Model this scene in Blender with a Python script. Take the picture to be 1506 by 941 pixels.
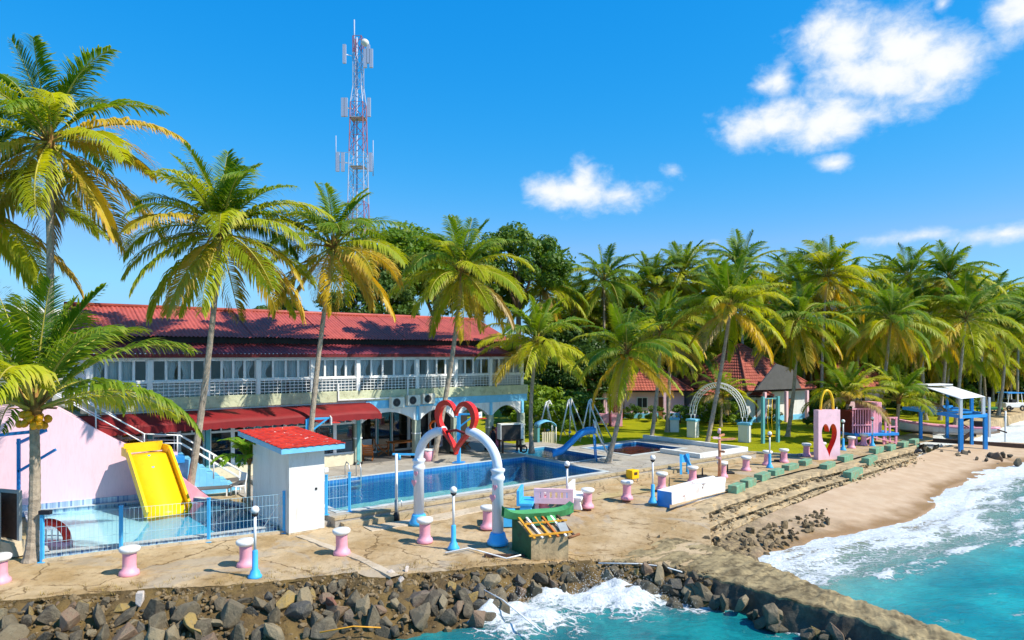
import bpy, bmesh, math, random
import numpy as np
from mathutils import Vector, Matrix, noise as mnoise
R = math.radians
random.seed(7); np.random.seed(7)
SC = bpy.context.scene
COL = SC.collection
for o in list(bpy.data.objects): bpy.data.objects.remove(o)

# ------------------------------------------------------------------ camera, sky, sun, exposure
CAMH = 6.5
cd = bpy.data.cameras.new('camera'); cam = bpy.data.objects.new('camera', cd); COL.objects.link(cam)
cam.location = (0, 0, CAMH); cam.rotation_euler = (R(90), 0, 0)
cd.sensor_width = 36; cd.lens = 36 * 1000 / 1506.0
cd.shift_y = (520 - 470.5) / 1506.0
cd.clip_start = 0.1; cd.clip_end = 9000
SC.camera = cam
SUN_EL, SUN_AZ = 48.0, 111.0            # azimuth clockwise from +Y
vs = SC.view_settings
vs.view_transform = 'Standard'; vs.look = 'None'; vs.gamma = 1; vs.use_curve_mapping = False
vs.exposure = 0.5
sd = bpy.data.lights.new('sun', 'SUN'); sd.energy = 4.5; sd.angle = R(0.53); sd.color = (1, .93, .80)
sun = bpy.data.objects.new('sun', sd); COL.objects.link(sun)
sv = Vector((math.sin(R(SUN_AZ)) * math.cos(R(SUN_EL)), math.cos(R(SUN_AZ)) * math.cos(R(SUN_EL)), math.sin(R(SUN_EL))))
sun.rotation_euler = sv.to_track_quat('Z', 'Y').to_euler(); sun.location = (30, -10, 60)

class NT:
    """tiny node-tree helper"""
    def __init__(s, tree): s.t = tree; s.n = tree.nodes; s.l = tree.links
    def new(s, typ, **kw):
        n = s.n.new(typ)
        for k, v in kw.items(): setattr(n, k, v)
        return n
    def link(s, a, b): s.l.new(a, b)
    def math(s, op, a, b=None, clamp=False):
        n = s.n.new('ShaderNodeMath'); n.operation = op; n.use_clamp = clamp
        for i, v in enumerate((a, b)):
            if v is None: continue
            if isinstance(v, (int, float)): n.inputs[i].default_value = v
            else: s.l.new(v, n.inputs[i])
        return n.outputs[0]
    def noise(s, vec, scale, detail=4, rough=.55, out='Fac', dist=0.0):
        n = s.n.new('ShaderNodeTexNoise'); n.inputs['Scale'].default_value = scale
        n.inputs['Detail'].default_value = detail; n.inputs['Roughness'].default_value = rough
        n.inputs['Distortion'].default_value = dist
        if vec is not None: s.l.new(vec, n.inputs['Vector'])
        return n.outputs[out]
    def ramp(s, fac, p0, p1, smooth=True):
        n = s.n.new('ShaderNodeMapRange'); n.interpolation_type = 'SMOOTHSTEP' if smooth else 'LINEAR'
        n.inputs['From Min'].default_value = p0; n.inputs['From Max'].default_value = p1
        s.l.new(fac, n.inputs['Value']); return n.outputs['Result']
    def mix(s, fac, a, b):
        n = s.n.new('ShaderNodeMix'); n.data_type = 'RGBA'; n.blend_type = 'MIX'
        for sock, v in ((n.inputs[0], fac), (n.inputs[6], a), (n.inputs[7], b)):
            if isinstance(v, (int, float)): sock.default_value = v
            elif isinstance(v, (tuple, list)): sock.default_value = (*v[:3], 1)
            else: s.l.new(v, sock)
        return n.outputs[2]
    def scalecol(s, col, f):
        n = s.n.new('ShaderNodeMix'); n.data_type = 'RGBA'; n.blend_type = 'MULTIPLY'; n.inputs[0].default_value = 1
        s.l.new(col, n.inputs[6])
        if isinstance(f, (tuple, list)): n.inputs[7].default_value = (*f, 1)
        else: s.l.new(f, n.inputs[7])
        return n.outputs[2]

def world():
    w = bpy.data.worlds.new('World'); SC.world = w; w.use_nodes = True
    N = NT(w.node_tree); N.n.clear()
    out = N.new('ShaderNodeOutputWorld'); bg = N.new('ShaderNodeBackground')
    bg.inputs['Strength'].default_value = 0.12
    sky = N.new('ShaderNodeTexSky'); sky.sky_type = 'NISHITA'; sky.sun_disc = False
    sky.sun_elevation = R(SUN_EL); sky.sun_rotation = R(SUN_AZ)
    sky.air_density = 1.0; sky.dust_density = 0.25; sky.ozone_density = 3.5; sky.altitude = 0
    hs = N.new('ShaderNodeHueSaturation'); hs.inputs['Saturation'].default_value = 1.32; hs.inputs['Value'].default_value = 1.0
    N.link(sky.outputs[0], hs.inputs['Color'])
    t0 = N.scalecol(hs.outputs[0], (0.66 * .1414, 1.06 * .1414, 1.42 * .1414))
    sc_ = N.new('ShaderNodeSeparateColor'); N.link(t0, sc_.inputs[0]); cc_ = N.new('ShaderNodeCombineColor')
    ch = [N.math('MULTIPLY', N.math('POWER', N.math('MAXIMUM', sc_.outputs[i_], .0005), p_), A_ / .170) for i_, (A_, p_) in enumerate(((7.6, 1.8), (.82, .605), (.97, .35)))]   # the saturated tropical blue of the photograph
    ch[0] = N.math('MINIMUM', ch[0], N.math('MULTIPLY', ch[1], .42)); ch[1] = N.math('MINIMUM', ch[1], N.math('MULTIPLY', ch[2], .66))
    for i_ in range(3): N.link(ch[i_], cc_.inputs[i_])
    tint = cc_.outputs[0]
    # clouds: lobes given as bearing and height above the horizon, frayed by noise
    tc = N.new('ShaderNodeTexCoord'); sep = N.new('ShaderNodeSeparateXYZ'); N.link(tc.outputs['Generated'], sep.inputs[0])
    az = N.math('ARCTAN2', sep.outputs[0], sep.outputs[1]); el = N.math('ARCSINE', sep.outputs[2])
    cx = N.new('ShaderNodeCombineXYZ'); N.link(az, cx.inputs[0]); N.link(N.math('MULTIPLY', el, 1.35), cx.inputs[1])
    # the same scattered cumulus repeats round the whole horizon
    wr = N.new('ShaderNodeMath', operation='WRAP'); N.link(az, wr.inputs[0]); wr.inputs[1].default_value = R(45); wr.inputs[2].default_value = R(-45)
    pv = N.new('ShaderNodeCombineXYZ'); N.link(wr.outputs[0], pv.inputs[0]); N.link(el, pv.inputs[1])
    wn = N.new('ShaderNodeTexNoise'); wn.inputs['Scale'].default_value = 26; wn.inputs['Detail'].default_value = 2; N.link(cx.outputs[0], wn.inputs['Vector'])
    wm = N.new('ShaderNodeVectorMath', operation='MULTIPLY_ADD'); N.link(wn.outputs['Color'], wm.inputs[0]); wm.inputs[1].default_value = (.02, .02, 0); N.link(cx.outputs[0], wm.inputs[2])
    nb = N.noise(wm.outputs[0], 17, 7, .6)
    fray = N.math('MULTIPLY', N.math('SUBTRACT', nb, .53), 4.2)
    lobes = []
    def px(x0, x1, y0, y1, k=1.0):
        xs, ys = (x0 + x1) / 2, (y0 + y1) / 2
        a = math.atan((xs - 753) / 1000); d = math.hypot(1, (xs - 753) / 1000)
        e = math.atan((520 - ys) / 1000 / d)
        sx = math.cos(a) ** 2
        lobes.append((a, e, (x1 - x0) / 2000 * sx, (y1 - y0) / 2000 / d, k))
    px(1175, 1300, 15, 130); px(1250, 1400, 25, 135); px(1320, 1450, 50, 140); px(1180, 1430, 75, 142)
    px(1110, 1175, 95, 140, .8)
    px(1060, 1230, 150, 212); px(1130, 1330, 142, 208); px(1180, 1290, 140, 200)
    px(780, 900, 255, 310); px(830, 880, 238, 300); px(870, 960, 268, 305, .85)
    px(1196, 1258, 228, 252, .8); px(972, 1008, 238, 260, .55)
    px(1455, 1560, -30, 48); px(1370, 1402, -10, 24, .7)
    px(1280, 1420, 338, 356, .55); px(1400, 1560, 330, 358, .7)
    px(1038, 1065, 350, 362, .5)
    acc = None
    for a, e, sx, sy, k in lobes:
        n = N.new('ShaderNodeVectorMath', operation='MULTIPLY_ADD'); N.link(pv.outputs[0], n.inputs[0])
        n.inputs[1].default_value = (1 / sx, 1 / sy, 0); n.inputs[2].default_value = (-a / sx, -e / sy, 0)
        d = N.new('ShaderNodeVectorMath', operation='LENGTH'); N.link(n.outputs[0], d.inputs[0])
        v = N.new('ShaderNodeMath', operation='MULTIPLY_ADD'); N.link(d.outputs['Value'], v.inputs[0]); v.inputs[1].default_value = -1.7 * k; v.inputs[2].default_value = 2.55 * k
        acc = v.outputs[0] if acc is None else N.math('MAXIMUM', acc, v.outputs[0])
    dens = N.ramp(N.math('ADD', acc, fray), .05, 2.0)
    dens = N.math('MULTIPLY', dens, .96)
    shade = N.ramp(N.math('ADD', acc, fray), .8, 2.4)
    ccol = N.mix(shade, (4.7, 5.3, 6.0), (6.1, 6.15, 6.2))
    final = N.mix(dens, tint, ccol)
    N.link(final, bg.inputs['Color']); N.link(bg.outputs[0], out.inputs['Surface'])
world()

# ------------------------------------------------------------------ helpers
def lin(c):
    return tuple((v / 12.92 if v <= .04045 else ((v + .055) / 1.055) ** 2.4) for v in c)
def hx(s):
    s = s.lstrip('#'); return lin(tuple(int(s[i:i + 2], 16) / 255 for i in (0, 2, 4)))
def G(px, py, z=0.0):
    """point of the place that stands at height z and is seen at photograph position px, py"""
    Y = 1000.0 * (CAMH - z) / (py - 520.0)
    return Vector(((px - 753) / 1000.0 * Y, Y, z))
def at(px, py, Y):
    return Vector(((px - 753) / 1000.0 * Y, Y, CAMH + (520 - py) / 1000.0 * Y))
AU = R(38); CU, SU = math.cos(AU), math.sin(AU)
def UV(u, v, z=0.0):
    return Vector((CU * u - SU * v, SU * u + CU * v, z))

def tag(o, label=None, cat=None, group=None, kind=None):
    if label: o['label'] = label
    if cat: o['category'] = cat
    if group: o['group'] = group
    if kind: o['kind'] = kind
    return o
def empty(name, loc, label, cat, group=None, rz=0):
    o = bpy.data.objects.new(name, None); COL.objects.link(o)
    o.location = loc; o.rotation_euler = (0, 0, rz); o.empty_display_size = .2
    return tag(o, label, cat, group)
def link(name, me, parent=None, loc=(0, 0, 0), rot=(0, 0, 0), scale=(1, 1, 1)):
    o = bpy.data.objects.new(name, me); COL.objects.link(o); o.parent = parent
    o.location = loc; o.rotation_euler = rot; o.scale = scale
    return o
def copy_tree(o, parent=None):
    c = o.copy(); COL.objects.link(c); c.parent = parent
    for ch in list(o.children): copy_tree(ch, c)
    return c

class MB:
    def __init__(s): s.v = []; s.f = []; s.m = []; s.sm = []
    def add(s, vs, fs, mi=0, smooth=False):
        b = len(s.v); s.v.extend([tuple(p) for p in vs])
        for f in fs: s.f.append(tuple(i + b for i in f)); s.m.append(mi); s.sm.append(smooth)
        return s
    def box(s, c, d, rz=0, mi=0, rx=0, ry=0):
        M = Matrix.Translation(c) @ Matrix.Rotation(rz, 4, 'Z') @ Matrix.Rotation(ry, 4, 'Y') @ Matrix.Rotation(rx, 4, 'X')
        x, y, z = d[0] / 2, d[1] / 2, d[2] / 2
        vs = [M @ Vector(p) for p in ((-x,-y,-z),(x,-y,-z),(x,y,-z),(-x,y,-z),(-x,-y,z),(x,-y,z),(x,y,z),(-x,y,z))]
        return s.add(vs, [(0,3,2,1),(4,5,6,7),(0,1,5,4),(1,2,6,5),(2,3,7,6),(3,0,4,7)], mi)
    def box2(s, a, b, mi=0):
        c = [(a[i] + b[i]) / 2 for i in range(3)]; d = [abs(b[i] - a[i]) for i in range(3)]
        return s.box(c, d, 0, mi)
    def bar(s, p0, p1, w, h=None, mi=0):
        p0, p1 = Vector(p0), Vector(p1); h = h or w; d = p1 - p0; L = d.length
        if L < 1e-6: return s
        q = d.to_track_quat('X', 'Z').to_matrix().to_4x4()
        M = Matrix.Translation((p0 + p1) / 2) @ q
        x, y, z = L / 2, w / 2, h / 2
        vs = [M @ Vector(p) for p in ((-x,-y,-z),(x,-y,-z),(x,y,-z),(-x,y,-z),(-x,-y,z),(x,-y,z),(x,y,z),(-x,y,z))]
        return s.add(vs, [(0,3,2,1),(4,5,6,7),(0,1,5,4),(1,2,6,5),(2,3,7,6),(3,0,4,7)], mi)
    def tube(s, pts, rad, n=8, mi=0, caps=True, smooth=True, closed=False):
        pts = [Vector(p) for p in pts]; m = len(pts)
        rs = [rad] * m if isinstance(rad, (int, float)) else list(rad)
        vs = []; prev = None
        for i in range(m):
            if closed: t = pts[(i + 1) % m] - pts[i - 1]
            else: t = pts[min(i + 1, m - 1)] - pts[max(i - 1, 0)]
            t = t.normalized() if t.length > 1e-9 else Vector((0, 0, 1))
            if prev is None:
                a = Vector((0, 0, 1)) if abs(t.z) < .9 else Vector((1, 0, 0))
                prev = (a - t * a.dot(t)).normalized()
            else:
                prev = (prev - t * prev.dot(t))
                prev = prev.normalized() if prev.length > 1e-6 else t.orthogonal().normalized()
            b = t.cross(prev)
            for k in range(n):
                an = 2 * math.pi * k / n
                vs.append(pts[i] + (prev * math.cos(an) + b * math.sin(an)) * rs[i])
        fs = []
        for i in range(m if closed else m - 1):
            j = (i + 1) % m
            for k in range(n):
                fs.append((i * n + k, i * n + (k + 1) % n, j * n + (k + 1) % n, j * n + k))
        s.add(vs, fs, mi, smooth)
        if caps and not closed:
            b = len(s.v) - len(vs)
            s.f.append(tuple(b + k for k in range(n))[::-1]); s.m.append(mi); s.sm.append(False)
            s.f.append(tuple(b + (m - 1) * n + k for k in range(n))); s.m.append(mi); s.sm.append(False)
        return s
    def cyl(s, p0, p1, r0, r1=None, n=12, mi=0):
        return s.tube([p0, p1], [r0, r0 if r1 is None else r1], n, mi)
    def lathe(s, prof, c=(0, 0, 0), n=16, mi=0, smooth=True):
        vs = []
        for r, z in prof:
            for k in range(n):
                a = 2 * math.pi * k / n; vs.append((c[0] + r * math.cos(a), c[1] + r * math.sin(a), c[2] + z))
        fs = []
        for i in range(len(prof) - 1):
            for k in range(n):
                fs.append((i * n + k, i * n + (k + 1) % n, (i + 1) * n + (k + 1) % n, (i + 1) * n + k))
        fs.append(tuple(range(n))[::-1]); L = (len(prof) - 1) * n; fs.append(tuple(L + k for k in range(n)))
        return s.add(vs, fs, mi, smooth)
    def sphere(s, c, r, n=12, mi=0, sz=1.0):
        m = n // 2 + 1
        prof = [(max(r * math.sin(math.pi * i / m), .001), -r * sz * math.cos(math.pi * i / m)) for i in range(m + 1)]
        return s.lathe(prof, c, n, mi)
    def prism(s, poly, thick, origin=(0, 0, 0), ax=(1, 0, 0), ay=(0, 0, 1), mi=0):
        ax, ay = Vector(ax), Vector(ay); nz = ax.cross(ay).normalized(); o = Vector(origin)
        n = len(poly)
        vs = [o + ax * p[0] + ay * p[1] + nz * (thick / 2) for p in poly] + [o + ax * p[0] + ay * p[1] - nz * (thick / 2) for p in poly]
        fs = [tuple(range(n)), tuple(range(n, 2 * n))[::-1]] + [(i, n + i, n + (i + 1) % n, (i + 1) % n) for i in range(n)]
        return s.add(vs, fs, mi)
    def band(s, outer, inner, thick, origin=(0, 0, 0), ax=(1, 0, 0), ay=(0, 0, 1), mi=0, mi_in=None):
        """flat ring between two outlines with the same number of points (closed)"""
        ax, ay = Vector(ax), Vector(ay); nz = ax.cross(ay).normalized(); o = Vector(origin); n = len(outer)
        P = lambda p, d: o + ax * p[0] + ay * p[1] + nz * d
        t = thick / 2
        vs = [P(p, t) for p in outer] + [P(p, t) for p in inner] + [P(p, -t) for p in outer] + [P(p, -t) for p in inner]
        fs = []; fi = []
        for i in range(n):
            j = (i + 1) % n
            fs += [(i, j, n + j, n + i), (2 * n + j, 2 * n + i, 3 * n + i, 3 * n + j), (2 * n + i, 2 * n + j, j, i)]
            fi += [(n + i, n + j, 3 * n + j, 3 * n + i)]
        s.add(vs, fs, mi); b = len(s.v) - len(vs)
        for f in fi: s.f.append(tuple(k + b for k in f)); s.m.append(mi if mi_in is None else mi_in); s.sm.append(False)
        return s
    def mesh(s, name, mats):
        me = bpy.data.meshes.new(name); me.from_pydata(s.v, [], s.f)
        for m in (mats if isinstance(mats, (list, tuple)) else [mats]): me.materials.append(m)
        me.polygons.foreach_set('material_index', s.m); me.polygons.foreach_set('use_smooth', s.sm)
        me.update(); return me
    def build(s, name, mats, parent=None, loc=(0, 0, 0), rz=0, bevel=0, label=None, cat=None, group=None, kind=None):
        o = link(name, s.mesh(name, mats), parent, loc, (0, 0, rz))
        if bevel:
            b = o.modifiers.new('bevel', 'BEVEL'); b.width = bevel; b.segments = 2; b.limit_method = 'ANGLE'; b.angle_limit = R(40)
        return tag(o, label, cat, group, kind)

def grid_mesh(name, P, mats, smooth=True, attrs=None):
    """P: array rows x cols x 3"""
    r, c = P.shape[:2]
    me = bpy.data.meshes.new(name)
    idx = np.arange(r * c).reshape(r, c)
    q = np.stack([idx[:-1, :-1], idx[:-1, 1:], idx[1:, 1:], idx[1:, :-1]], -1).reshape(-1, 4)
    me.vertices.add(r * c); me.vertices.foreach_set('co', P.reshape(-1).astype(np.float32))
    me.loops.add(q.size); me.loops.foreach_set('vertex_index', q.reshape(-1).astype(np.int32))
    me.polygons.add(len(q)); me.polygons.foreach_set('loop_start', (np.arange(len(q)) * 4).astype(np.int32))
    me.polygons.foreach_set('use_smooth', np.full(len(q), smooth))
    me.update(calc_edges=True)
    for k, v in (attrs or {}).items():
        a = me.attributes.new(k, 'FLOAT', 'POINT'); a.data.foreach_set('value', v.reshape(-1).astype(np.float32))
    for m in (mats if isinstance(mats, (list, tuple)) else [mats]): me.materials.append(m)
    return me

def vnoise(x, y, seed=0):
    xi = np.floor(x).astype(np.int64); yi = np.floor(y).astype(np.int64); fx = x - xi; fy = y - yi
    fx = fx * fx * (3 - 2 * fx); fy = fy * fy * (3 - 2 * fy)
    def h(a, b):
        n = (a * 374761393 + b * 668265263 + seed * 1442695041) & 0x7fffffff
        n = ((n ^ (n >> 13)) * 1274126177) & 0x7fffffff
        return ((n ^ (n >> 16)) & 0xffff) / 65535.0
    return (h(xi, yi) * (1 - fx) + h(xi + 1, yi) * fx) * (1 - fy) + (h(xi, yi + 1) * (1 - fx) + h(xi + 1, yi + 1) * fx) * fy
def fbm(x, y, oct=4, seed=0):
    t = 0; a = .5; s = 0
    for i in range(oct):
        t = t + a * vnoise(x * 2 ** i, y * 2 ** i, seed + i); s += a; a *= .5
    return t / s
def resample(pts, n):
    P = np.array([tuple(p) for p in pts], float); d = np.r_[0, np.cumsum(np.linalg.norm(np.diff(P, axis=0), axis=1))]
    t = np.linspace(0, d[-1], n)
    return np.stack([np.interp(t, d, P[:, k]) for k in range(3)], -1)
def loft(rows, nu, nv):
    """surface through several polylines; nu points along, nv between each pair"""
    L = [resample(r, nu) for r in rows]; out = []
    for a, b in zip(L[:-1], L[1:]):
        for i in range(nv): out.append(a + (b - a) * (i / nv))
    out.append(L[-1]); return np.stack(out)

# ------------------------------------------------------------------ materials
MATS = {}
def pm(name, col, rough=.6, var=.12, scale=4, bump=0.0, bscale=30, dirt=None, dirt_amt=.5, dscale=2.5, metal=0, spec=.4, streak=False, fine=.06, coat=0):
    if name in MATS: return MATS[name]
    m = bpy.data.materials.new(name); m.use_nodes = True; N = NT(m.node_tree)
    b = N.n['Principled BSDF']; tc = N.new('ShaderNodeTexCoord'); v = tc.outputs['Object']
    if streak:
        mp = N.new('ShaderNodeMapping'); mp.inputs['Scale'].default_value = (1, 1, .18); N.link(v, mp.inputs[0]); vd = mp.outputs[0]
    else: vd = v
    oi = N.new('ShaderNodeObjectInfo')
    off = N.new('ShaderNodeVectorMath'); off.operation = 'ADD'; N.link(vd, off.inputs[0])
    cmb = N.new('ShaderNodeCombineXYZ'); r17 = N.math('MULTIPLY', oi.outputs['Random'], 17.0); N.link(r17, cmb.inputs[0]); N.link(r17, cmb.inputs[1])
    N.link(cmb.outputs[0], off.inputs[1]); v2 = off.outputs[0]
    f = N.ramp(N.noise(v2, scale, 5, .6), .28, .72)
    c = N.mix(f, tuple(x * (1 - var) for x in col), tuple(min(x * (1 + var), 1) for x in col))
    if fine:
        f2 = N.noise(v2, scale * 14, 3, .6); c = N.mix(N.math('MULTIPLY', N.ramp(f2, .45, .8), fine * 4), c, tuple(x * .6 for x in col))
    if dirt:
        d = N.ramp(N.noise(v2, dscale, 6, .65, dist=.3), .62 - .3 * dirt_amt, .78 - .2 * dirt_amt)
        c = N.mix(N.math('MULTIPLY', d, min(1, .4 + dirt_amt)), c, dirt)
    N.link(c, b.inputs['Base Color'])
    b.inputs['Roughness'].default_value = rough; b.inputs['Metallic'].default_value = metal
    b.inputs['Specular IOR Level'].default_value = spec; b.inputs['Coat Weight'].default_value = coat
    if bump:
        bp = N.new('ShaderNodeBump'); bp.inputs['Strength'].default_value = bump; bp.inputs['Distance'].default_value = .02
        N.link(N.noise(v, bscale, 5, .6), bp.inputs['Height']); N.link(bp.outputs[0], b.inputs['Normal'])
    MATS[name] = m; return m

M = {}
M['white'] = pm('white_paint', (.78, .78, .76), .55, .05, 2, .15, 40, dirt=(.50, .46, .39), dirt_amt=.28, streak=True)
M['white_clean'] = pm('white_gloss_paint', (.82, .82, .81), .35, .03, 2)
M['pink'] = pm('pink_paint', hx('#eda3b4'), .5, .08, 5, .15, 40, dirt=(.62, .45, .44), dirt_amt=.15)
M['pink_wall'] = pm('pink_wall_paint', hx('#f3c9d4'), .65, .05, 1.2, .15, 30, dirt=hx('#d9aeb4'), dirt_amt=.12, streak=True)
M['pink_pale'] = pm('pale_pink_paint', hx('#f2c6d0'), .55, .06, 3, .1, 30, dirt=(.55, .45, .44), dirt_amt=.12)
M['blue'] = pm('sky_blue_paint', hx('#44b2ee'), .5, .08, 4, .12, 30, dirt=hx('#8fb4c6'), dirt_amt=.12)
M['blue_fascia'] = pm('pale_blue_paint', hx('#78c4ea'), .55, .08, 3, .12, 30, dirt=hx('#9fb9c0'), dirt_amt=.15)
M['blue_deep'] = pm('strong_blue_paint', hx('#2f8fdc'), .4, .08, 3, .1, 30, dirt=hx('#6c93b4'), dirt_amt=.12)
M['teal'] = pm('teal_paint', hx('#5fa9ad'), .55, .08, 3, .1, 30, dirt=hx('#9ab7b4'), dirt_amt=.15)
M['red'] = pm('red_gloss_paint', hx('#e0281c'), .32, .05, 3, .05, 30, coat=.2)
M['red_dull'] = pm('red_awning_cloth', hx('#80161a'), .7, .14, 2, .2, 12, dirt=hx('#6e1016'), dirt_amt=.18, streak=True)
M['roof'] = pm('red_sheet_roof', hx('#b0564a'), .55, .16, 1.6, .1, 20, dirt=hx('#8e3330'), dirt_amt=.22)
M['roof_dark'] = pm('weathered_maroon_roof', hx('#93414a'), .6, .2, 1.6, .1, 20, dirt=hx('#63303c'), dirt_amt=.3)
M['maroon'] = pm('maroon_timber', hx('#6b1d1f'), .6, .12, 3, .1, 20)
M['yellow'] = pm('yellow_plastic', hx('#f6c51a'), .38, .06, 3, .05, 20, dirt=hx('#d9a51c'), dirt_amt=.12)
M['green'] = pm('pale_green_paint', hx('#6d9d80'), .75, .2, 4, .4, 20, dirt=hx('#8d8263'), dirt_amt=.55, dscale=3.5)
M['green_dark'] = pm('dark_green_paint', hx('#1d5a38'), .55, .2, 4, .15, 30, dirt=hx('#142620'), dirt_amt=.3)
M['green_boat'] = pm('green_boat_paint', hx('#57a565'), .5, .14, 4, .15, 30, dirt=hx('#3d7a48'), dirt_amt=.2)
M['ochre'] = pm('ochre_timber', hx('#d99a2b'), .6, .2, 6, .2, 30, dirt=hx('#a8672a'), dirt_amt=.25)
M['wood'] = pm('brown_timber', hx('#8a5a34'), .6, .2, 6, .2, 40)
M['wood_orange'] = pm('orange_teak', hx('#b9692a'), .5, .18, 6, .15, 40)
M['wood_dark'] = pm('dark_timber', hx('#4a352a'), .7, .25, 6, .2, 40)
M['stone_green'] = pm('mossy_plaster_band', hx('#c3c6a4'), .85, .16, 2, .7, 12, dirt=hx('#9c9f7c'), dirt_amt=.4, dscale=5)
M['stone_col'] = pm('grey_green_stone', hx('#aab3a0'), .8, .16, 3, .5, 20, dirt=hx('#7f8676'), dirt_amt=.3)
M['cream'] = pm('cream_plaster', hx('#d8cfb4'), .8, .1, 2, .3, 20, dirt=hx('#a99f86'), dirt_amt=.25)
M['grey'] = pm('grey_paint', hx('#9ea2a2'), .6, .1, 3, .15, 20, dirt=hx('#777a78'), dirt_amt=.2)
M['grey_dark'] = pm('dark_grey_cladding', hx('#5d5c5c'), .7, .1, 3, .15, 20)
M['steel'] = pm('galvanised_steel', (.62, .63, .65), .35, .08, 6, 0, metal=.8)
M['black'] = pm('black_rubber', (.02, .02, .022), .6, .1)
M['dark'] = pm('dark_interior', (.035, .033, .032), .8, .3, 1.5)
M['floor_in'] = pm('grey_floor_tiles', (.16, .15, .14), .45, .1, 1)
M['curtain'] = pm('white_curtain', (.78, .78, .76), .9, .06, 2)
M['conc'] = pm('worn_concrete', hx('#c5b499'), .9, .16, 1.4, .8, 14, dirt=hx('#8d8068'), dirt_amt=.4, dscale=3)
M['ledge'] = pm('weathered_sea_wall', hx('#b09a76'), .92, .28, 1.6, 1.0, 9, dirt=hx('#685740'), dirt_amt=.4, dscale=2.4, fine=.15)
M['groin'] = pm('worn_groin_concrete', hx('#958460'), .9, .35, 2, 1.0, 9, dirt=hx('#55482f'), dirt_amt=.6, dscale=2.2, fine=.15)
M['ac'] = pm('air_conditioner_shell', hx('#d9d5c8'), .5, .05, 3)
M['globe'] = pm('lamp_globe', (.85, .85, .84), .2, .02, 2)
M['boat_hull'] = pm('pale_boat_hull', hx('#b9b0a6'), .5, .15, 3, .1, 20, dirt=hx('#6d6660'), dirt_amt=.3)
M['tyre'] = M['black']

def concrete_ground(name, base, dark, light, wet=None, cracks=True, sc=1.0, bump=1.0):
    m = bpy.data.materials.new(name); m.use_nodes = True; N = NT(m.node_tree); b = N.n['Principled BSDF']
    tc = N.new('ShaderNodeTexCoord'); v = tc.outputs['Object']
    c = N.mix(N.ramp(N.noise(v, .55 * sc, 6, .62), .34, .66), base, light)
    c = N.mix(N.math('MULTIPLY', N.ramp(N.noise(v, 1.7 * sc, 6, .7, dist=.6), .52, .68), .75), c, dark)
    c = N.mix(N.math('MULTIPLY', N.ramp(N.noise(v, 9 * sc, 4, .7), .56, .72), .5), c, tuple(x * .55 for x in dark))
    c = N.mix(N.math('MULTIPLY', N.ramp(N.noise(v, 26 * sc, 3, .7), .6, .75), .45), c, tuple(min(1, x * 1.3) for x in light))
    h = N.math('ADD', N.math('MULTIPLY', N.noise(v, 4 * sc, 6, .65), .7), N.math('MULTIPLY', N.noise(v, 28 * sc, 4, .7), .3))
    if cracks:
        vo = N.new('ShaderNodeTexVoronoi'); vo.feature = 'DISTANCE_TO_EDGE'; vo.inputs['Scale'].default_value = .22 * sc
        wv = N.new('ShaderNodeVectorMath'); wv.operation = 'ADD'; N.link(v, wv.inputs[0])
        nn = N.new('ShaderNodeTexNoise'); nn.inputs['Scale'].default_value = 1.4; nn.inputs['Detail'].default_value = 5; N.link(v, nn.inputs['Vector'])
        N.link(nn.outputs['Color'], wv.inputs[1]); N.link(wv.outputs[0], vo.inputs['Vector'])
        ck = N.math('ADD', N.ramp(vo.outputs['Distance'], .002, .010), N.ramp(N.noise(v, .5, 2), .45, .37), True)
        c = N.mix(N.math('MULTIPLY', N.math('SUBTRACT', 1.0, ck), .75), c, tuple(x * .55 for x in dark)); h = N.math('ADD', h, N.math('MULTIPLY', ck, .12))
        c = N.mix(N.math('MULTIPLY', N.ramp(N.noise(v, .3, 5, .65, dist=.8), .54, .6), .55), c, (.36, .31, .25))
    N.link(c, b.inputs['Base Color']); b.inputs['Roughness'].default_value = .92; b.inputs['Specular IOR Level'].default_value = .2
    bp = N.new('ShaderNodeBump'); bp.inputs['Strength'].default_value = .8; bp.inputs['Distance'].default_value = .05 * bump
    N.link(h, bp.inputs['Height']); N.link(bp.outputs[0], b.inputs['Normal'])
    return m
M['prom'] = concrete_ground('sandy_promenade', hx('#a1865e'), hx('#765c38'), hx('#bda684'))
M['ground'] = concrete_ground('sandy_earth', hx('#a99468'), hx('#7d7344'), hx('#bda87c'), cracks=False)
M['deck'] = concrete_ground('grey_pool_deck', hx('#9b958d'), hx('#7f7971'), hx('#b0aaa1'), sc=1.3, bump=.3)
M['deck_side'] = concrete_ground('stained_deck_edge', hx('#a89878'), hx('#6f6148'), hx('#bda988'), sc=1.6)
M['bank'] = concrete_ground('rubble_mortar', hx('#66543a'), hx('#241d13'), hx('#80693f'), cracks=False, sc=2, bump=3)

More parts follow.
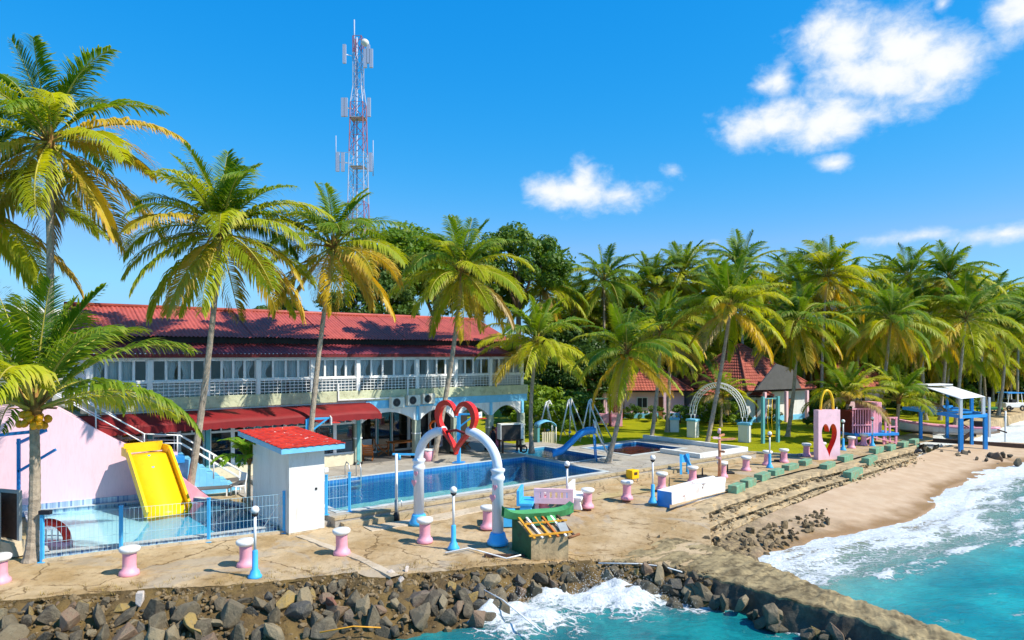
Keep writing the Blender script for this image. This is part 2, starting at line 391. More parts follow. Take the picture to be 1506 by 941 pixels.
def sand_mat():
    m = bpy.data.materials.new('beach_sand'); m.use_nodes = True; N = NT(m.node_tree); b = N.n['Principled BSDF']
    tc = N.new('ShaderNodeTexCoord'); v = tc.outputs['Object']
    at_ = N.new('ShaderNodeAttribute'); at_.attribute_name = 'wet'
    c = N.mix(N.ramp(N.noise(v, 1.2, 5, .6), .3, .7), hx('#b4987a'), hx('#c1a88b'))
    c = N.mix(N.math('MULTIPLY', N.ramp(N.noise(v, 18, 4, .7), .5, .75), .35), c, hx('#a2845f'))
    w = N.math('ADD', at_.outputs['Fac'], N.math('MULTIPLY', N.math('SUBTRACT', N.noise(v, .8, 4, .6), .5), .5))
    w = N.ramp(w, .68, .98); c = N.mix(w, c, hx('#957349'))
    am = N.new('ShaderNodeAttribute'); am.attribute_name = 'mud'; c = N.mix(N.math('MULTIPLY', am.outputs['Fac'], .9), c, N.mix(N.ramp(N.noise(v, 6, 5, .7), .4, .65), hx('#4f432e'), hx('#8d7a55')))
    N.link(c, b.inputs['Base Color'])
    rg = N.math('SUBTRACT', .9, N.math('MULTIPLY', w, .5)); N.link(rg, b.inputs['Roughness'])
    bp = N.new('ShaderNodeBump'); bp.inputs['Strength'].default_value = .5; bp.inputs['Distance'].default_value = .04
    N.link(N.noise(v, 7, 6, .65), bp.inputs['Height']); N.link(bp.outputs[0], b.inputs['Normal'])
    return m
M['sand'] = sand_mat()

def grass_mat():
    m = bpy.data.materials.new('lawn_grass'); m.use_nodes = True; N = NT(m.node_tree); b = N.n['Principled BSDF']
    tc = N.new('ShaderNodeTexCoord'); v = tc.outputs['Object']
    c = N.mix(N.ramp(N.noise(v, .35, 5, .6), .3, .7), (.24, .27, .005), (.36, .34, .006))
    c = N.mix(N.math('MULTIPLY', N.ramp(N.noise(v, 2.5, 6, .7), .5, .75), .6), c, (.17, .22, .006))
    c = N.mix(N.math('MULTIPLY', N.ramp(N.noise(v, .8, 4, .7), .62, .8), .6), c, (.38, .31, .05))
    N.link(c, b.inputs['Base Color']); b.inputs['Roughness'].default_value = .9; b.inputs['Specular IOR Level'].default_value = .1
    bp = N.new('ShaderNodeBump'); bp.inputs['Strength'].default_value = 1; bp.inputs['Distance'].default_value = .08
    N.link(N.noise(v, 14, 5, .75), bp.inputs['Height']); N.link(bp.outputs[0], b.inputs['Normal'])
    return m
M['grass'] = grass_mat()

def rock_mat():
    m = bpy.data.materials.new('sea_rock'); m.use_nodes = True; N = NT(m.node_tree); b = N.n['Principled BSDF']
    tc = N.new('ShaderNodeTexCoord'); v = tc.outputs['Object']; oi = N.new('ShaderNodeObjectInfo')
    rnd = oi.outputs['Random']
    base = N.mix(N.ramp(rnd, .0, .75, False), (.06, .048, .034), (.19, .15, .09))
    base = N.mix(N.ramp(rnd, .62, .64), base, (.28, .22, .13))
    base = N.mix(N.ramp(rnd, .78, .80), base, (.10, .092, .08))
    base = N.mix(N.ramp(rnd, .86, .88), base, (.22, .14, .09))
    base = N.mix(N.ramp(rnd, .93, .95), base, (.34, .23, .07))
    c = N.mix(N.math('MULTIPLY', N.ramp(N.noise(v, 2.2, 6, .65), .4, .7), .6), base, (.22, .185, .12))
    c = N.mix(N.math('MULTIPLY', N.ramp(N.noise(v, 6, 5, .7), .56, .7), .6), c, (.03, .03, .024))
    gz = N.new('ShaderNodeNewGeometry'); sp = N.new('ShaderNodeSeparateXYZ'); N.link(gz.outputs['Position'], sp.inputs[0])
    wetz = N.ramp(N.math('ADD', sp.outputs[2], N.math('MULTIPLY', N.noise(v, 3, 3), .3)), -.35, -.85)
    c = N.mix(N.math('MULTIPLY', wetz, .6), c, (.03, .032, .02))
    N.link(c, b.inputs['Base Color']); N.link(N.math('SUBTRACT', .85, N.math('MULTIPLY', wetz, .45)), b.inputs['Roughness'])
    bp = N.new('ShaderNodeBump'); bp.inputs['Strength'].default_value = .9; bp.inputs['Distance'].default_value = .06
    N.link(N.noise(v, 5, 7, .7), bp.inputs['Height']); N.link(bp.outputs[0], b.inputs['Normal'])
    return m
M['rock'] = rock_mat()

def leaf_mat(name, c0, c1, tip, trans=.35):
    m = bpy.data.materials.new(name); m.use_nodes = True; N = NT(m.node_tree); N.n.clear()
    out = N.new('ShaderNodeOutputMaterial'); b = N.new('ShaderNodeBsdfPrincipled'); t = N.new('ShaderNodeBsdfTranslucent'); mx = N.new('ShaderNodeMixShader')
    oi = N.new('ShaderNodeObjectInfo'); a = N.new('ShaderNodeAttribute'); a.attribute_name = 'along'
    tc = N.new('ShaderNodeTexCoord')
    r = N.math('ADD', N.math('MULTIPLY', oi.outputs['Random'], .7), N.math('MULTIPLY', N.noise(tc.outputs['Object'], 2.5, 3), .6))
    c = N.mix(N.ramp(r, .2, 1.0, False), c0, c1)
    c = N.mix(N.ramp(a.outputs['Fac'], .55, 1.0), c, tip)
    N.link(c, b.inputs['Base Color']); b.inputs['Roughness'].default_value = .52; b.inputs['Specular IOR Level'].default_value = .35
    tr = N.scalecol(c, (1.7, 1.5, .5)); N.link(tr, t.inputs['Color'])
    mx.inputs[0].default_value = trans; N.link(b.outputs[0], mx.inputs[1]); N.link(t.outputs[0], mx.inputs[2]); N.link(mx.outputs[0], out.inputs['Surface'])
    return m
M['fr_green'] = leaf_mat('frond_green', (.065, .16, .012), (.19, .30, .016), (.31, .34, .03), .4)
M['fr_lime'] = leaf_mat('frond_lime', (.22, .31, .014), (.43, .46, .02), (.54, .47, .05), .42)
M['fr_yellow'] = leaf_mat('frond_yellow', (.36, .31, .025), (.58, .42, .03), (.60, .34, .08), .3)
M['fr_dry'] = leaf_mat('frond_dry', (.34, .24, .09), (.45, .33, .14), (.40, .28, .14), .2)
M['fr_bright'] = leaf_mat('young_frond', (.10, .24, .012), (.22, .38, .02), (.26, .38, .03))
M['rachis'] = pm('frond_midrib', (.42, .36, .06), .5, .2, 4)
M['leaf'] = leaf_mat('broad_leaf', (.05, .12, .012), (.13, .23, .02), (.18, .26, .03), .35)
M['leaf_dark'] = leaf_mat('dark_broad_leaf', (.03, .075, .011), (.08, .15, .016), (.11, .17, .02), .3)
M['leaf_bright'] = leaf_mat('bright_broad_leaf', (.10, .20, .012), (.22, .33, .02), (.28, .35, .03), .4)
M['trunk'] = pm('palm_trunk', hx('#a99a88'), .9, .22, 6, 1.0, 26, dirt=hx('#5a4f44'), dirt_amt=.35, dscale=5)
M['bark'] = pm('tree_bark', hx('#66543f'), .9, .25, 5, 1.0, 20)
M['nut_y'] = pm('yellow_coconut', hx('#e2a012'), .45, .2, 6)
M['nut_g'] = pm('green_coconut', hx('#8d8f25'), .45, .25, 6)
M['husk'] = pm('palm_fibre', hx('#8a6636'), .9, .3, 8, .8, 40)

def glass_mat(name, tint, gl=.12, rough=.03, base=.0):
    m = bpy.data.materials.new(name); m.use_nodes = True; N = NT(m.node_tree); N.n.clear()
    out = N.new('ShaderNodeOutputMaterial'); tr = N.new('ShaderNodeBsdfTransparent'); g = N.new('ShaderNodeBsdfGlossy'); mx = N.new('ShaderNodeMixShader')
    tr.inputs['Color'].default_value = (*tint, 1); g.inputs['Roughness'].default_value = rough
    lw = N.new('ShaderNodeFresnel'); lw.inputs['IOR'].default_value = 1.5
    N.link(N.math('ADD', N.math('MULTIPLY', lw.outputs[0], .9), gl, True), mx.inputs[0])
    N.link(tr.outputs[0], mx.inputs[1]); N.link(g.outputs[0], mx.inputs[2]); N.link(mx.outputs[0], out.inputs['Surface'])
    return m
M['glass'] = glass_mat('window_glass', (.82, .85, .85), .03)
M['glass_dark'] = glass_mat('dark_window_glass', (.42, .45, .46), .06)

def pool_water(name, tint, rip=6.0, strength=.35, ior=1.33):
    m = bpy.data.materials.new(name); m.use_nodes = True; N = NT(m.node_tree); N.n.clear()
    out = N.new('ShaderNodeOutputMaterial'); tr = N.new('ShaderNodeBsdfTransparent'); g = N.new('ShaderNodeBsdfGlossy'); mx = N.new('ShaderNodeMixShader')
    tr.inputs['Color'].default_value = (*tint, 1); g.inputs['Roughness'].default_value = .02
    tc = N.new('ShaderNodeTexCoord'); mp = N.new('ShaderNodeMapping'); mp.inputs['Scale'].default_value = (1, 1.6, 1); N.link(tc.outputs['Object'], mp.inputs[0])
    bp = N.new('ShaderNodeBump'); bp.inputs['Strength'].default_value = strength; bp.inputs['Distance'].default_value = .08
    hh = N.math('ADD', N.noise(mp.outputs[0], rip * .25, 3, .5, dist=.8), N.math('MULTIPLY', N.noise(mp.outputs[0], rip, 3, .5, dist=.4), .25))
    N.link(hh, bp.inputs['Height'])
    fr = N.new('ShaderNodeFresnel'); fr.inputs['IOR'].default_value = ior
    N.link(bp.outputs[0], fr.inputs['Normal']); N.link(bp.outputs[0], g.inputs['Normal'])
    N.link(fr.outputs[0], mx.inputs[0]); N.link(tr.outputs[0], mx.inputs[1]); N.link(g.outputs[0], mx.inputs[2]); N.link(mx.outputs[0], out.inputs['Surface'])
    return m
M['pool_water'] = pool_water('pool_water', (.5, .85, .88), 6, .28)
M['kid_water'] = pool_water('paddling_pool_water', (.85, .96, .98), 8, .06, 1.33)

def tile_mat(name, c0, c1, grout, size, patch=None):
    m = bpy.data.materials.new(name); m.use_nodes = True; N = NT(m.node_tree); b = N.n['Principled BSDF']
    tc = N.new('ShaderNodeTexCoord'); br = N.new('ShaderNodeTexBrick'); br.offset = 0
    br.inputs['Scale'].default_value = 1; br.inputs['Brick Width'].default_value = size; br.inputs['Row Height'].default_value = size
    br.inputs['Mortar Size'].default_value = size * .06
    br.inputs['Color1'].default_value = (*c0, 1); br.inputs['Color2'].default_value = (*c1, 1); br.inputs['Mortar'].default_value = (*grout, 1)
    N.link(tc.outputs['Object'], br.inputs['Vector'])
    c = br.outputs['Color']
    if patch:
        mp = N.new('ShaderNodeMapping'); mp.inputs['Scale'].default_value = (.55, 1.5, 1); N.link(tc.outputs['Object'], mp.inputs[0])
        c = N.mix(N.ramp(N.noise(mp.outputs[0], .9, 4, .6, dist=1.2), .43, .56), c, patch)
    N.link(c, b.inputs['Base Color']); b.inputs['Roughness'].default_value = .3
    return m
M['pool_tile'] = tile_mat('blue_pool_tile', (.006, .19, .29), (.008, .23, .34), (.01, .27, .36), .2, (.09, .62, .58))
M['pool_wall'] = tile_mat('blue_pool_wall_tile', (.015, .14, .42), (.025, .2, .5), (.06, .3, .5), .2)
M['kid_tile'] = tile_mat('pale_pool_tile', (.45, .74, .86), (.55, .80, .88), (.5, .7, .8), .25)
M['kid_tile_blue'] = tile_mat('bright_blue_pool_tile', (.04, .42, .72), (.05, .50, .78), (.15, .5, .7), .25)
M['mosaic'] = tile_mat('blue_white_mosaic', (.05, .16, .42), (.55, .70, .80), (.4, .5, .6), .07)

# ------------------------------------------------------------------ the setting: ground, promenade, sea wall, beach, sea
SEA = -1.0
def seaedge():
    pts = [(-420, 960, 0), (-120, 905, 0), (0, 884, 0), (110, 874, 0), (230, 864, 0), (330, 862, 0), (420, 852, 0), (520, 842, 0), (560, 850, -.03), (640, 840, -.05),
           (700, 834, -.06), (760, 830, -.12), (850, 826, -.28), (930, 830, -.30), (1000, 838, -.30), (1050, 846, -.30)]
    return [G(*p) for p in pts]
OUT = seaedge()
def inland():
    pts = [(-420, 832), (-60, 829), (62, 822), (178, 807), (300, 792), (420, 779), (455, 760)]
    return [G(*p) for p in pts] + [UV(9.6, 24.6)] + [UV(u, 24.12) for u in (12, 15, 18, 21, 24, 27, 30, 33)]
# far ground, one sheet to the horizon
gp = [(-3000, 19.2), (-60, 20), (-22, 20.1), (-16, 20.4), (-12, 22), (-8, 23.6), (-4, 26), (3, 30), (12, 36), (17, 39.5), (22, 45), (30, 52), (37, 60), (47, 70), (62, 84), (140, 150), (420, 380), (3000, 2400), (3000, 6000), (-3000, 6000)]
HOLE = [UV(*p) for p in ((10.5, 24.2), (37.9, 24.2), (37.9, 32.9), (30.9, 32.9), (30.9, 36.4), (25.7, 36.4), (25.7, 34.9), (10.5, 34.9))]
bm = bmesh.new()
for loop_ in ([(x, y) for x, y in gp], [(p.x, p.y) for p in HOLE]):
    vs_ = [bm.verts.new((x, y, -.06)) for x, y in loop_]
    for a_, b_ in zip(vs_, vs_[1:] + vs_[:1]): bm.edges.new((a_, b_))
bmesh.ops.triangle_fill(bm, use_beauty=True, use_dissolve=False, edges=bm.edges[:], normal=(0, 0, 1))
me = bpy.data.meshes.new('ground'); bm.to_mesh(me); bm.free(); me.materials.append(M['ground']); link('ground', me)['kind'] = 'structure'

def relief(P, amp, sc, seed, keep=False):
    n = fbm(P[..., 0] * sc, P[..., 1] * sc, 5, seed) - .5
    P[..., 2] += n * amp; return P
P = loft([inland(), [a.lerp(b, .5) for a, b in zip(inland(), OUT)], OUT], 420, 34)
P = relief(P, .06, 1.3, 4); P = relief(P, .05, 6.0, 44)
P[-1, :, 1] += (fbm(P[-1, :, 0] * 1.4, P[-1, :, 0] * 0, 4, 8) - .5) * .25
edge = P[-1].copy()
link('promenade', grid_mesh('promenade', P, M['prom']))['kind'] = 'structure'

# right-hand promenade along the lawn, behind the green kerb blocks
T0px = [(985, 748), (1030, 733), (1065, 724), (1110, 709), (1180, 691), (1222, 683), (1262, 672), (1322, 658), (1350, 652), (1372, 648)]
T0 = [G(*p) for p in T0px]
B0 = [G(*p) for p in [(985, 690), (1030, 684), (1065, 676), (1110, 668), (1180, 667), (1222, 658), (1262, 645), (1322, 638), (1350, 634), (1372, 630)]]
P = loft([B0, T0], 160, 26); P[..., 2] += .006; P = relief(P, .03, 1.3, 5)
link('promenade', grid_mesh('promenade', P, M['prom']))['kind'] = 'structure'
# pale cement strips patched over the promenade
M['strip'] = concrete_ground('pale_cement_patch', hx('#b9a68c'), hx('#96836a'), hx('#c9b9a2'), cracks=False, sc=2)
for pts, w in (([(440, 788), (480, 803), (530, 822), (582, 848)], .3), ([(540, 778), (640, 762), (720, 745)], .9)):
    c_ = resample([G(*p) for p in pts], 40); d_ = np.gradient(c_[:, :2], axis=0); d_ /= np.linalg.norm(d_, axis=1)[:, None]
    wv_ = w / 2 * (.7 + .6 * fbm(c_[:, 0] * 1.5, c_[:, 1] * 1.5, 3, 3))[:, None]
    nn_ = np.stack([-d_[:, 1], d_[:, 0]], -1) * wv_
    P = np.stack([np.c_[c_[:, :2] - nn_, np.full(40, -.05)], np.c_[c_[:, :2] - nn_ * .9, np.full(40, .022)], np.c_[c_[:, :2] + nn_ * .9, np.full(40, .022)], np.c_[c_[:, :2] + nn_, np.full(40, -.05)]])
    link('cement_patch', grid_mesh('cement_patch', P, M['strip'], False))['kind'] = 'structure'

# rubble bank under the promenade edge
low = []
for i, e in enumerate(edge):
    low.append(e)
n_e = len(edge)
tang = np.gradient(edge[:, :2], axis=0); tang /= np.linalg.norm(tang, axis=1)[:, None]
nrm = np.stack([tang[:, 1], -tang[:, 0]], -1)        # seaward
ker = np.ones(41) / 41
nrm = np.stack([np.convolve(np.pad(nrm[:, k], 20, 'edge'), ker, 'valid') for k in range(2)], -1); nrm /= np.linalg.norm(nrm, axis=1)[:, None]
xe = edge[:, 0] / edge[:, 1] * 1000 + 753
wide = np.clip((770 - xe) / 80, 0, 1)                # the rubble slope is longer left of the planter
BD0, BZ0 = np.array([0, .06, .45, .95, 1.7]), np.array([0, -.14, -.45, -.95, -1.6])
BD1, BZ1 = np.array([0, .06, .7, 1.7, 3.4]), np.array([0, -.12, -.34, -.72, -1.4])
def bankrow(k):
    d = BD0[k] * (1 - wide) + BD1[k] * wide; z = BZ0[k] * (1 - wide) + BZ1[k] * wide
    r = edge.copy(); r[:, 0] += nrm[:, 0] * d; r[:, 1] += nrm[:, 1] * d; r[:, 2] = np.minimum(edge[:, 2], 0) * (1 if k == 0 else .3) + z; return r
rows = [bankrow(k) for k in range(5)]
P = loft(rows, 420, 8); P[6:, :, 1] += (fbm(P[6:, :, 0] * 1.6, P[6:, :, 2] * 1.6 + P[6:, :, 1], 4, 12) - .5) * .5; P[8:, :, 2] += (fbm(P[8:, :, 0] * 2, P[8:, :, 1] * 2, 4, 15) - .5) * .35
link('rubble_bank', grid_mesh('rubble_bank', P, M['bank']))['kind'] = 'structure'

# groin
gn = [G(*p) for p in [(880, 828, -.28), (960, 832, -.28), (1050, 848, -.25), (1146, 877, -.25), (1255, 907, -.25), (1338, 939, -.25), (1480, 1000, -.25), (1640, 1080, -.25)]]
gf = [G(*p) for p in [(985, 790, -.22), (1045, 800, -.25), (1104, 819, -.25), (1171, 848, -.25), (1242, 877, -.25), (1312, 898, -.25), (1410, 934, -.25), (1560, 1000, -.25)]]
down = lambda L, dx, dy, z: [Vector((p.x + dx, p.y + dy, z)) for p in L]
P = loft([down(gn, -.5, -.42, -2.0), down(gn, -.22, -.2, -.9), down(gn, -.05, -.05, -.42), gn, gf, down(gf, .06, .06, -.45), down(gf, .25, .3, -1.0), down(gf, .6, .6, -2.0)], 300, 9)
P[..., 2] += (fbm(P[..., 0] * 2.2, P[..., 1] * 2.2, 5, 31) - .5) * .18 + (fbm(P[..., 0] * 7, P[..., 1] * 7, 4, 37) - .5) * .12
w_ = np.ones(P.shape[0]); P[..., 0] += (fbm(P[..., 0] * 1.8 + 9, P[..., 1] * 1.8 + P[..., 2], 4, 33) - .5) * .3
gme = grid_mesh('stone_groin', P, [M['groin'], M['rock']])
mi_ = np.zeros(len(gme.polygons), np.int32); mi_[:24 * 299] = 1; gme.polygons.foreach_set('material_index', mi_)
tag(link('stone_groin', gme), 'long weathered concrete groin running out into the turquoise sea', 'groin')

# stepped sea wall: ledges between the kerb blocks and the sand
def ledge(top_in, top_out, z0, z1, seed, label, rough=.05):
    A = [Vector((p.x, p.y, z0)) for p in top_in]; B = [Vector((p.x, p.y, z0 - .05)) for p in top_out]
    C = [Vector((p.x - .08, p.y + .1, z1)) for p in top_out]
    P = loft([down(A, 0, 0, z0 - .3), A, B, C], 460, 12)
    n = fbm(P[..., 0] * 1.7, P[..., 1] * 1.7, 5, seed) - .5
    R_ = resample(top_out, 460)
    s_ = np.linspace(0, 1, 460) * 40
    bite = np.clip(vnoise(s_ * 1.3, s_ * 0 + seed, seed) - .62, 0, 1) * 1.6 + np.clip(vnoise(s_ * 3.7, s_ * 0 + seed, seed + 3) - .7, 0, 1)   # broken lumps out of the edge
    k0 = 24 - 4
    for k in range(k0, P.shape[0]):
        P[k, :, 2] -= bite * (.22 if k <= 24 else .1) * (1 if k > 22 else .5)
        P[k, :, 1] += bite * .35
    P[10:25, :, 2] += n[10:25] * rough
    P[..., 2] -= .4 * np.clip(1 - np.linspace(0, 1, 460) / .16, 0, 1)
    P[25:, :, 1] += (fbm(P[25:, :, 0] * 4, P[25:, :, 2] * 6, 4, seed + 9) - .5) * .16
    return tag(link('sea_wall_ledge', grid_mesh('sea_wall_ledge', P, M['ledge'])), label, 'sea wall')
E1 = [G(px, py, -.1) for px, py in [(955, 782), (998, 766), (1045, 752), (1085, 738), (1130, 722), (1190, 703), (1230, 694), (1285, 679), (1345, 663)]]
E2 = [G(px, py, -.32) for px, py in [(975, 802), (1010, 786), (1060, 767), (1105, 751), (1150, 735), (1200, 716), (1245, 704), (1300, 687), (1350, 671)]]
E3 = [G(px, py, -.52) for px, py in [(1000, 822), (1035, 803), (1080, 777), (1120, 757), (1165, 740), (1215, 720), (1260, 707), (1305, 692), (1342, 681)]]
T0c = [G(*p) for p in [(940, 760), (985, 748), (1035, 733), (1070, 722), (1120, 706), (1185, 690), (1225, 682), (1280, 668), (1348, 653)]]
ledge(T0c, E1, -.06, -.36, 51, 'top ledge of the worn stone sea wall below the green kerb blocks')
ledge(E1, E2, -.29, -.58, 57, 'middle ledge of the worn stone sea wall with rubble in its joints')
ledge(E2, E3, -.49, -1.0, 63, 'bottom ledge of the worn stone sea wall along the beach sand')

# beach
bu = [G(px, py, -.5) for px, py in [(1050, 800), (1090, 776), (1140, 752), (1190, 733), (1240, 714), (1300, 692), (1340, 676), (1390, 655), (1450, 650), (1530, 652)]]
bw = [G(px, py, -.95) for px, py in [(1090, 826), (1150, 806), (1215, 787), (1265, 780), (1340, 764), (1372, 745), (1388, 718), (1450, 697), (1498, 682), (1580, 665)]]
bd = [b + (b - a).normalized() * 3.5 + Vector((0, 0, -1.0)) for a, b in zip(bu, bw)]
P = loft([bu, bw, bd], 260, 40)
P[..., 2] += (fbm(P[..., 0] * .6, P[..., 1] * .6, 4, 71) - .5) * .10
wet = np.repeat((np.arange(P.shape[0]) / 40.0)[:, None], P.shape[1], 1)
sx_ = np.linspace(0, 1, P.shape[1])[None, :]; mud = np.clip(1.25 - sx_ / .17 - np.clip(wet - .75, 0, 1) * 2.0 + (fbm(P[..., 0] * 1.5, P[..., 1] * 1.5, 4, 75) - .5) * .9, 0, 1)
P[..., 2] += mud * .12 * fbm(P[..., 0] * 3, P[..., 1] * 3, 4, 77)
BEACH = P.reshape(-1, 3).copy()
link('beach', grid_mesh('beach', P, M['sand'], attrs={'wet': wet, 'mud': mud}))['kind'] = 'structure'
BW = resample(bw, 200)

# far sea wall and path to the right
fw = [G(px, py, -.1) for px, py in [(1418, 636), (1450, 622), (1480, 613), (1520, 603), (1640, 583)]]
fb = [G(px, py, .0) for px, py in [(1400, 626), (1440, 612), (1480, 602), (1520, 594), (1640, 575)]]
P = loft([fb, fw, down(fw, .1, -.15, -1.4)], 120, 10); P[..., 2] += (fbm(P[..., 0], P[..., 1], 4, 5) - .5) * .15
tag(link('sea_wall_ledge', grid_mesh('sea_wall_ledge', P, M['ledge'])), 'low rough sea wall beyond the outrigger boat shelter', 'sea wall')

# lawn
lp = [UV(25.7, 36.45), UV(30.95, 36.45), UV(30.95, 32.98), UV(37.98, 32.98), UV(37.98, 25.2)] + [G(*p) for p in [(1075, 665.5), (1172, 671.5), (1200, 668), (1238, 655), (1330, 640), (1400, 622), (1445, 604), (1500, 594), (1640, 573)]]
lp = [(p.x, p.y) for p in lp] + [(150, 120), (150, 260), (-10, 260), (-8, 60)]
lc = (18, 60)
# triangulated from the outline so that it can undulate
bm = bmesh.new(); bm.faces.new([bm.verts.new((x, y, .045)) for x, y in lp]); bmesh.ops.triangulate(bm, faces=bm.faces[:])
bmesh.ops.subdivide_edges(bm, edges=bm.edges[:], cuts=3, use_grid_fill=True)
me = bpy.data.meshes.new('lawn'); bm.to_mesh(me); bm.free(); me.materials.append(M['grass'])
link('lawn', me)['kind'] = 'structure'

# sea
def sea_mat():
    m = bpy.data.materials.new('sea_water'); m.use_nodes = True; N = NT(m.node_tree); b = N.n['Principled BSDF']
    tc = N.new('ShaderNodeTexCoord'); v = tc.outputs['Object']
    fo = N.new('ShaderNodeAttribute'); fo.attribute_name = 'foam'; sh = N.new('ShaderNodeAttribute'); sh.attribute_name = 'shallow'
    deep = N.mix(N.ramp(N.noise(v, .35, 4, .6), .35, .7), (.004, .19, .23), (.015, .35, .36))
    dp = N.new('ShaderNodeAttribute'); dp.attribute_name = 'deep'
    deep = N.mix(N.math('MULTIPLY', dp.outputs['Fac'], .8), deep, N.mix(N.ramp(N.noise(v, .8, 4, .6), .4, .65), (.004, .10, .12), (.01, .22, .22)))
    c = N.mix(N.ramp(sh.outputs['Fac'], .15, .85), deep, (.17, .27, .22))
    c = N.mix(N.ramp(sh.outputs['Fac'], .75, 1.1), c, (.33, .27, .17))
    mp = N.new('ShaderNodeMapping'); mp.inputs['Scale'].default_value = (1, 2.0, 1); mp.inputs['Rotation'].default_value = (0, 0, R(-28)); N.link(v, mp.inputs[0])
    vo = N.new('ShaderNodeTexVoronoi'); vo.feature = 'DISTANCE_TO_EDGE'; vo.inputs['Scale'].default_value = 1.9
    wv = N.new('ShaderNodeVectorMath'); wv.operation = 'ADD'; N.link(mp.outputs[0], wv.inputs[0])
    nn = N.new('ShaderNodeTexNoise'); nn.inputs['Scale'].default_value = 2.0; nn.inputs['Detail'].default_value = 6; N.link(v, nn.inputs['Vector']); N.link(nn.outputs['Color'], wv.inputs[1]); N.link(wv.outputs[0], vo.inputs['Vector'])
    lace = N.math('SUBTRACT', 1.0, N.ramp(vo.outputs['Distance'], .0, .16))
    fn = N.noise(mp.outputs[0], 7, 6, .7)
    k = N.math('ADD', N.math('ADD', N.math('MULTIPLY', fo.outputs['Fac'], 1.9), N.math('MULTIPLY', lace, .35)), N.math('MULTIPLY', N.math('SUBTRACT', fn, .5), 1.2))
    k = N.ramp(k, .62, 1.0)
    k = N.math('MULTIPLY', k, N.ramp(fo.outputs['Fac'], .02, .15))
    c = N.mix(k, c, N.mix(N.ramp(N.noise(mp.outputs[0], 5, 5, .7), .35, .65), (.52, .58, .60), (.76, .78, .79)))
    N.link(c, b.inputs['Base Color'])
    N.link(N.math('ADD', .06, N.math('MULTIPLY', k, .7)), b.inputs['Roughness'])
    b.inputs['IOR'].default_value = 1.33; b.inputs['Specular IOR Level'].default_value = .5
    bp = N.new('ShaderNodeBump'); bp.inputs['Strength'].default_value = .8; bp.inputs['Distance'].default_value = .10
    h = N.math('ADD', N.noise(mp.outputs[0], 2.2, 5, .62, dist=.5), N.math('MULTIPLY', N.noise(mp.outputs[0], 9, 4, .6), .28))
    h = N.math('ADD', h, N.math('MULTIPLY', k, N.math('ADD', .3, N.math('MULTIPLY', N.noise(v, 12, 5, .7), .9))))
    N.link(h, bp.inputs['Height']); N.link(bp.outputs[0], b.inputs['Normal'])
    return m
M['sea'] = sea_mat()
def axis(segs):
    out = []
    for a, b, d in segs: out += list(np.arange(a, b, d))
    return np.array(out + [segs[-1][1]])
ax_ = axis([(-3000, -300, 300), (-300, -30, 30), (-30, -8, 2), (-8, 34, .11), (34, 60, .4), (60, 200, 5), (200, 4000, 200)])
ay_ = axis([(-3000, -200, 200), (-200, 0, 20), (0, 12, 2), (12, 46, .11), (46, 80, .4), (80, 200, 8), (200, 3000, 200)])
X, Y = np.meshgrid(ax_, ay_)
near = ((X > -9) & (X < 62) & (Y > 11) & (Y < 90))
# signed distance seaward of the beach waterline
def dist_poly(X, Y, L):
    best = np.full(X.shape, 1e9); side = np.zeros(X.shape)
    for a, b in zip(L[:-1], L[1:]):
        dx, dy = b[0] - a[0], b[1] - a[1]; q = dx * dx + dy * dy + 1e-12
        t = np.clip(((X - a[0]) * dx + (Y - a[1]) * dy) / q, 0, 1)
        ex, ey = X - (a[0] + t * dx), Y - (a[1] + t * dy); d = np.hypot(ex, ey)
        sd_ = np.sign((X - a[0]) * dy - (Y - a[1]) * dx)
        u = d < best; best[u] = d[u]; side[u] = sd_[u]
    return best * side
xs, ys = X[near], Y[near]
D = dist_poly(xs, ys, resample(bw, 40))                  # + = seaward (right of the line)
gl = resample([(a + b) / 2 for a, b in zip(gn, gf)], 30)
Dg = dist_poly(xs, ys, gl)                               # + = camera side of the groin? sign fixed below
eL = edge[::10]
De = dist_poly(xs, ys, eL)
warp = (fbm(xs * .45, ys * .45, 4, 81) - .5) * 3.4
streak = fbm((xs * .81 + ys * .58) * .55, (-xs * .58 + ys * .81) * 1.9, 5, 85)
f = np.zeros_like(xs)
beachside = np.where(D > -2, 1, 0) * (Dg < 0)
Dw = D + warp * .55
f1 = np.clip(1.15 - Dw / 3.3, 0, 1.1); f1 = np.clip(1.15 - Dw / 4.2, 0, 1.1) * (.14 + 1.0 * streak) + np.clip(.32 - Dw / 1.4, 0, .4)
band2 = np.exp(-((Dw - 3.9) / .55) ** 2) * np.clip((streak - .42) * 4, 0, 1) * .6
f1 = np.maximum(f1, band2)
f = np.where(Dg < 0, f1, 0)
# surf against the rocks in front of the promenade
bx0 = G(860, 880, SEA)
bx1 = G(760, 912, SEA)
r1 = np.minimum(np.hypot((xs - bx0.x) / 3.3, (ys - bx0.y) / 1.9), np.hypot((xs - bx1.x) / 2.2, (ys - bx1.y) / 1.5))
front = np.clip(1.2 - r1 + (fbm(xs * 1.1, ys * 1.1, 4, 111) - .5) * .9, 0, 1) * (.2 + 1.0 * streak)
wall = np.clip(1.0 - np.abs(np.abs(Dg) - .9) / .55, 0, 1) * np.clip((fbm(xs * 1.2, ys * 1.2, 4, 91) - .42) * 3, 0, .8)
wall2 = np.clip(1.0 - (np.abs(De) - .9) / 1.1, 0, 1) * (.1 + .85 * streak)
f = np.maximum(f, np.maximum(wall, np.where(Dg > 0, np.maximum(front, wall2), 0)))
white = np.clip((vnoise(xs * .7 + ys * .5, -xs * .9 + ys * 2.2, 99) - .86) * 5, 0, .5)
f = np.maximum(f, white * .6)
foam = np.zeros_like(X); foam[near] = f
shal = np.zeros_like(X); shal[near] = np.where(Dg < 0, np.clip(1.15 - (D + warp * .3) / 6.0, 0, 1.1), np.clip(.4 - r1 * .15, 0, .3))
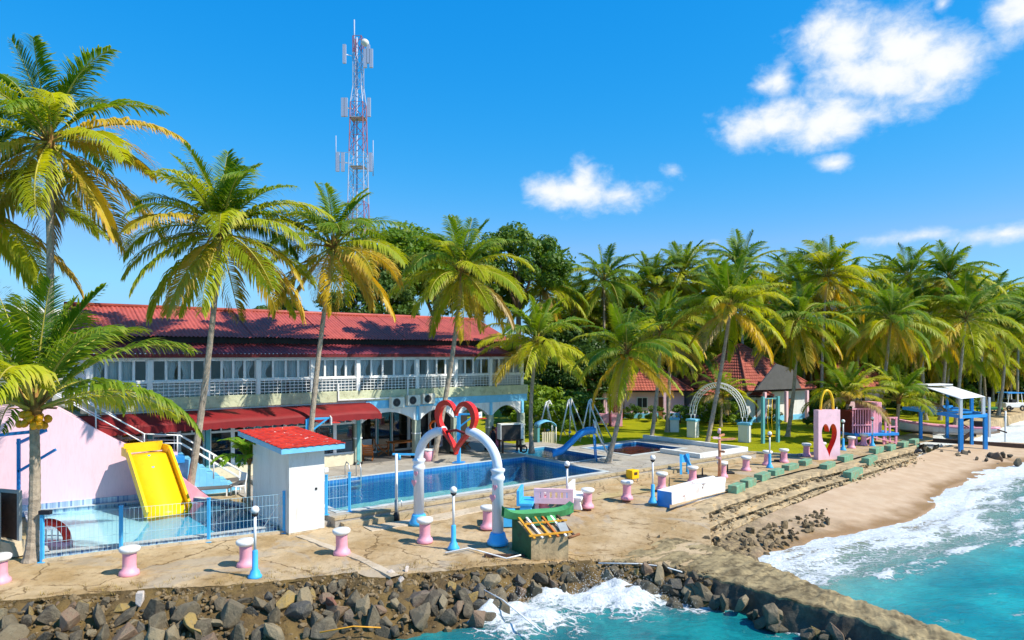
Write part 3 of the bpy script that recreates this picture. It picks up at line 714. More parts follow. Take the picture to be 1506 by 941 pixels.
deepa = np.zeros_like(X); deepa[near] = np.where(Dg > 0, 1.0, np.clip(1 + Dg / 1.0, 0, 1) * 0)
Z = np.full_like(X, SEA)
swell = .05 * np.sin(xs * 1.1 - ys * 1.9 + warp) + .09 * (fbm(xs * .9, ys * 1.6, 4, 95) - .5)
lift = np.clip(f, 0, 1) * (.02 + .10 * fbm(xs * 2.2, ys * 2.2, 4, 97)) + np.where(Dg > 0, np.clip(front - .25, 0, 1) * (.1 + 1.3 * fbm(xs * 1.5, ys * 1.5, 4, 101) ** 2), 0)
Z[near] += swell + lift - np.where((Dg < 0) & (D < 1.2), .04, 0)
P = np.stack([X, Y, Z], -1)
link('sea', grid_mesh('sea', P, M['sea'], attrs={'foam': foam, 'shallow': shal, 'deep': deepa}))['kind'] = 'structure'

# ------------------------------------------------------------------ pool deck and pools (axes u along the hotel, v away from the sea)
DZ = .35
def uvbox(mb, u0, u1, v0, v1, z0, z1, mi=0):
    vs = [UV(u, v, z) for z in (z0, z1) for (u, v) in ((u0, v0), (u1, v0), (u1, v1), (u0, v1))]
    return mb.add(vs, [(0,3,2,1),(4,5,6,7),(0,1,5,4),(1,2,6,5),(2,3,7,6),(3,0,4,7)], mi)
PU0, PU1, PV0, PV1 = 11.0, 25.6, 25.0, 31.4        # big pool
KU0, KU1, KV0, KV1 = 26.1, 29.3, 28.3, 34.0        # slide pool
LU0, LU1, LV0, LV1 = 31.0, 36.0, 28.0, 32.0        # far pool with the pale rim
mb = MB()
zt, zb = DZ, -.04
uvbox(mb, 10.4, 38.0, 24.0, PV0, zb, zt)                      # front strip
uvbox(mb, 10.4, PU0, PV0, 35.0, zb, zt)
uvbox(mb, PU0, PU1, PV1, 35.0, zb, zt)
uvbox(mb, PU1, KU0, PV0, 36.5, zb, zt)
uvbox(mb, KU0, KU1, PV0, KV0, zb, zt); uvbox(mb, KU0, KU1, KV1, 36.5, zb, zt)
uvbox(mb, KU1, LU0, PV0, 36.5, zb, zt)
uvbox(mb, LU0, LU1, PV0, LV0, zb, zt); uvbox(mb, LU0, LU1, LV1, 33.0, zb, zt); uvbox(mb, LU1, 38.0, PV0, 33.0, zb, zt)
mb.build('pool_deck', M['deck'], kind='structure')
# stepped front of the deck: two long kerb steps with stained faces
mb = MB(); uvbox(mb, 10.6, 37.2, 23.66, 24.0, -.03, .19); mb.build('deck_step', M['deck_side'], kind='structure')
mb = MB(); uvbox(mb, 10.37, 38.03, 23.97, 24.3, .29, .385); mb.build('deck_step', M['deck_side'], kind='structure')
mb = MB(); uvbox(mb, 9.2, 10.4, 24.4, 35.0, -.04, .16); mb.build('deck_step', M['deck'], kind='structure')
def pool(name, u0, u1, v0, v1, depth, tile, wall, water, wz, label):
    e = empty(name, UV((u0 + u1) / 2, (v0 + v1) / 2, DZ - depth), label, 'pool', rz=AU)
    hu, hv = (u1 - u0) / 2, (v1 - v0) / 2
    m = MB(); m.box2((-hu, -hv, -.1), (hu, hv, 0)); m.build('floor', tile, e)
    for nm, a, b in (('wall', (-hu - .01, -hv, 0), (-hu + .04, hv, depth)), ('wall', (hu - .04, -hv, 0), (hu + .01, hv, depth)), ('wall', (-hu + .04, -hv - .01, 0), (hu - .04, -hv + .04, depth)), ('wall', (-hu + .04, hv - .04, 0), (hu - .04, hv + .01, depth))):
        m = MB(); m.box2(a, b); m.build(nm, wall, e)
    for k, (a, b) in enumerate((((-hu - .22, -hv - .22), (hu + .22, -hv + .03)), ((-hu - .22, hv - .03), (hu + .22, hv + .22)), ((-hu - .22, -hv + .03), (-hu + .03, hv - .03)), ((hu - .03, -hv + .03), (hu + .22, hv - .03)))):
        m = MB(); m.box2((*a, depth), (*b, depth + .03)); m.build('coping', M['coping'], e, bevel=.01)
    m = MB(); m.add([(-hu, -hv, 0), (hu, -hv, 0), (hu, hv, 0), (-hu, hv, 0)], [(0, 1, 2, 3)]); m.build('water', water, e, (0, 0, depth - wz))
    return e
M['coping'] = pm('pale_pool_coping', hx('#b9bfc0'), .6, .1, 2, .2, 20, dirt=hx('#8d9294'), dirt_amt=.2)
pool('swimming_pool', PU0, PU1, PV0, PV1, 1.5, M['pool_tile'], M['pool_wall'], M['pool_water'], .16, 'large rectangular blue swimming pool in front of the hotel arches')
pool('slide_pool', KU0, KU1, KV0, KV1, .8, M['pool_wall'], M['pool_wall'], M['pool_water'], .12, 'small blue pool under the blue slide')
pool('jetty_pool', LU0, LU1, LV0, LV1, .6, M['pool_wall'], M['pool_wall'], M['pool_water'], .12, 'small dark blue pool beside the lawn with a pale rim')
mb = MB(); uvbox(mb, 33.2, 38.1, 24.6, 24.9, DZ, .62); uvbox(mb, 37.8, 38.1, 24.9, 33.0, DZ, .62); uvbox(mb, 33.2, 33.5, 24.9, 27.6, DZ, .62)
mb.build('low_wall', M['white'], label='low white wall round the corner of the pool deck by the lawn', cat='wall', bevel=.02)
mb = MB(); a, b = G(1075, 665, .0), G(1172, 671, .0); mb.bar(a + Vector((0, 0, .06)), b + Vector((0, 0, .06)), .2, .16)
a2 = G(1200, 667.5); mb.bar(b + Vector((0, 0, .06)), a2 + Vector((0, 0, .06)), .2, .158)
mb.build('lawn_kerb', M['grey'], kind='structure')

# ------------------------------------------------------------------ hotel (local x along its front, y away from the pool)
HOT = Vector((0.63, 44.9, 0))
hotel = empty('hotel', HOT, 'long two-storey hotel with red corrugated roof, white window band and arcade', 'building', rz=AU)
BAYS = [-24.4, -22.0, -19.5, -17.1, -14.27, -11.66, -7.9, -5.2, -2.56, 0.0]
TL = -24.6
def hb(name, a, b, mat, bevel=0, parent=None):
    return MB().box2(a, b).build(name, mat, parent or hotel, bevel=bevel)
hb('floor_slab', (TL, 0, .02), (.4, 9, .37), M['floor_in'])
hb('wall', (TL, .25, 4.45), (TL + .2, 9, 6.3), M['white']); hb('wall', (TL, .32, .37), (TL + .2, 9, 3.4), M['pink_wall'])
hb('wall', (.1, .3, 4.45), (.3, 9, 6.3), M['white']); hb('wall', (TL + .2, 8.8, .37), (.1, 9, 6.3), M['cream'])
hb('band', (TL - .1, -.12, 3.86), (.45, .3, 4.45), M['stone_green'], .02)
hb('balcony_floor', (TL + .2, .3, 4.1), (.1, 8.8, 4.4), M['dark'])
hb('wall', (TL + .2, 2.6, 4.4), (.1, 2.7, 6.3), M['cream'])
hb('ceiling', (TL + .2, .3, 6.3), (.1, 8.8, 6.36), M['cream'])
hb('blue_band', (-11.2, -.08, 3.40), (.42, .28, 3.86), M['blue_fascia'], .01)
hb('wall', (TL + .2, -.02, 3.3), (-11.2, .28, 3.86), M['white'])
hb('window_head', (TL, -.05, 6.2), (.35, .2, 6.33), M['white'], .01)
hb('window_sill', (TL, -.07, 5.12), (.35, .2, 5.22), M['white'], .01)
# window bays: posts, windows (frame > pane, curtain), railing panels below
rc = random.Random(5)
for i, t in enumerate(BAYS):
    hb('post', (t - .11, -.09, 4.45), (t + .11, .22, 6.2), M['white'], .01)
cur = {}
def curtain(w, h, k):
    n = 26; x = np.linspace(0, w, n); P = np.zeros((5, n, 3)); q = random.Random(k)
    ph = q.random() * 6; sweep = q.choice([0, 0, 0, .35, -.35, .5])
    for j, zz in enumerate(np.linspace(0, h, 5)):
        pin = 1 - abs(sweep) * (1 - abs(zz / h - .3) * 1.2 if zz / h < .7 else .1)
        xs_ = x * pin if sweep >= 0 else w - (w - x) * pin
        P[j, :, 0] = xs_; P[j, :, 1] = .045 * np.sin(x * 26 + ph) + .02 * np.sin(x * 61 + ph); P[j, :, 2] = zz
    return grid_mesh('curtain', P, M['curtain'])
for i in range(len(BAYS) - 1):
    a, b = BAYS[i] + .11, BAYS[i + 1] - .11; n = 4 if b - a < 3.2 else 5
    w = (b - a) / n
    for k in range(n):
        x0 = a + k * w
        fr = MB(); fw_ = .055
        fr.box2((0, -.03, 0), (fw_, .05, .98)); fr.box2((w - fw_, -.03, 0), (w, .05, .98)); fr.box2((fw_, -.028, 0), (w - fw_, .048, fw_)); fr.box2((fw_, -.028, .98 - fw_), (w - fw_, .048, .98))
        fo_ = fr.build('window', M['white'], hotel, (x0, .02, 5.22))
        MB().add([(fw_, .01, fw_), (w - fw_, .01, fw_), (w - fw_, .01, .98 - fw_), (fw_, .01, .98 - fw_)], [(0, 1, 2, 3)]).build('pane', M['glass'], fo_)
        if rc.random() < .86: link('curtain', curtain(w * .96, .95, i * 9 + k), fo_, (.02, .22, .02))
    # railing panel
    rl = MB()
    for z in (4.56, 4.72, 4.88, 5.04): rl.box2((a, -.03, z - .018), (b, 0, z + .018))
    nv = int((b - a) / .21)
    for k in range(nv + 1): x = a + (b - a) * k / nv; rl.box2((x - .014, -.026, 4.45), (x + .014, -.004, 5.12))
    rl.build('railing', M['white'], hotel)
    MB().add([(a, .06, 4.45), (b, .06, 4.45), (b, .06, 5.12), (a, .06, 5.12)], [(0, 1, 2, 3)]).build('pane', M['glass'], hotel)
    if rc.random() < .9: link('curtain', curtain(b - a, .68, 200 + i), hotel, (a, .3, 4.45))
# roofs: corrugated sheets, each one a piece
def sheet(w, L, rise, wave=.2, amp=.032, nseg=6):
    n = int(w / wave) * nseg + 1; xs_ = np.linspace(0, w, n); P = np.zeros((4, n, 3))
    for j, s_ in enumerate(np.linspace(0, 1, 4)):
        P[j, :, 0] = xs_; P[j, :, 1] = L * s_; P[j, :, 2] = rise * s_ + amp * np.sin(xs_ / wave * 2 * math.pi) - .0 * s_
    return P
roofU = MB(); roofU.prism([(0, 0), (7.2, 0), (3.6, 1.42)], 24.3, (-12.5, 1.5, 7.32), (0, 1, 0), (0, 0, 1)); roofU = roofU.build('roof', M['maroon'], hotel)
sw = 1.0; me_u = grid_mesh('roof_sheet', sheet(sw + .06, 4.05, 1.62), M['roof']); me_b = grid_mesh('roof_sheet', sheet(sw + .06, 4.05, -1.62), M['roof'])
rs = random.Random(11)
for k in range(25):
    x = -24.9 + k * sw
    link('roof_sheet', me_u, roofU, (x, 1.16, 7.33 + rs.uniform(0, .03)), (rs.uniform(-.006, .006), rs.uniform(-.012, .012), rs.uniform(-.004, .004)))
    link('roof_sheet', me_b, roofU, (x, 5.15, 8.93 + rs.uniform(0, .02)), (0, rs.uniform(-.008, .008), 0))
rd = MB(); rd.tube([(-24.9, 5.16, 8.97), (.1, 5.16, 8.97)], .11, 8); rd.build('ridge_cap', M['roof'], roofU)
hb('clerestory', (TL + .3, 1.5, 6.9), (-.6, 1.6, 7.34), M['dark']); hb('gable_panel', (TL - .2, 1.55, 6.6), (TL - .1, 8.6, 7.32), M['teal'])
roofS = hb('lower_roof', (TL - .2, -.28, 6.37), (-1.3, 1.45, 6.44), M['maroon'])
me_s = grid_mesh('roof_sheet', sheet(sw + .06, 2.12, .62), M['roof_dark'])
for k in range(24):
    link('roof_sheet', me_s, roofS, (-25.1 + k * sw, -.38, 6.46 + rs.uniform(0, .02)), (rs.uniform(-.006, .006), rs.uniform(-.012, .012), 0))
hb('fascia', (TL - .45, -.36, 6.31), (-1.15, -.29, 6.49), M['maroon'])
for sx in (TL - .47, -1.17):
    MB().prism([(-.36, 6.42), (1.6, 7.1), (1.6, 6.5), (-.28, 6.34)], .05, (sx, 0, 0), (0, 1, 0), (0, 0, 1)).build('barge_board', M['maroon'], roofS)
MB().box2((-1.3, -.3, 6.33), (.6, 6, 6.43)).build('roof_slab', M['white'], hotel)
# awning with scalloped valance
aw = MB(); na = 60; x0, x1 = TL - .3, -11.0
prof = [(.0, 3.78), (-.6, 3.66), (-1.15, 3.48), (-1.55, 3.28)]
P = np.zeros((4, na, 3)); xs_ = np.linspace(x0, x1, na)
for j, (yy, zz) in enumerate(prof): P[j, :, 0] = xs_; P[j, :, 1] = yy; P[j, :, 2] = zz + (.02 * np.sin(xs_ * 2.1 + j) if j else 0)
awo = link('awning', grid_mesh('awning', P[::-1], M['red_dull']), hotel)
so = awo.modifiers.new('solid', 'SOLIDIFY'); so.thickness = .02
n = 190; xs_ = np.linspace(x0, x1, n); P = np.zeros((2, n, 3)); P[:, :, 0] = xs_; P[0, :, 1] = -1.56; P[1, :, 1] = -1.57; P[0, :, 2] = 3.28 + .02 * np.sin(xs_ * 2.1 + 3); P[1, :, 2] = 3.02 - .05 * np.abs(np.sin(xs_ / .42 * math.pi))
v_ = link('valance', grid_mesh('valance', P, M['red_dull'], False), hotel); v_.modifiers.new('solid', 'SOLIDIFY').thickness = .015
MB().prism([(0, 3.78), (-1.55, 3.28), (-1.55, 3.05), (0, 3.3)], .02, (x1, 0, 0), (0, 1, 0), (0, 0, 1)).build('awning_end', M['ac'], hotel)
# ground floor shopfront under the awning
for i, t in enumerate(BAYS[:6]):
    hb('teal_column', (t - .1, -.14, .37), (t + .1, .16, 3.3), M['teal'], .01)
for i in range(5):
    a, b = BAYS[i] + .1, BAYS[i + 1] - .1
    hb('base_wall', (a, .0, .37), (b, .2, 1.0), M['cream'])
    w = (b - a) / 2
    for k in range(2):
        x0_ = a + k * w
        fr = MB(); h_ = 2.3; f_ = .09
        fr.box2((0, 0, 0), (f_, .1, h_)); fr.box2((w - f_, 0, 0), (w, .1, h_)); fr.box2((f_, .002, 0), (w - f_, .098, f_)); fr.box2((f_, .002, h_ - f_), (w - f_, .098, h_)); fr.box2((f_, .002, 1.62), (w - f_, .098, 1.72)); fr.box2((w / 2 - .03, .004, 1.72), (w / 2 + .03, .096, h_ - f_))
        fo_ = fr.build('shop_window', M['white'], hotel, (x0_, .05, 1.0))
        MB().add([(f_, .06, f_), (w - f_, .06, f_), (w - f_, .06, h_ - f_), (f_, .06, h_ - f_)], [(0, 1, 2, 3)]).build('pane', M['glass_dark'], fo_)
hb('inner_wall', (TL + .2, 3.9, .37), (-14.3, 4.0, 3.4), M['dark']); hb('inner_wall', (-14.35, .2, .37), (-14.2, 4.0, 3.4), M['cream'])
hb('ceiling', (TL + .2, .3, 3.42), (.1, 8.8, 3.5), M['cream'])
# arcade: columns, arches, pilaster stripes
for t in BAYS[5:]:
    c_ = hb('column', (t - .2, -.1, .37), (t + .2, .26, 2.6), M['stone_col'], .02)
    hb('column_band', (t - .22, -.125, 1.78), (t + .22, .285, 1.86), M['white'], .01, None)
    hb('pilaster', (t - .09, -.13, 2.6), (t + .09, -.06, 3.4), M['blue_fascia'])
    hb('column_foot', (t - .24, -.14, .37), (t + .24, .3, .5), M['black'])
for a, b in zip([-14.27] + BAYS[5:-1], BAYS[5:]):
    w = b - a; pts = [(-w / 2, 3.4), (-w / 2, 2.6)]
    hw = w / 2 - .22
    for k in range(17):
        q = -1 + 2 * k / 16; pts.append((q * hw, 2.62 + .55 * math.cos(q * math.pi / 2) ** .8))
    pts += [(w / 2, 2.6), (w / 2, 3.4)]
    m_ = MB(); n_ = len(pts)
    m_.prism(pts, .3, ((a + b) / 2, .1, 0), (1, 0, 0), (0, 0, 1)); m_.build('arch', M['white'], hotel)
# veranda back wall: glazed doors
BK = 3.3
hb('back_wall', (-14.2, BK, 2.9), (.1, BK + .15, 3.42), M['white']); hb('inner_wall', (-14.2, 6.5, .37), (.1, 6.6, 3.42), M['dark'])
hb('counter', (-13.9, BK - .05, .37), (-9.2, BK + .3, 1.25), M['white'])
x = -14.1; k = 0
while x < -4.2:
    w = [1.5, .95, 1.2][k % 3]
    fr = MB(); f_ = .07; h_ = 2.53
    fr.box2((0, 0, 0), (f_, .1, h_)); fr.box2((w - f_, 0, 0), (w, .1, h_)); fr.box2((f_, .002, h_ - f_), (w - f_, .098, h_)); fr.box2((f_, .002, 0), (w - f_, .098, .12))
    d_ = fr.build('glass_door', M['white'] if k % 4 else M['teal'], hotel, (x, BK, .37))
    MB().add([(f_, .05, .1), (w - f_, .05, .1), (w - f_, .05, h_ - f_), (f_, .05, h_ - f_)], [(0, 1, 2, 3)]).build('pane', M['glass_dark'], d_)
    x += w + .04; k += 1
hb('inner_wall', (-4.2, 3.3, .37), (-4.05, 8.7, 3.42), M['pink_wall'])
hb('downpipe', (-12.9, -.2, 3.95), (-12.83, -.13, 4.9), M['white']); hb('downpipe', (-8.65, -.2, 3.9), (-8.58, -.13, 5.1), M['white']); hb('downpipe', (-12.83, -.2, 3.95), (-9.2, -.14, 4.02), M['white'])

# air conditioners
def ac(t, z, label):
    e = empty('air_conditioner', HOT + Matrix.Rotation(AU, 3, 'Z') @ Vector((t, -.32, z)), label, 'air conditioner', 'air conditioners over the arches', rz=AU)
    MB().box2((-.42, -.17, 0), (.42, .17, .6)).build('casing', M['ac'], e, bevel=.03)
    m = MB(); m.tube([(-.1 + .22 * math.cos(a), -.18, .3 + .22 * math.sin(a)) for a in np.linspace(0, 2 * math.pi, 25)[:-1]], .018, 6, closed=True)
    for q in range(6): a = q * math.pi / 6; m.bar((-.1 - .22 * math.cos(a), -.185, .3 - .22 * math.sin(a)), (-.1 + .22 * math.cos(a), -.185, .3 + .22 * math.sin(a)), .01)
    m.build('fan_grille', M['grey_dark'], e)
    MB().cyl((-.1, -.17, .3), (-.1, -.178, .3), .2, n=20).build('fan', M['dark'], e)
    for s_ in (-.3, .3): MB().box2((s_ - .02, -.17, -.05), (s_ + .02, .24, 0)).build('bracket', M['steel'], e)
ac(-9.4, 3.42, 'cream air conditioner nearest the red awning on the blue band'); ac(-8.35, 3.5, 'cream air conditioner between the two others on the blue band'); ac(-7.35, 3.55, 'cream air conditioner with a round pipe coil by the big palm trunk')
def hloc(t, s_, z=.37): return HOT + Matrix.Rotation(AU, 3, 'Z') @ Vector((t, s_, z))

# chairs and tables in the veranda
def deck_chair(loc, rz, label):
    e = empty('wooden_chair', loc, label, 'chair', 'wooden chairs in the veranda', rz)
    for s_ in (-.26, .26):
        MB().bar((s_, -.35, 0), (s_, .3, .62), .05).build('leg', M['wood_orange'], e); MB().bar((s_, .32, 0), (s_, -.3, .42), .05).build('leg', M['wood_orange'], e)
        MB().bar((s_, -.4, .6), (s_, .3, .6), .06, .03).build('armrest', M['wood_orange'], e)
    for k in range(5): MB().box((0, -.28 + k * .13, .42 - k * .03), (.5, .09, .02)).build('seat_slat', M['wood_orange'], e)
    for k in range(5): MB().box((0, .3 + k * .05, .42 + k * .12), (.5, .02, .09)).build('back_slat', M['wood_orange'], e)
    for s_ in (-.26, .26): MB().bar((s_, .28, .35), (s_, .54, 1.0), .05).build('back_post', M['wood_orange'], e)
deck_chair(hloc(-10.6, .9), AU + 2.6, 'orange wooden chair beside the first arcade column'); deck_chair(hloc(-12.4, 1.2), AU + .4, 'orange wooden chair behind the white pump hut roof')
deck_chair(hloc(-9.0, 2.2), AU + 1.2, 'orange wooden chair pushed to the long veranda table'); deck_chair(hloc(-3.5, 1.6), AU + .3, 'orange wooden chair in the shade behind the red heart')
def table(loc, rz, L, W, H, label, mat):
    e = empty('wooden_table', loc, label, 'table', None, rz)
    MB().box2((-L / 2, -W / 2, H - .05), (L / 2, W / 2, H)).build('tabletop', mat, e, bevel=.01)
    for sx in (-1, 1):
        for sy in (-1, 1): MB().box2((sx * (L / 2 - .1) - .04, sy * (W / 2 - .1) - .04, 0), (sx * (L / 2 - .1) + .04, sy * (W / 2 - .1) + .04, H - .05)).build('leg', mat, e)
    return e
table(hloc(-7.4, 1.9), AU, 2.6, .9, .78, 'long brown wooden table in the arcade', M['wood_orange'])
# display cabinet on wheels at the end of the arcade
e = empty('display_cabinet', G(750, 664.5, .37), 'dark cabinet in a white frame on a wooden cart with one wheel', 'cabinet', rz=AU * .6)
MB().box2((-.75, -.35, .72), (.75, .35, .82)).build('shelf', M['wood_dark'], e)
MB().box2((-.7, -.25, .82), (.62, .3, 1.72)).build('cabinet_box', M['dark'], e)
m = MB(); m.box2((-.74, -.3, .82), (-.7, .32, 1.78)); m.box2((.62, -.3, .82), (.8, .32, 1.78)); m.box2((-.7, -.298, 1.72), (.62, .318, 1.78)); m.build('frame', M['white'], e)
for x, y in ((-.6, -.28), (.6, -.28), (-.6, .28), (.6, .28)): MB().box2((x - .05, y - .05, 0), (x + .05, y + .05, .72)).build('leg', M['wood_dark'], e)
m = MB(); m.tube([(.72 + .19 * math.cos(a), -.55, .2 + .19 * math.sin(a)) for a in np.linspace(0, 6.283, 19)[:-1]], .05, 7, closed=True); m.bar((.55, -.55, .2), (.89, -.55, .2), .04); m.bar((.72, -.55, .03), (.72, -.55, .37), .04); m.cyl((.72, -.55, .2), (.72, -.28, .2), .03); m.build('wheel', M['black'], e)

# ------------------------------------------------------------------ people in the arcade
def person(loc, rz, label, top, bottom, skin, hair, scarf=None, h=1.6):
    e = empty('person', loc, label, 'person', None, rz)
    k = h / 1.7
    J = [(0, 0, .95), (0, .01, 1.15), (0, .0, 1.38), (0, -.01, 1.48), (0, -.02, 1.60), (0, -.03, 1.70),
         (.17, 0, 1.38), (.23, -.03, 1.12), (.2, -.2, .98), (.16, -.27, .97), (-.17, 0, 1.38), (-.22, .03, 1.12), (-.22, -.02, .87), (-.21, -.05, .78),
         (.09, 0, .9), (.1, -.02, .5), (.1, .02, .08), (.11, -.14, .04), (-.09, 0, .9), (-.1, .03, .5), (-.1, .08, .08), (-.11, -.06, .04)]
    E = [(0,1),(1,2),(2,3),(3,4),(4,5),(2,6),(6,7),(7,8),(8,9),(2,10),(10,11),(11,12),(12,13),(0,14),(14,15),(15,16),(16,17),(0,18),(18,19),(19,20),(20,21)]
    rad = [.14,.13,.15,.06,.10,.085,.07,.05,.04,.035,.07,.05,.04,.035,.10,.07,.05,.04,.10,.07,.05,.04]
    me = bpy.data.meshes.new('body'); me.from_pydata([(x * k, y * k, z * k) for x, y, z in J], E, []); me.materials.append(skin)
    o = link('body', me, e); sk = o.modifiers.new('skin', 'SKIN'); 
    for v, r in zip(me.skin_vertices[0].data, rad): v.radius = (r * k, r * k * .85)
    me.skin_vertices[0].data[0].use_root = True
    o.modifiers.new('sub', 'SUBSURF').levels = 1; o.modifiers['sub'].render_levels = 2
    MB().lathe([(.2, .78), (.185, .95), (.165, 1.1), (.19, 1.3), (.15, 1.42), (.075, 1.47)], n=16).build('shirt', top, e, (0, 0, 0)).scale = (k, k * .85, k)
    MB().lathe([(.2, .1), (.19, .4), (.2, .7), (.18, .98)], n=16).build('skirt', bottom, e).scale = (k, k * .85, k)
    MB().sphere((0, -.0, 1.66), .125, 12).build('hair' if not scarf else 'head_scarf', scarf or hair, e, (0, .03, 0)).scale = (k, k, k)
    for sx in (-.035, .035): MB().sphere((sx * k, -.115 * k, 1.645 * k), .014, 6).build('eye', M['black'], e)
    MB().sphere((0, -.13 * k, 1.61 * k), .02, 6).build('nose', skin, e)
    return e
M['skin'] = pm('skin', hx('#8a5a40'), .6, .05); M['hair'] = pm('black_hair', (.015, .012, .01), .6, .1)
M['navy'] = pm('navy_cloth', hx('#1a2030'), .85, .1); M['pink_cloth'] = pm('pink_cloth', hx('#e884b4'), .85, .1)
person(G(725, 663, .37), R(200), 'person in dark navy clothes standing beside the display cabinet', M['navy'], M['navy'], M['skin'], M['hair'], None, 1.5)
person(G(732, 659, .37), R(170), 'person in a pink top and white head band behind the cabinet', M['pink_cloth'], M['pink_cloth'], M['skin'], M['hair'], None, 1.62)

# ------------------------------------------------------------------ white pump hut with red tiled roof
HZ = R(40)
hut = empty('pump_hut', G(425, 787), 'white plastered pump hut with sky blue fascia and worn red tiled roof', 'hut', rz=HZ)
MB().box2((0, 0, 0), (1.35, 3.7, 3.0)).build('wall', M['white'], hut, bevel=.015)
MB().box2((-.01, -.02, -.02), (1.36, 3.72, .06)).build('plinth', M['conc'], hut)
MB().box2((.98, -.03, 1.5), (1.06, .0, 1.58)).build('switch', M['black'], hut)
MB().box2((1.34, -.02, 2.1), (1.5, .2, 2.26)).build('wall_lamp', M['white'], hut)
rf = MB(); rf.add([(-.45, -.45, 2.98), (1.95, -.45, 2.98), (1.95, 4.1, 3.22), (-.45, 4.1, 3.22), (-.45, -.45, 3.17), (1.95, -.45, 3.17), (1.95, 4.1, 3.41), (-.45, 4.1, 3.41)],
       [(0,3,2,1),(4,5,6,7),(0,1,5,4),(1,2,6,5),(2,3,7,6),(3,0,4,7)]); rf = rf.build('roof', M['blue_fascia'], hut)
def hut_tile_mat():
    m = bpy.data.materials.new('peeling_red_tile'); m.use_nodes = True; N = NT(m.node_tree); b = N.n['Principled BSDF']
    g = N.new('ShaderNodeNewGeometry'); v = g.outputs['Position']; oi = N.new('ShaderNodeObjectInfo')
    c = N.mix(oi.outputs['Random'], hx('#b8291a'), hx('#d8412a'))
    c = N.mix(N.math('MULTIPLY', N.ramp(N.noise(v, 3, 5, .7), .5, .7), .7), c, hx('#8f2416'))
    mp = N.new('ShaderNodeMapping'); mp.inputs['Scale'].default_value = (1, 1.3, 1); mp.inputs['Rotation'].default_value = (0, 0, -HZ); N.link(v, mp.inputs[0])
    c = N.mix(N.ramp(N.noise(mp.outputs[0], 2.3, 5, .75), .635, .655), c, (.72, .62, .56))
    N.link(c, b.inputs['Base Color']); b.inputs['Roughness'].default_value = .55
    return m
M['hut_tile'] = hut_tile_mat()
tm = MB(); pr = [(k / 6 * .3, .03 * math.sin(k / 6 * math.pi)) for k in range(7)]
tm.add([(x, 0, z + .035) for x, z in pr] + [(x, .40, z + .006) for x, z in pr] + [(x, 0, z) for x, z in pr], [(i, i + 1, 8 + i, 7 + i) for i in range(6)] + [(14 + i, 15 + i, i + 1, i) for i in range(6)])
tme = tm.mesh('roof_tile', M['hut_tile'])
for r_ in range(12):
    for c_ in range(8):
        link('roof_tile', tme, rf, (-.46 + c_ * .302, -.48 + r_ * .385, 3.172 + r_ * .385 * .0527), (R(3) + rs.uniform(-.015, .015), rs.uniform(-.02, .02), rs.uniform(-.02, .02)))

# ------------------------------------------------------------------ paddling pool, slide and pink stair
kp = [G(*p) for p in [(66, 821), (178, 808), (300, 794), (404, 780), (358, 747), (268, 734), (212, 742), (40, 757)]]
kc = sum(kp, Vector()) / len(kp)
kids = empty('paddling_pool', (kc.x, kc.y, -.05), 'shallow pale blue paddling pool behind the wire fence', 'pool')
loc = lambda L: [(p.x - kc.x, p.y - kc.y) for p in L]
def flat(poly, z, name, mat, parent, th=None):
    m = MB()
    if th: m.prism(poly, th, (0, 0, z - th / 2), (1, 0, 0), (0, 1, 0))
    else: m.add([(x, y, z) for x, y in poly], [tuple(range(len(poly)))])
    return m.build(name, mat, parent)
L_ = loc(kp)
s0, s1 = G(222, 762), G(262, 788); ls = loc([s0, s1])
pale = [L_[0], L_[1], (ls[1][0] - 1.3, ls[1][1] - .3), ls[0], L_[6], L_[7]]
flat(L_, .02, 'floor', M['kid_tile_blue'], kids); flat(pale, .05, 'shallow_floor', M['kid_tile'], kids)
flat([(x * .995, y * .995) for x, y in L_], .15, 'water', M['kid_water'], kids)
for i in range(len(L_)):
    a, b = Vector((*L_[i], 0)), Vector((*L_[(i + 1) % len(L_)], 0))
    m = MB(); m.bar(a + Vector((0, 0, .10)), b + Vector((0, 0, .10)), .16, .22); m.build('rim_wall', M['mosaic'], kids)
    m = MB(); m.bar(a + Vector((0, 0, .225)), b + Vector((0, 0, .225)), .26, .03); m.build('coping', M['coping'], kids)
# pink stair wall
st = empty('pink_stair', (-17.5, 28.6, 0), 'pale pink stair block with sloping top beside the paddling pool', 'staircase', rz=R(32))
# local x along the wall; descends to the right
poly = [(-5, -.05), (3.1, -.05), (3.1, 2.1), (1.7, 2.2), (-1.6, 4.4), (-5, 4.4)]
MB().prism(poly, 1.5, (0, .75, 0), (1, 0, 0), (0, 0, 1)).build('wall', M['pink_wall'], st)
MB().box2((-5, -.03, -.04), (3.1, .0, .42)).build('tile_skirt', M['mosaic'], st)
for k in range(9):
    MB().box2((3.1 + k * .3, .1, -.05), (3.4 + k * .3, 1.45, 1.95 - k * .22)).build('step', M['blue_fascia'], st, bevel=.01)
for y in (.1, 1.4):
    MB().tube([(-1.9, y, 5.55), (1.8, y, 3.0), (3.2, y, 2.85), (6.0, y, .85)], .03, 8).build('handrail', M['white_clean'], st)
    MB().tube([(-1.9, y, 5.15), (1.8, y, 2.6), (3.2, y, 2.5), (6.0, y, .5)], .025, 8).build('handrail', M['white_clean'], st)
    for x, zt_, zb_ in ((-1.8, 5.5, 4.6), (0, 4.25, 3.3), (1.8, 3.0, 2.1), (3.1, 2.85, 2.0), (4.6, 1.87, .8), (5.95, .88, 0)):
        MB().cyl((x, y, zb_), (x, y, zt_), .028, n=8).build('baluster', M['white_clean'], st)
MB().prism([(1.7, 0), (4.4, 0), (3.1, 1.2), (1.7, 1.9)], .9, (0, -.35, 0), (1, 0, 0), (0, 0, 1)).build('side_wall', M['pink'], st)
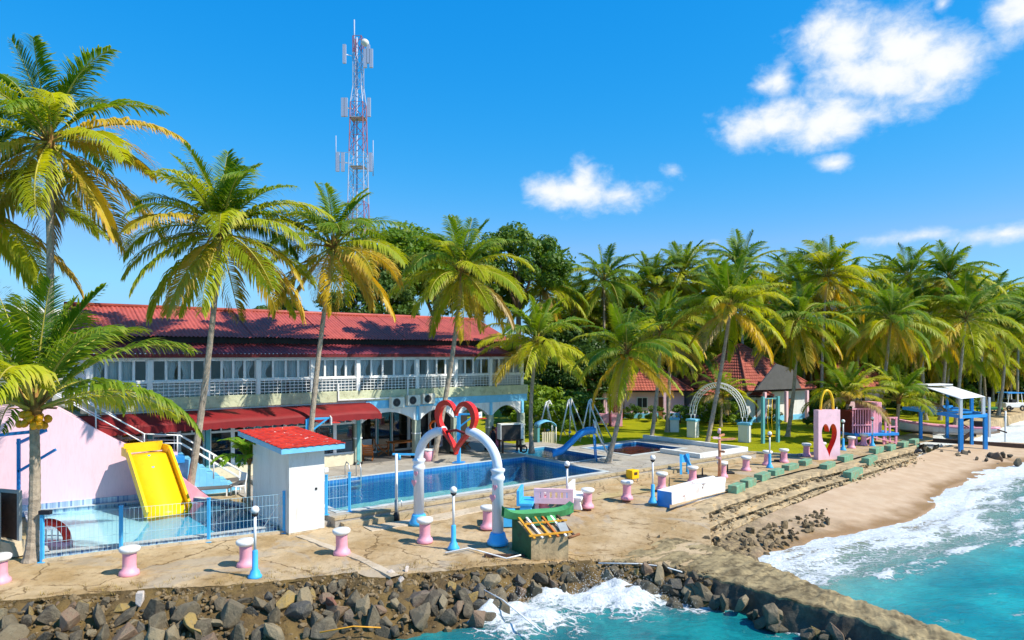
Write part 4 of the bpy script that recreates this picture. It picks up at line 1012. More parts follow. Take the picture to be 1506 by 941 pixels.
MB().box2((1.7, -.8, 1.75), (3.3, .1, 2.0)).build('platform', M['blue_deep'], st)
# yellow slide
s_top, s_bot = Vector((-15.25, 28.55, 2.25)), Vector((-13.55, 26.85, .12))
dv = (s_bot - s_top); hv = Vector((dv.x, dv.y, 0)).normalized(); wv_ = Vector((-hv.y, hv.x, 0))
e = empty('yellow_slide', (s_bot.x, s_bot.y, 0), 'wide yellow slide running down into the paddling pool', 'slide')
org = Vector((s_bot.x, s_bot.y, 0)); n_ = 14
cl = []
for k in range(n_ + 1):
    q = k / n_; p = s_top + dv * q; p.z = s_top.z + dv.z * (q ** 1.05 if q < .9 else q ** 1.05); cl.append(p - org)
cl = [s_top - org - hv * .7 + Vector((0, 0, .02))] + cl
def ribbon(off0, off1, up0, up1, th=.05):
    A = [p + wv_ * off0 + Vector((0, 0, up0)) for p in cl]; B = [p + wv_ * off1 + Vector((0, 0, up1)) for p in cl]
    P = np.array([[tuple(p) for p in A], [tuple(p) for p in B]]); return P
o = link('chute', grid_mesh('chute', ribbon(-.78, .78, 0, 0), M['yellow']), e); o.modifiers.new('s', 'SOLIDIFY').thickness = .06
for sgn in (-1, 1):
    m = MB()
    for a, b in zip(cl[:-1], cl[1:]):
        m.bar(a + wv_ * sgn * .8 + Vector((0, 0, .14)), b + wv_ * sgn * .8 + Vector((0, 0, .14)), .1, .36)
    m.build('side_rail', M['yellow'], e)
MB().bar(cl[0] + wv_ * .75 + Vector((0, 0, .25)), cl[0] - wv_ * .75 + Vector((0, 0, .25)), .08, .4).build('end_board', M['yellow'], e)
MB().cyl(cl[4] - Vector((0, 0, cl[4].z)), cl[4], .06).build('support', M['blue_deep'], e); MB().cyl(cl[1] - Vector((0, 0, cl[1].z)), cl[1], .06).build('support', M['blue_deep'], e)
# red hooped ladder float at the pool's left end
p = G(72, 806); e = empty('red_pool_hoop', (p.x, p.y, .0), 'red and white hooped float at the end of the paddling pool', 'pool float')
arc = [(.62 * math.cos(a), 0, .25 + .62 * math.sin(a)) for a in np.linspace(0, math.pi, 15)]
MB().tube(arc, .13, 8).build('hoop', M['red'], e)
m = MB()
for x in (-.3, -.1, .1, .3): m.bar((x, 0, -.02), (x, 0, .62), .035)
m.bar((-.55, 0, .42), (.55, 0, .42), .04); m.build('bars', M['white'], e)
MB().box2((-.7, -.2, -.05), (.7, .2, .24)).build('base', M['pink'], e, bevel=.05)

# ------------------------------------------------------------------ wire fence
def fence_post(loc, label, h=1.5):
    e = MB(); e.box2((-.045, -.045, 0), (.045, .045, h)); e.box2((-.055, -.055, h), (.055, .055, h + .03)); e.box2((-.1, -.1, 0), (.1, .1, .02))
    return e
fp = [G(62, 827), G(178, 812), G(307, 797), G(418, 784)]
fen = empty('wire_fence', fp[0], 'sky blue fence posts with white wire mesh along the paddling pool', 'fence')
fen_o = fp[0]
def wire_panel(parent, a, b, h0=.12, h1=1.42, sp=.125, mat=None):
    m = MB(); d = b - a; L = Vector((d.x, d.y, 0)).length; n = int(L / sp)
    for k in range(1, n): q = a + d * (k / n); m.tube([q + Vector((0, 0, h0)), q + Vector((0, 0, h1))], .0048, 4, caps=False)
    for z in (h0, .6, 1.05, h1): m.tube([a + Vector((0, 0, z)), b + Vector((0, 0, z))], .0055, 4, caps=False)
    m.build('wire_panel', mat or M['wire'], parent)
M['wire'] = pm('pale_blue_wire', (.42, .68, .84), .4, .04)
for i, p in enumerate(fp):
    fence_post(p, '').build('post', M['blue'], fen, p - fen_o)
for a, b in zip(fp[:-1], fp[1:]):
    wire_panel(fen, a - fen_o, b - fen_o)
    m = MB(); m.bar(a - fen_o + Vector((0, 0, .05)), b - fen_o + Vector((0, 0, .05)), .12, .1); m.build('kerb', M['conc'], fen)
MB().bar(fp[3] - fen_o + Vector((-.9, .15, 0)), fp[3] - fen_o + Vector((-.1, .1, 1.3)), .03).build('brace', M['white'], fen)
MB().box((0, 0, 1.56), (.34, .16, .12)).build('lamp_head', M['navy'], fen, (.1, 0, 0))
f2 = [G(480, 757, .35), G(514, 752, .35)]
fen2 = empty('wire_fence', f2[0], 'short sky blue wire fence between the hut and the big pool corner', 'fence')
for p in f2: fence_post(p, '').build('post', M['blue'], fen2, p - f2[0])
wire_panel(fen2, Vector((0, 0, 0)), f2[1] - f2[0], mat=M['wire'])
f3 = G(478, 703, .35); 

# grey board gate at the left edge
p = G(14, 812); e = empty('board_gate', p, 'brown board gate in a grey frame by the palm trunk', 'gate', rz=R(-18))
MB().box2((-.35, -.03, .2), (.42, .03, 1.95)).build('board', M['wood_dark'], e)
for x in (-.42, .45): MB().box2((x - .05, -.05, 0), (x + .05, .05, 2.05)).build('frame_post', M['grey'], e)
MB().box2((-.37, -.05, 1.95), (.4, .05, 2.05)).build('frame_rail', M['grey'], e)
MB().prism([(-.6, 0), (.75, 0), (.5, .42), (-.45, .5)], .5, (0, -.1, 0), (1, 0, 0), (0, 0, 1)).build('footing', M['conc'], e)
p = G(-14, 815); e = empty('board_gate', p, 'dark red board gate half outside the grey framed one', 'gate', rz=R(-18))
for k in range(4): MB().box2((-.45 + k * .2, -.03, .15), (-.27 + k * .2, .03, 1.85)).build('board', M['maroon'], e)
MB().box2((-.45, .03, .5), (.33, .06, .6)).build('rail', M['maroon'], e); MB().box2((-.45, .03, 1.4), (.33, .06, 1.5)).build('rail', M['maroon'], e)
for x in (-.5, .38): MB().box2((x - .04, -.04, 0), (x + .04, .04, 2)).build('frame_post', M['grey'], e)
# blue parasol frame at the left edge
p = G(-14, 800); e = empty('blue_shade_frame', (p.x - .2, p.y + 1.6, 0), 'blue metal shade frame in front of the pink wall', 'shade frame')
m = MB(); m.bar((0, 0, 0), (0, 0, 3.4), .09); m.build('post', M['blue_deep'], e)
m = MB(); m.bar((0, 0, 2.2), (1.35, 0, 3.0), .09); m.build('strut', M['blue_deep'], e)
m = MB(); m.bar((-1, 0, 3.5), (1.1, -.2, 3.72), .12); m.build('beam', M['blue_deep'], e)
m = MB(); m.bar((-.4, .5, 3.15), (1.0, 0, 3.7), .1); m.build('strut', M['blue_deep'], e)

# sun lounger behind the paddling pool
p = G(318, 729, .1); e = empty('sun_lounger', p, 'grey sun lounger with white frame on the terrace behind the paddling pool', 'sun lounger', rz=R(20))
MB().box2((-.9, -.3, .34), (.5, .3, .4)).build('seat', M['grey_dark'], e, bevel=.02)
m = MB(); m.box((.85, 0, .5), (.8, .6, .06), ry=R(-22)); m.build('backrest', M['grey_dark'], e)
for x in (-.8, .45):
    for y in (-.26, .26): MB().box2((x - .03, y - .03, 0), (x + .03, y + .03, .34)).build('leg', M['white'], e)
MB().tube([(-.95, -.32, .36), (-1.2, -.3, .5), (-1.35, -.25, .72)], .03).build('side_rail', M['white'], e); MB().tube([(-.95, .32, .36), (-1.2, .3, .5), (-1.35, .25, .72)], .03).build('side_rail', M['white'], e)
p = G(350, 728, .1); e = empty('plastic_chair', p, 'white plastic chair beside the little palm', 'chair', rz=R(-40))
MB().box2((-.25, -.25, .4), (.25, .25, .45)).build('seat', M['white_clean'], e, bevel=.02)
m = MB(); m.box((0, .27, .7), (.48, .05, .6), rx=R(-10)); m.build('backrest', M['white_clean'], e)
for x in (-.22, .22):
    for y in (-.22, .22): MB().cyl((x, y, 0), (x, y, .41), .03, n=8).build('leg', M['white_clean'], e)
mb = MB(); uvbox(mb, -1.0, 9.2, 34.0, 35.0, -.05, .1); mb.build('hotel_terrace', M['deck'], kind='structure')
mb = MB(); uvbox(mb, 7.9, 9.2, 31.2, 34.0, -.05, .1); mb.build('hotel_terrace', M['deck_side'], kind='structure')

# ------------------------------------------------------------------ heart arch
def heart_pts(n, w, h):
    out = []
    for k in range(n):
        t = 2 * math.pi * k / n
        x = 16 * math.sin(t) ** 3; y = 13 * math.cos(t) - 5 * math.cos(2 * t) - 2 * math.cos(3 * t) - math.cos(4 * t)
        out.append((x / 16 * w / 2, (y + 17) / 29 * h))
    return out
LA, RA = G(616, 771), G(732, 800)
md = (LA + RA) / 2; dd = RA - LA; ang = math.atan2(dd.y, dd.x); W_ = dd.length
arch = empty('heart_arch', (md.x, md.y, 0), 'white pillar arch on blue feet carrying a big red heart', 'arch', rz=ang)
M['arch_white'] = pm('bluish_white_paint', hx('#dfe6f2'), .45, .05, 2, .1, 30, dirt=hx('#b9c2cf'), dirt_amt=.12, streak=True)
def foot_mesh():
    m = MB(); m.lathe([(.36, 0), (.37, .1), (.30, .2), (.27, .34), (.24, .4)], n=20); return m
for s_, zt_ in ((-1, 2.42), (1, 2.5)):
    x = s_ * W_ / 2
    MB().lathe([(.2, .3), (.195, zt_ - .35), (.24, zt_ - .3), (.24, zt_ - .2), (.205, zt_ - .16), (.205, zt_ - .06), (.25, zt_), (.25, zt_ + .06), (.17, zt_ + .1)], (x, 0, 0), 20).build('pillar', M['arch_white'], arch)
    foot_mesh().build('foot', M['blue'], arch, (x, 0, 0))
    arcp = []
    for k in range(14):
        a = math.pi * (.0 + .5 * k / 13)
        arcp.append((s_ * (W_ / 2) * math.cos(a * .80), 0, zt_ + .05 + 1.22 * math.sin(a * .92)))
    MB().tube(arcp, .165, 14).build('arch_arm', M['arch_white'], arch)
    for hx_, hz_, sc_ in ((-.06, 1.45, .26), (.05, 1.85, .2)):
        hp = heart_pts(24, sc_, sc_)
        MB().prism(hp, .02, (x + hx_, -.2, hz_), (1, 0, 0), (0, 0, 1)).build('painted_heart', M['pink'], arch)
hy = 2.86; ho = heart_pts(56, 2.1, 1.95); hi = [(p[0] * .80, .19 + p[1] * .81) for p in ho]
MB().band(ho, hi, .2, (0, 0, hy), (1, 0, 0), (0, 0, 1)).build('heart', M['red'], arch, bevel=.03)
MB().tube([(-.62, 0, 3.62), (0, 0, 3.74), (.62, 0, 3.62)], .05, 8).build('cross_bar', M['maroon'], arch)

# ------------------------------------------------------------------ bollards and globe lamps
bol = empty('bollard', (0, 0, 0), 'x', 'bollard', 'pink bollards along the promenade')
MB().lathe([(.27, 0), (.28, .05), (.26, .13), (.20, .18), (.185, .3), (.185, .6), (.2, .66)], n=18).build('shaft', M['pink'], bol)
MB().lathe([(.2, .66), (.26, .70), (.285, .74), (.285, .81), (.25, .84)], n=18).build('cap', M['white'], bol)
BL = [(0, 857, 'pink bollard with white cap in front of the board gate'), (190, 845, 'pink bollard with white cap before the middle of the paddling pool fence'), (362, 832, 'pink bollard with white cap touching the lamp before the fence end'),
      (503, 815, 'pink bollard with white cap in front of the white pump hut'), (625, 797, 'pink bollard with white cap beside the far foot of the heart arch'), (717, 777, 'pink bollard with white cap beside the near foot of the heart arch'),
      (799, 750, 'pink bollard with white cap standing between the blue and pink benches'), (864, 746, 'pink bollard with white cap at the end of the white bench'), (922, 734, 'lone pink bollard with white cap between the benches and a lamp'),
      (973, 720, 'pink bollard with white cap behind the lamp by the white block'), (1019, 709, 'pink bollard with white cap behind the white and blue block'), (1063, 702, 'pink bollard with white cap at the foot of the signpost'),
      (1097, 692, 'pink bollard with white cap between signpost and lamp'), (1128, 684, 'pink bollard with white cap behind the lamp by the green kerb blocks'), (1153, 680, 'pink bollard with white cap beside a black plate on the promenade'),
      (1186, 671, 'pink bollard with white cap at the lawn edge beside the pink heart panel'), (1209, 669, 'pink bollard with white cap seen through the heart cut-out'), (1252, 659, 'short pink bollard with white cap near the pink kiosk'), (1270, 655, 'pink bollard with white cap at the corner of the pink kiosk')]
for i, (x, y, lb) in enumerate(BL):
    b_ = bol if i == 0 else copy_tree(bol)
    b_.location = G(x, y) + Vector((0, 0, -.01)); b_['label'] = lb; b_.rotation_euler = (rs.uniform(-.03, .03), rs.uniform(-.03, .03), rs.uniform(0, 6))
    b_.scale = (1, 1, rs.uniform(.97, 1.03))
lam = empty('globe_lamp', (0, 0, 0), 'x', 'lamp', 'globe lamps along the promenade')
MB().lathe([(.2, 0), (.2, .06), (.15, .12), (.13, .2), (.085, .26), (.08, .78), (.07, .8)], n=16).build('base', M['blue'], lam)
MB().cyl((0, 0, .8), (0, 0, 1.8), .042, n=10).build('pole', M['white_clean'], lam)
MB().lathe([(.045, 1.78), (.1, 1.84), (.1, 1.88)], n=12).build('collar', M['black'], lam)
MB().sphere((0, 0, 1.97), .12, 16).build('globe', M['globe'], lam)
LL = [(375, 849, 'globe lamp on blue foot before the paddling pool fence'), (667, 807, 'globe lamp on blue foot standing under the heart arch'), (834, 752, 'globe lamp behind the broken green boat planter'), (960, 739, 'globe lamp on blue foot beside the white and blue block'),
      (1132, 688, 'globe lamp among the green kerb blocks'), (1240, 662, 'globe lamp beside the pink heart panel'), (1283, 656, 'globe lamp in front of the pink kiosk')]
for i, (x, y, lb) in enumerate(LL):
    b_ = lam if i == 0 else copy_tree(lam); b_.location = G(x, y) + Vector((0, 0, -.01)); b_['label'] = lb

# ------------------------------------------------------------------ benches by the pool wall
def bench(loc, rz, label, mat, L=1.5, back=True, slots=True):
    e = empty('concrete_bench', loc, label, 'bench', 'painted concrete benches', rz)
    MB().box2((-L / 2, -.28, .38), (L / 2, .25, .5)).build('seat', mat, e, bevel=.02)
    for s_ in (-1, 1): MB().prism([(-.3, 0), (.3, 0), (.22, .38), (-.2, .38)], .16, (s_ * (L / 2 - .1), 0, 0), (0, 1, 0), (0, 0, 1)).build('leg', mat, e, bevel=.015)
    if back:
        m = MB(); m.box2((-L / 2, .25, .38), (L / 2, .37, .62)); m.box2((-L / 2, .252, .86), (L / 2, .368, 1.0))
        n = 6
        for k in range(n + 1):
            x = -L / 2 + .12 + (L - .24) * k / n; wv2 = .07 if 0 < k < n else .12
            m.box2((x - wv2, .254, .62), (x + wv2, .366, .86))
        m.build('backrest', mat, e, bevel=.01)
    return e
bench(G(776, 753), R(82), 'blue concrete bench facing the pink one', M['blue'], 1.4)
bench(G(815, 752), R(172), 'pink slotted concrete bench between blue bench and lamp', M['pink_pale'], 1.6)
bench(G(850, 744), R(74), 'white concrete bench at the end of the bench group', M['white'], 1.5)
bench(G(748, 771), R(95), 'small blue bench half hidden behind the near arch pillar', M['blue'], .9)

# ------------------------------------------------------------------ broken green boat planter on concrete block
o_ = G(795, 828); a0, a1 = G(765, 826, -.2), G(838, 822, -.2)
pl = empty('boat_planter', (a0.x, a0.y, -.45), 'broken green boat planter with ochre slats on a stained concrete block', 'planter', rz=math.atan2(a1.y - a0.y, a1.x - a0.x) + R(6))
WB = 1.62
MB().add([(0.34, -.1, -.25), (WB, -.1, -.25), (WB, .95, -.25), (0, .95, -.25), (.34, -.1, 1.05), (WB, -.1, 1.05), (WB, .95, 1.5), (0, .95, 1.5)], [(0,3,2,1),(0,1,5,4),(1,2,6,5),(2,3,7,6),(4,5,6,7)], 0).add([(0.34, -.101, -.25), (0, .95, -.25), (0, .95, 1.5), (.34, -.1, 1.05)], [(0, 3, 2, 1)], 1).build('block', [M['ledge'], M['green_dark']], pl)
# hull: green boat shell along the back
hu_ = []
for k in range(17):
    q = k / 16; x = -.35 + q * 2.45; lift_ = .22 * abs(2 * q - 1) ** 5
    hu_.append([(x, .72 - .05 * math.sin(q * math.pi), 1.46 + lift_ * .5), (x, .66 - .08 * math.sin(q * math.pi), 1.62 + lift_), (x, .98 + .16 * math.sin(q * math.pi), 1.62 + lift_), (x, .95 + .05 * math.sin(q * math.pi), 1.44 + lift_ * .5), (x, .72 - .05 * math.sin(q * math.pi), 1.46 + lift_ * .5)])
link('boat_hull', grid_mesh('boat_hull', np.array(hu_), M['green_boat'], False), pl).modifiers.new('s', 'SOLIDIFY').thickness = .04
for k in range(6):
    x = .3 + k * .27
    MB().bar((x + .12, -.22, 1.02), (x - .2 + rs.uniform(-.05, .05), .8, 1.6), .07, .05).build('slat', [M['ochre'], M['white'], M['ochre'], M['wood_orange'], M['white'], M['wood_dark']][k], pl)
for y, z in ((-.16, 1.1), (.35, 1.36)): MB().bar((.25, y, z), (1.75, y + .05, z + .02), .07, .05).build('rail', M['ochre'], pl)
for k, (x, y) in enumerate(((.72, .42), (1.25, .5), (1.5, .1))): MB().box((x, y, 1.4 + (y - .42) * .5), (.3, .4, .02), rx=R(29)).build('panel', [M['green_dark'], M['green_boat'], M['grey']][k], pl)
MB().cyl((1.55, -.3, .98), (2.0, -.1, 1.02), .05, n=8).build('pole_end', M['wood'], pl)
MB().bar((-1.1, .35, .42), (.2, .2, .35), .14, .12).build('pipe_stub', M['wood_dark'], pl)

# white conduit on the edge
mb = MB(); mb.tube([G(655, 815) + Vector((0, 0, .05)), G(690, 808) + Vector((0, 0, .05)), G(745, 824, -.05) + Vector((0, 0, .06)), G(766, 816, .05)], .025, 6)
mb.build('white_pipe', M['white'], label='thin white pipe lying on the edge towards the boat planter', cat='pipe')
mb = MB(); mb.tube([G(705, 868, -.55) + Vector((0, -.3, .2)), G(740, 900, -.9) + Vector((0, -.3, .45)), G(795, 945, -.95) + Vector((0, 0, .3))], .02, 6)
mb.build('mooring_rope', M['white'], label='pale mooring rope trailing from the rocks into the surf', cat='rope')
mb = MB(); mb.tube([G(470, 930, -.62), G(520, 921, -.6), G(560, 923, -.62)], .02, 6); mb.build('bamboo_stick', M['ochre'], label='thin yellow stick lying across the dark rocks', cat='stick')

mb = MB(); mb.tube([G(880, 828, -.2), G(940, 829, -.2), G(975, 833, -.2), G(1003, 841, -.2)], .022, 6); mb.build('white_pipe', M['white'], label='white plastic pipe lying along the root of the groin', cat='pipe')
# ------------------------------------------------------------------ pool furniture
# ladder
p = UV(14.6, 31.5, DZ); e = empty('pool_ladder', p, 'steel pool ladder with two hooped rails at the big pool', 'pool ladder', rz=AU)
for x in (-.3, .3): MB().tube([(x, .3, 0), (x, .32, .55), (x, .15, .78), (x, -.1, .72), (x, -.22, .4), (x, -.25, -.5)], .028, 8).build('handrail', M['steel'], e)
for z in (-.15, -.42): MB().box2((-.28, -.28, z), (.28, -.2, z + .03)).build('rung', M['steel'], e)
# shower post
p = G(583, 765, .0); e = empty('shower_post', p, 'white shower post with blue arm and black foot', 'shower')
MB().cyl((0, 0, .3), (0, 0, 2.6), .055, n=10).build('post', M['white'], e); MB().lathe([(.13, 0), (.12, .22), (.07, .34)], n=12).build('foot', M['black'], e)
MB().cyl((0, 0, .3), (0, 0, .8), .075, n=10).build('sleeve', M['grey'], e)
MB().bar((-.15, 0, 2.58), (.95, .1, 2.55), .07).build('arm', M['blue'], e); MB().cyl((.12, 0, 2.35), (.12, 0, 2.55), .05, n=8).build('shower_head', M['blue'], e); MB().tube([(0, 0, .75), (.2, -.05, .78), (.22, -.05, .55)], .02, 6).build('tap', M['steel'], e)
# water basketball stands
def hoop(loc, rz, h, label):
    e = empty('basketball_stand', loc, label, 'basketball hoop', 'blue basketball stands at the pool', rz)
    MB().box2((-.09, -.09, 0), (.09, .09, h)).build('post', M['blue'], e); MB().box2((-.3, -.3, 0), (.3, .3, .06)).build('base', M['blue_deep'], e)
    MB().bar((0, 0, h), (1.15, 0, h + .02), .1).build('arm', M['blue'], e); MB().bar((0, 0, h - .75), (.95, 0, h - .02), .08).build('strut', M['blue'], e)
    MB().box2((1.1, -.75, h - .25), (1.16, .75, h + .1)).build('backboard', M['white'], e); 
    m = MB()
    for k in range(6): m.box2((1.161, -.5 + k * .17, h - .12), (1.166, -.4 + k * .17, h - .03))
    m.build('backboard_marks', M['blue_deep'], e)
    MB().tube([(1.38 + .22 * math.cos(a), .22 * math.sin(a), h - .22) for a in np.linspace(0, 6.283, 17)[:-1]], .018, 6, closed=True).build('ring', M['red'], e)
hoop(UV(21.2, 32.0, DZ), AU - R(50), 2.75, 'blue basketball stand on the poolside seen behind the red heart')
hoop(UV(13.0, 33.4, DZ), AU - R(20), 2.85, 'blue basketball stand behind the red tiled hut roof')
# orange ring beside heart: life ring on post
p = G(640, 668, .35); e = empty('life_ring_post', p, 'orange life ring hung on a slim post by the pool', 'life ring')
MB().cyl((0, 0, 0), (0, 0, 2.1), .04, n=8).build('post', M['white'], e)
MB().tube([(0 + .3 * math.cos(a), -.1, 1.75 + .3 * math.sin(a)) for a in np.linspace(0, 6.283, 21)[:-1]], .07, 8, closed=True).build('ring', pm('orange_ring', hx('#f06a1e'), .5, .05), e)
p = G(630, 678, .35); e = empty('pink_bin', p, 'pink waste bin beside the blue basketball post', 'bin'); MB().lathe([(.2, 0), (.24, .1), (.3, .62)], n=14).build('tub', M['pink'], e); MB().lathe([(.31, .6), (.32, .68), (.29, .69)], n=14).build('rim', M['white'], e)
# blue pool slide with ladder
p = G(862, 678, .35); e = empty('pool_slide', p, 'bright blue pool slide with white ladder beside a palm trunk', 'slide', rz=R(180))
cl = [Vector((-.55, -.35, 1.6)), Vector((-.1, -.3, 1.58)), Vector((.4, -.25, 1.35)), Vector((.9, -.2, .85)), Vector((1.35, -.15, .45)), Vector((1.9, -.12, .28))]
A_ = resample(cl, 18)
pf = [(-.42, .3), (-.38, .05), (-.2, -.06), (.2, -.06), (.38, .05), (.42, .3)]
P = np.array([[(p[0], p[1] + w, p[2] + h) for w, h in pf] for p in A_]); link('chute', grid_mesh('chute', P, M['blue_deep']), e).modifiers.new('s', 'SOLIDIFY').thickness = .05
for y in (-.7, .05):
    MB().tube([(-1.5, y, 0), (-.65, y, 1.6), (-.5, y, 2.3)], .035, 8).build('ladder_rail', M['white'], e)
    MB().tube([(-.6, y, 0), (-.5, y, 1.5)], .04, 8).build('leg', M['blue_deep'], e)
for k in range(6): q = .12 + k * .15; MB().cyl((-1.5 + .85 * q, -.7, 1.6 * q), (-1.5 + .85 * q, .05, 1.6 * q), .03, n=6).build('rung', M['white'], e)
# yellow bin on deck step
p = UV(26.2, 23.55, 0); e = empty('yellow_crate', p, 'small yellow crate on thin legs at the deck step', 'crate', rz=AU)
MB().box2((-.26, -.22, .14), (.26, .22, .58)).build('box', M['yellow'], e, bevel=.03); 
for x in (-.2, .2):
    for y in (-.16, .16): MB().box2((x - .02, y - .02, 0), (x + .02, y + .02, .14)).build('leg', M['steel'], e)
MB().box2((-.12, -.228, .34), (.12, -.218, .48)).build('label_plate', M['wood_dark'], e)
# easel sign
p = G(1007, 696); e = empty('a_frame_board', p, 'bright blue folding board leaning on the pool wall', 'board', rz=R(15))
for x in (-.36, .1): MB().bar((x, -.25, 0), (x + .12, 0, 1.05), .12, .06).build('leg', M['blue'], e)
MB().bar((.42, -.3, 0), (.05, 0, 1.05), .12, .06).build('leg', M['blue'], e); MB().box((.02, .02, .8), (.52, .05, .42), rx=R(-12)).build('board', M['blue'], e); MB().bar((.3, .3, 0), (.2, .02, 1.05), .12, .06).build('leg', M['blue'], e)
# white block with blue end
a0, a1 = G(985, 742), G(1064, 722)
bk = empty('cracked_wall_block', a0, 'cracked white wall block with a bright blue end', 'wall block', rz=math.atan2(a1.y - a0.y, a1.x - a0.x))
L_b = (a1 - a0).length
bm = bmesh.new(); bmesh.ops.create_cube(bm, size=1); bmesh.ops.subdivide_edges(bm, edges=bm.edges[:], cuts=6, use_grid_fill=True)
for v in bm.verts:
    x = v.co.x + .5
    v.co = Vector((x * L_b, (v.co.y + .5) * .75 - .1, (v.co.z + .5) * (.84 + .12 * x) - .3))
    if x > .9: v.co += Vector((mnoise.noise(v.co * 3) * .3, 0, mnoise.noise(v.co * 4 + Vector((3, 1, 2))) * .18))
    v.co += mnoise.noise_vector(v.co * 2.3) * .018
me = bpy.data.meshes.new('block'); bm.normal_update()
for f_ in bm.faces: f_.material_index = 1 if f_.normal.x < -.8 else 0
bm.to_mesh(me); bm.free()
def cracked(name, base, crackcol):
    m = bpy.data.materials.new(name); m.use_nodes = True; N = NT(m.node_tree); b = N.n['Principled BSDF']; tc = N.new('ShaderNodeTexCoord'); v = tc.outputs['Object']
    vo = N.new('ShaderNodeTexVoronoi'); vo.feature = 'DISTANCE_TO_EDGE'; vo.inputs['Scale'].default_value = .55
    wv = N.new('ShaderNodeVectorMath'); wv.operation = 'ADD'; N.link(v, wv.inputs[0]); nn = N.new('ShaderNodeTexNoise'); nn.inputs['Scale'].default_value = 2; nn.inputs['Detail'].default_value = 5; N.link(v, nn.inputs['Vector']); N.link(nn.outputs['Color'], wv.inputs[1]); N.link(wv.outputs[0], vo.inputs['Vector'])
    c = N.mix(N.ramp(N.noise(v, 1.6, 5, .65), .55, .68), base, hx('#e9c3bd'))
    c = N.mix(N.math('MULTIPLY', N.ramp(vo.outputs['Distance'], .014, .005), N.ramp(N.noise(v, .9, 2), .48, .6)), c, crackcol)
    N.link(c, b.inputs['Base Color']); b.inputs['Roughness'].default_value = .7
    return m
me.materials.append(cracked('cracked_white_plaster', (.76, .75, .73), hx('#6a4a44'))); me.materials.append(M['blue_deep']); link('block', me, bk)
# green kerb blocks
gb = [(1086, 722, 0, 1.3), (1103, 714, 0, 1.3), (1124, 705, 0, 1.4), (1144, 699, 0, 1.3), (1165, 691, 0, 1.5), (1187, 684, 0, 1.4), (1220, 689, -.1, 1.9), (1258, 699, -.3, 2.6), (1246, 677, 0, 1.8), (1292, 665, 0, 1.9), (1312, 661, 0, 1.7), (1331, 656, 0, 1.6), (1347, 652, 0, 1.4), (1282, 679, -.1, 2.2)]
kl = ['beside the white wall block', 'second after the white wall block', 'just before the kerb lamp', 'just behind the kerb lamp', 'with a bollard behind it', 'at the gap before the pink heart panel', 'under the pink heart panel', 'lowest on the stone ledge', 'with a lamp rising behind it', 'in front of the kiosk lamp', 'at the kiosk corner', 'near the boat', 'last before the boat shelter', 'on the stone pier below the kiosk']
for (x, y, z_, L_k), t_ in zip(gb, kl):
    m = MB(); L_k *= .88; m.box2((-L_k / 2, -.22, -.3), (L_k / 2, .22, .29)); m.build('kerb_block', M['green'], None, G(x, y, z_) + Vector((0, .25, 0)), R(47 + rs.uniform(-4, 4)), .03, 'pale green painted kerb block ' + t_, 'kerb block', 'green kerb blocks')
# sign post
p = G(1058, 708); e = empty('arrow_signpost', p, 'wooden signpost with pointed arms like arrows', 'signpost')
MB().tube([(0, 0, 0), (.02, 0, 1.2), (0, .02, 2.1)], [.09, .08, .07], 8).build('post', pm('salmon_timber', hx('#c98a68'), .7, .2, 6, .2, 30), e)
for k, (z, a, l_) in enumerate(((2.12, 10, .95), (2.22, 190, .4), (2.34, 40, .45), (2.5, 100, .25), (1.55, -60, .35), (1.2, 120, .3))):
    q = R(a); MB().prism([(-.05, -.05), (l_ * .8, -.06), (l_, 0), (l_ * .8, .06), (-.05, .05)], .04, (0, -.02 - .02 * k, z), (math.cos(q), math.sin(q), .05), (0, 0, 1)).build('sign_arm', M['pink_pale'] if k % 2 else pm('salmon_timber', (0, 0, 0)), e)
MB().sphere((0, 0, 2.62), .09, 10).build('finial', M['pink_pale'], e)
# black base plates
for x, y, t_ in ((1033, 702, 'by the signpost'), (1070, 696, 'beyond the signpost'), (1148, 679, 'near the heart panel')):
    e = empty('umbrella_base', G(x, y), 'black umbrella base plate ' + t_, 'umbrella base', 'umbrella bases'); MB().box2((-.3, -.3, 0), (.3, .3, .1)).build('plate', M['black'], e, bevel=.02); MB().cyl((0, 0, .1), (0, 0, .5), .04, n=8).build('tube', M['black'], e)

# ------------------------------------------------------------------ pink heart panel with yellow handle
a0, a1 = G(1203, 678), G(1231, 673)
hp_ = empty('heart_photo_frame', (a0 + a1) / 2 + Vector((0, .1, 0)), 'pale pink panel with a heart cut out and a yellow arched handle', 'photo frame', rz=R(16))
W2, H2 = 1.6, 3.05
nH = 64; hin = [(p[0], .12 + p[1]) for p in heart_pts(nH, 1.12, 2.08)]
cy_ = 1.45; outp = []
for (x, y) in hin:                                  # outline of the panel met by rays from the middle
    dx, dy = x, y - cy_
    k = min((W2 / 2) / abs(dx) if abs(dx) > 1e-6 else 1e9, ((H2 - cy_) / dy if dy > 0 else cy_ / -dy) if abs(dy) > 1e-6 else 1e9)
    outp.append((dx * k, cy_ + dy * k))
for cx_, cyy in ((W2 / 2, H2), (-W2 / 2, H2), (W2 / 2, 0), (-W2 / 2, 0)):
    j = min(range(nH), key=lambda i: (outp[i][0] - cx_) ** 2 + (outp[i][1] - cyy) ** 2); outp[j] = (cx_, cyy)
MB().band(outp, hin, .42, (0, 0, 0), (1, 0, 0), (0, 0, 1), 0, 1).build('panel', [M['pink_pale'], M['red']], hp_)
MB().tube([(.46 * math.cos(a), 0, H2 + 1.2 * math.sin(a) ** .8 - .02) for a in np.linspace(0.001, math.pi - .001, 21)], .075, 10).build('handle', M['yellow'], hp_)
MB().box2((-.9, -.3, -.14), (.9, .3, 0)).build('plinth', M['green'], hp_, bevel=.02)

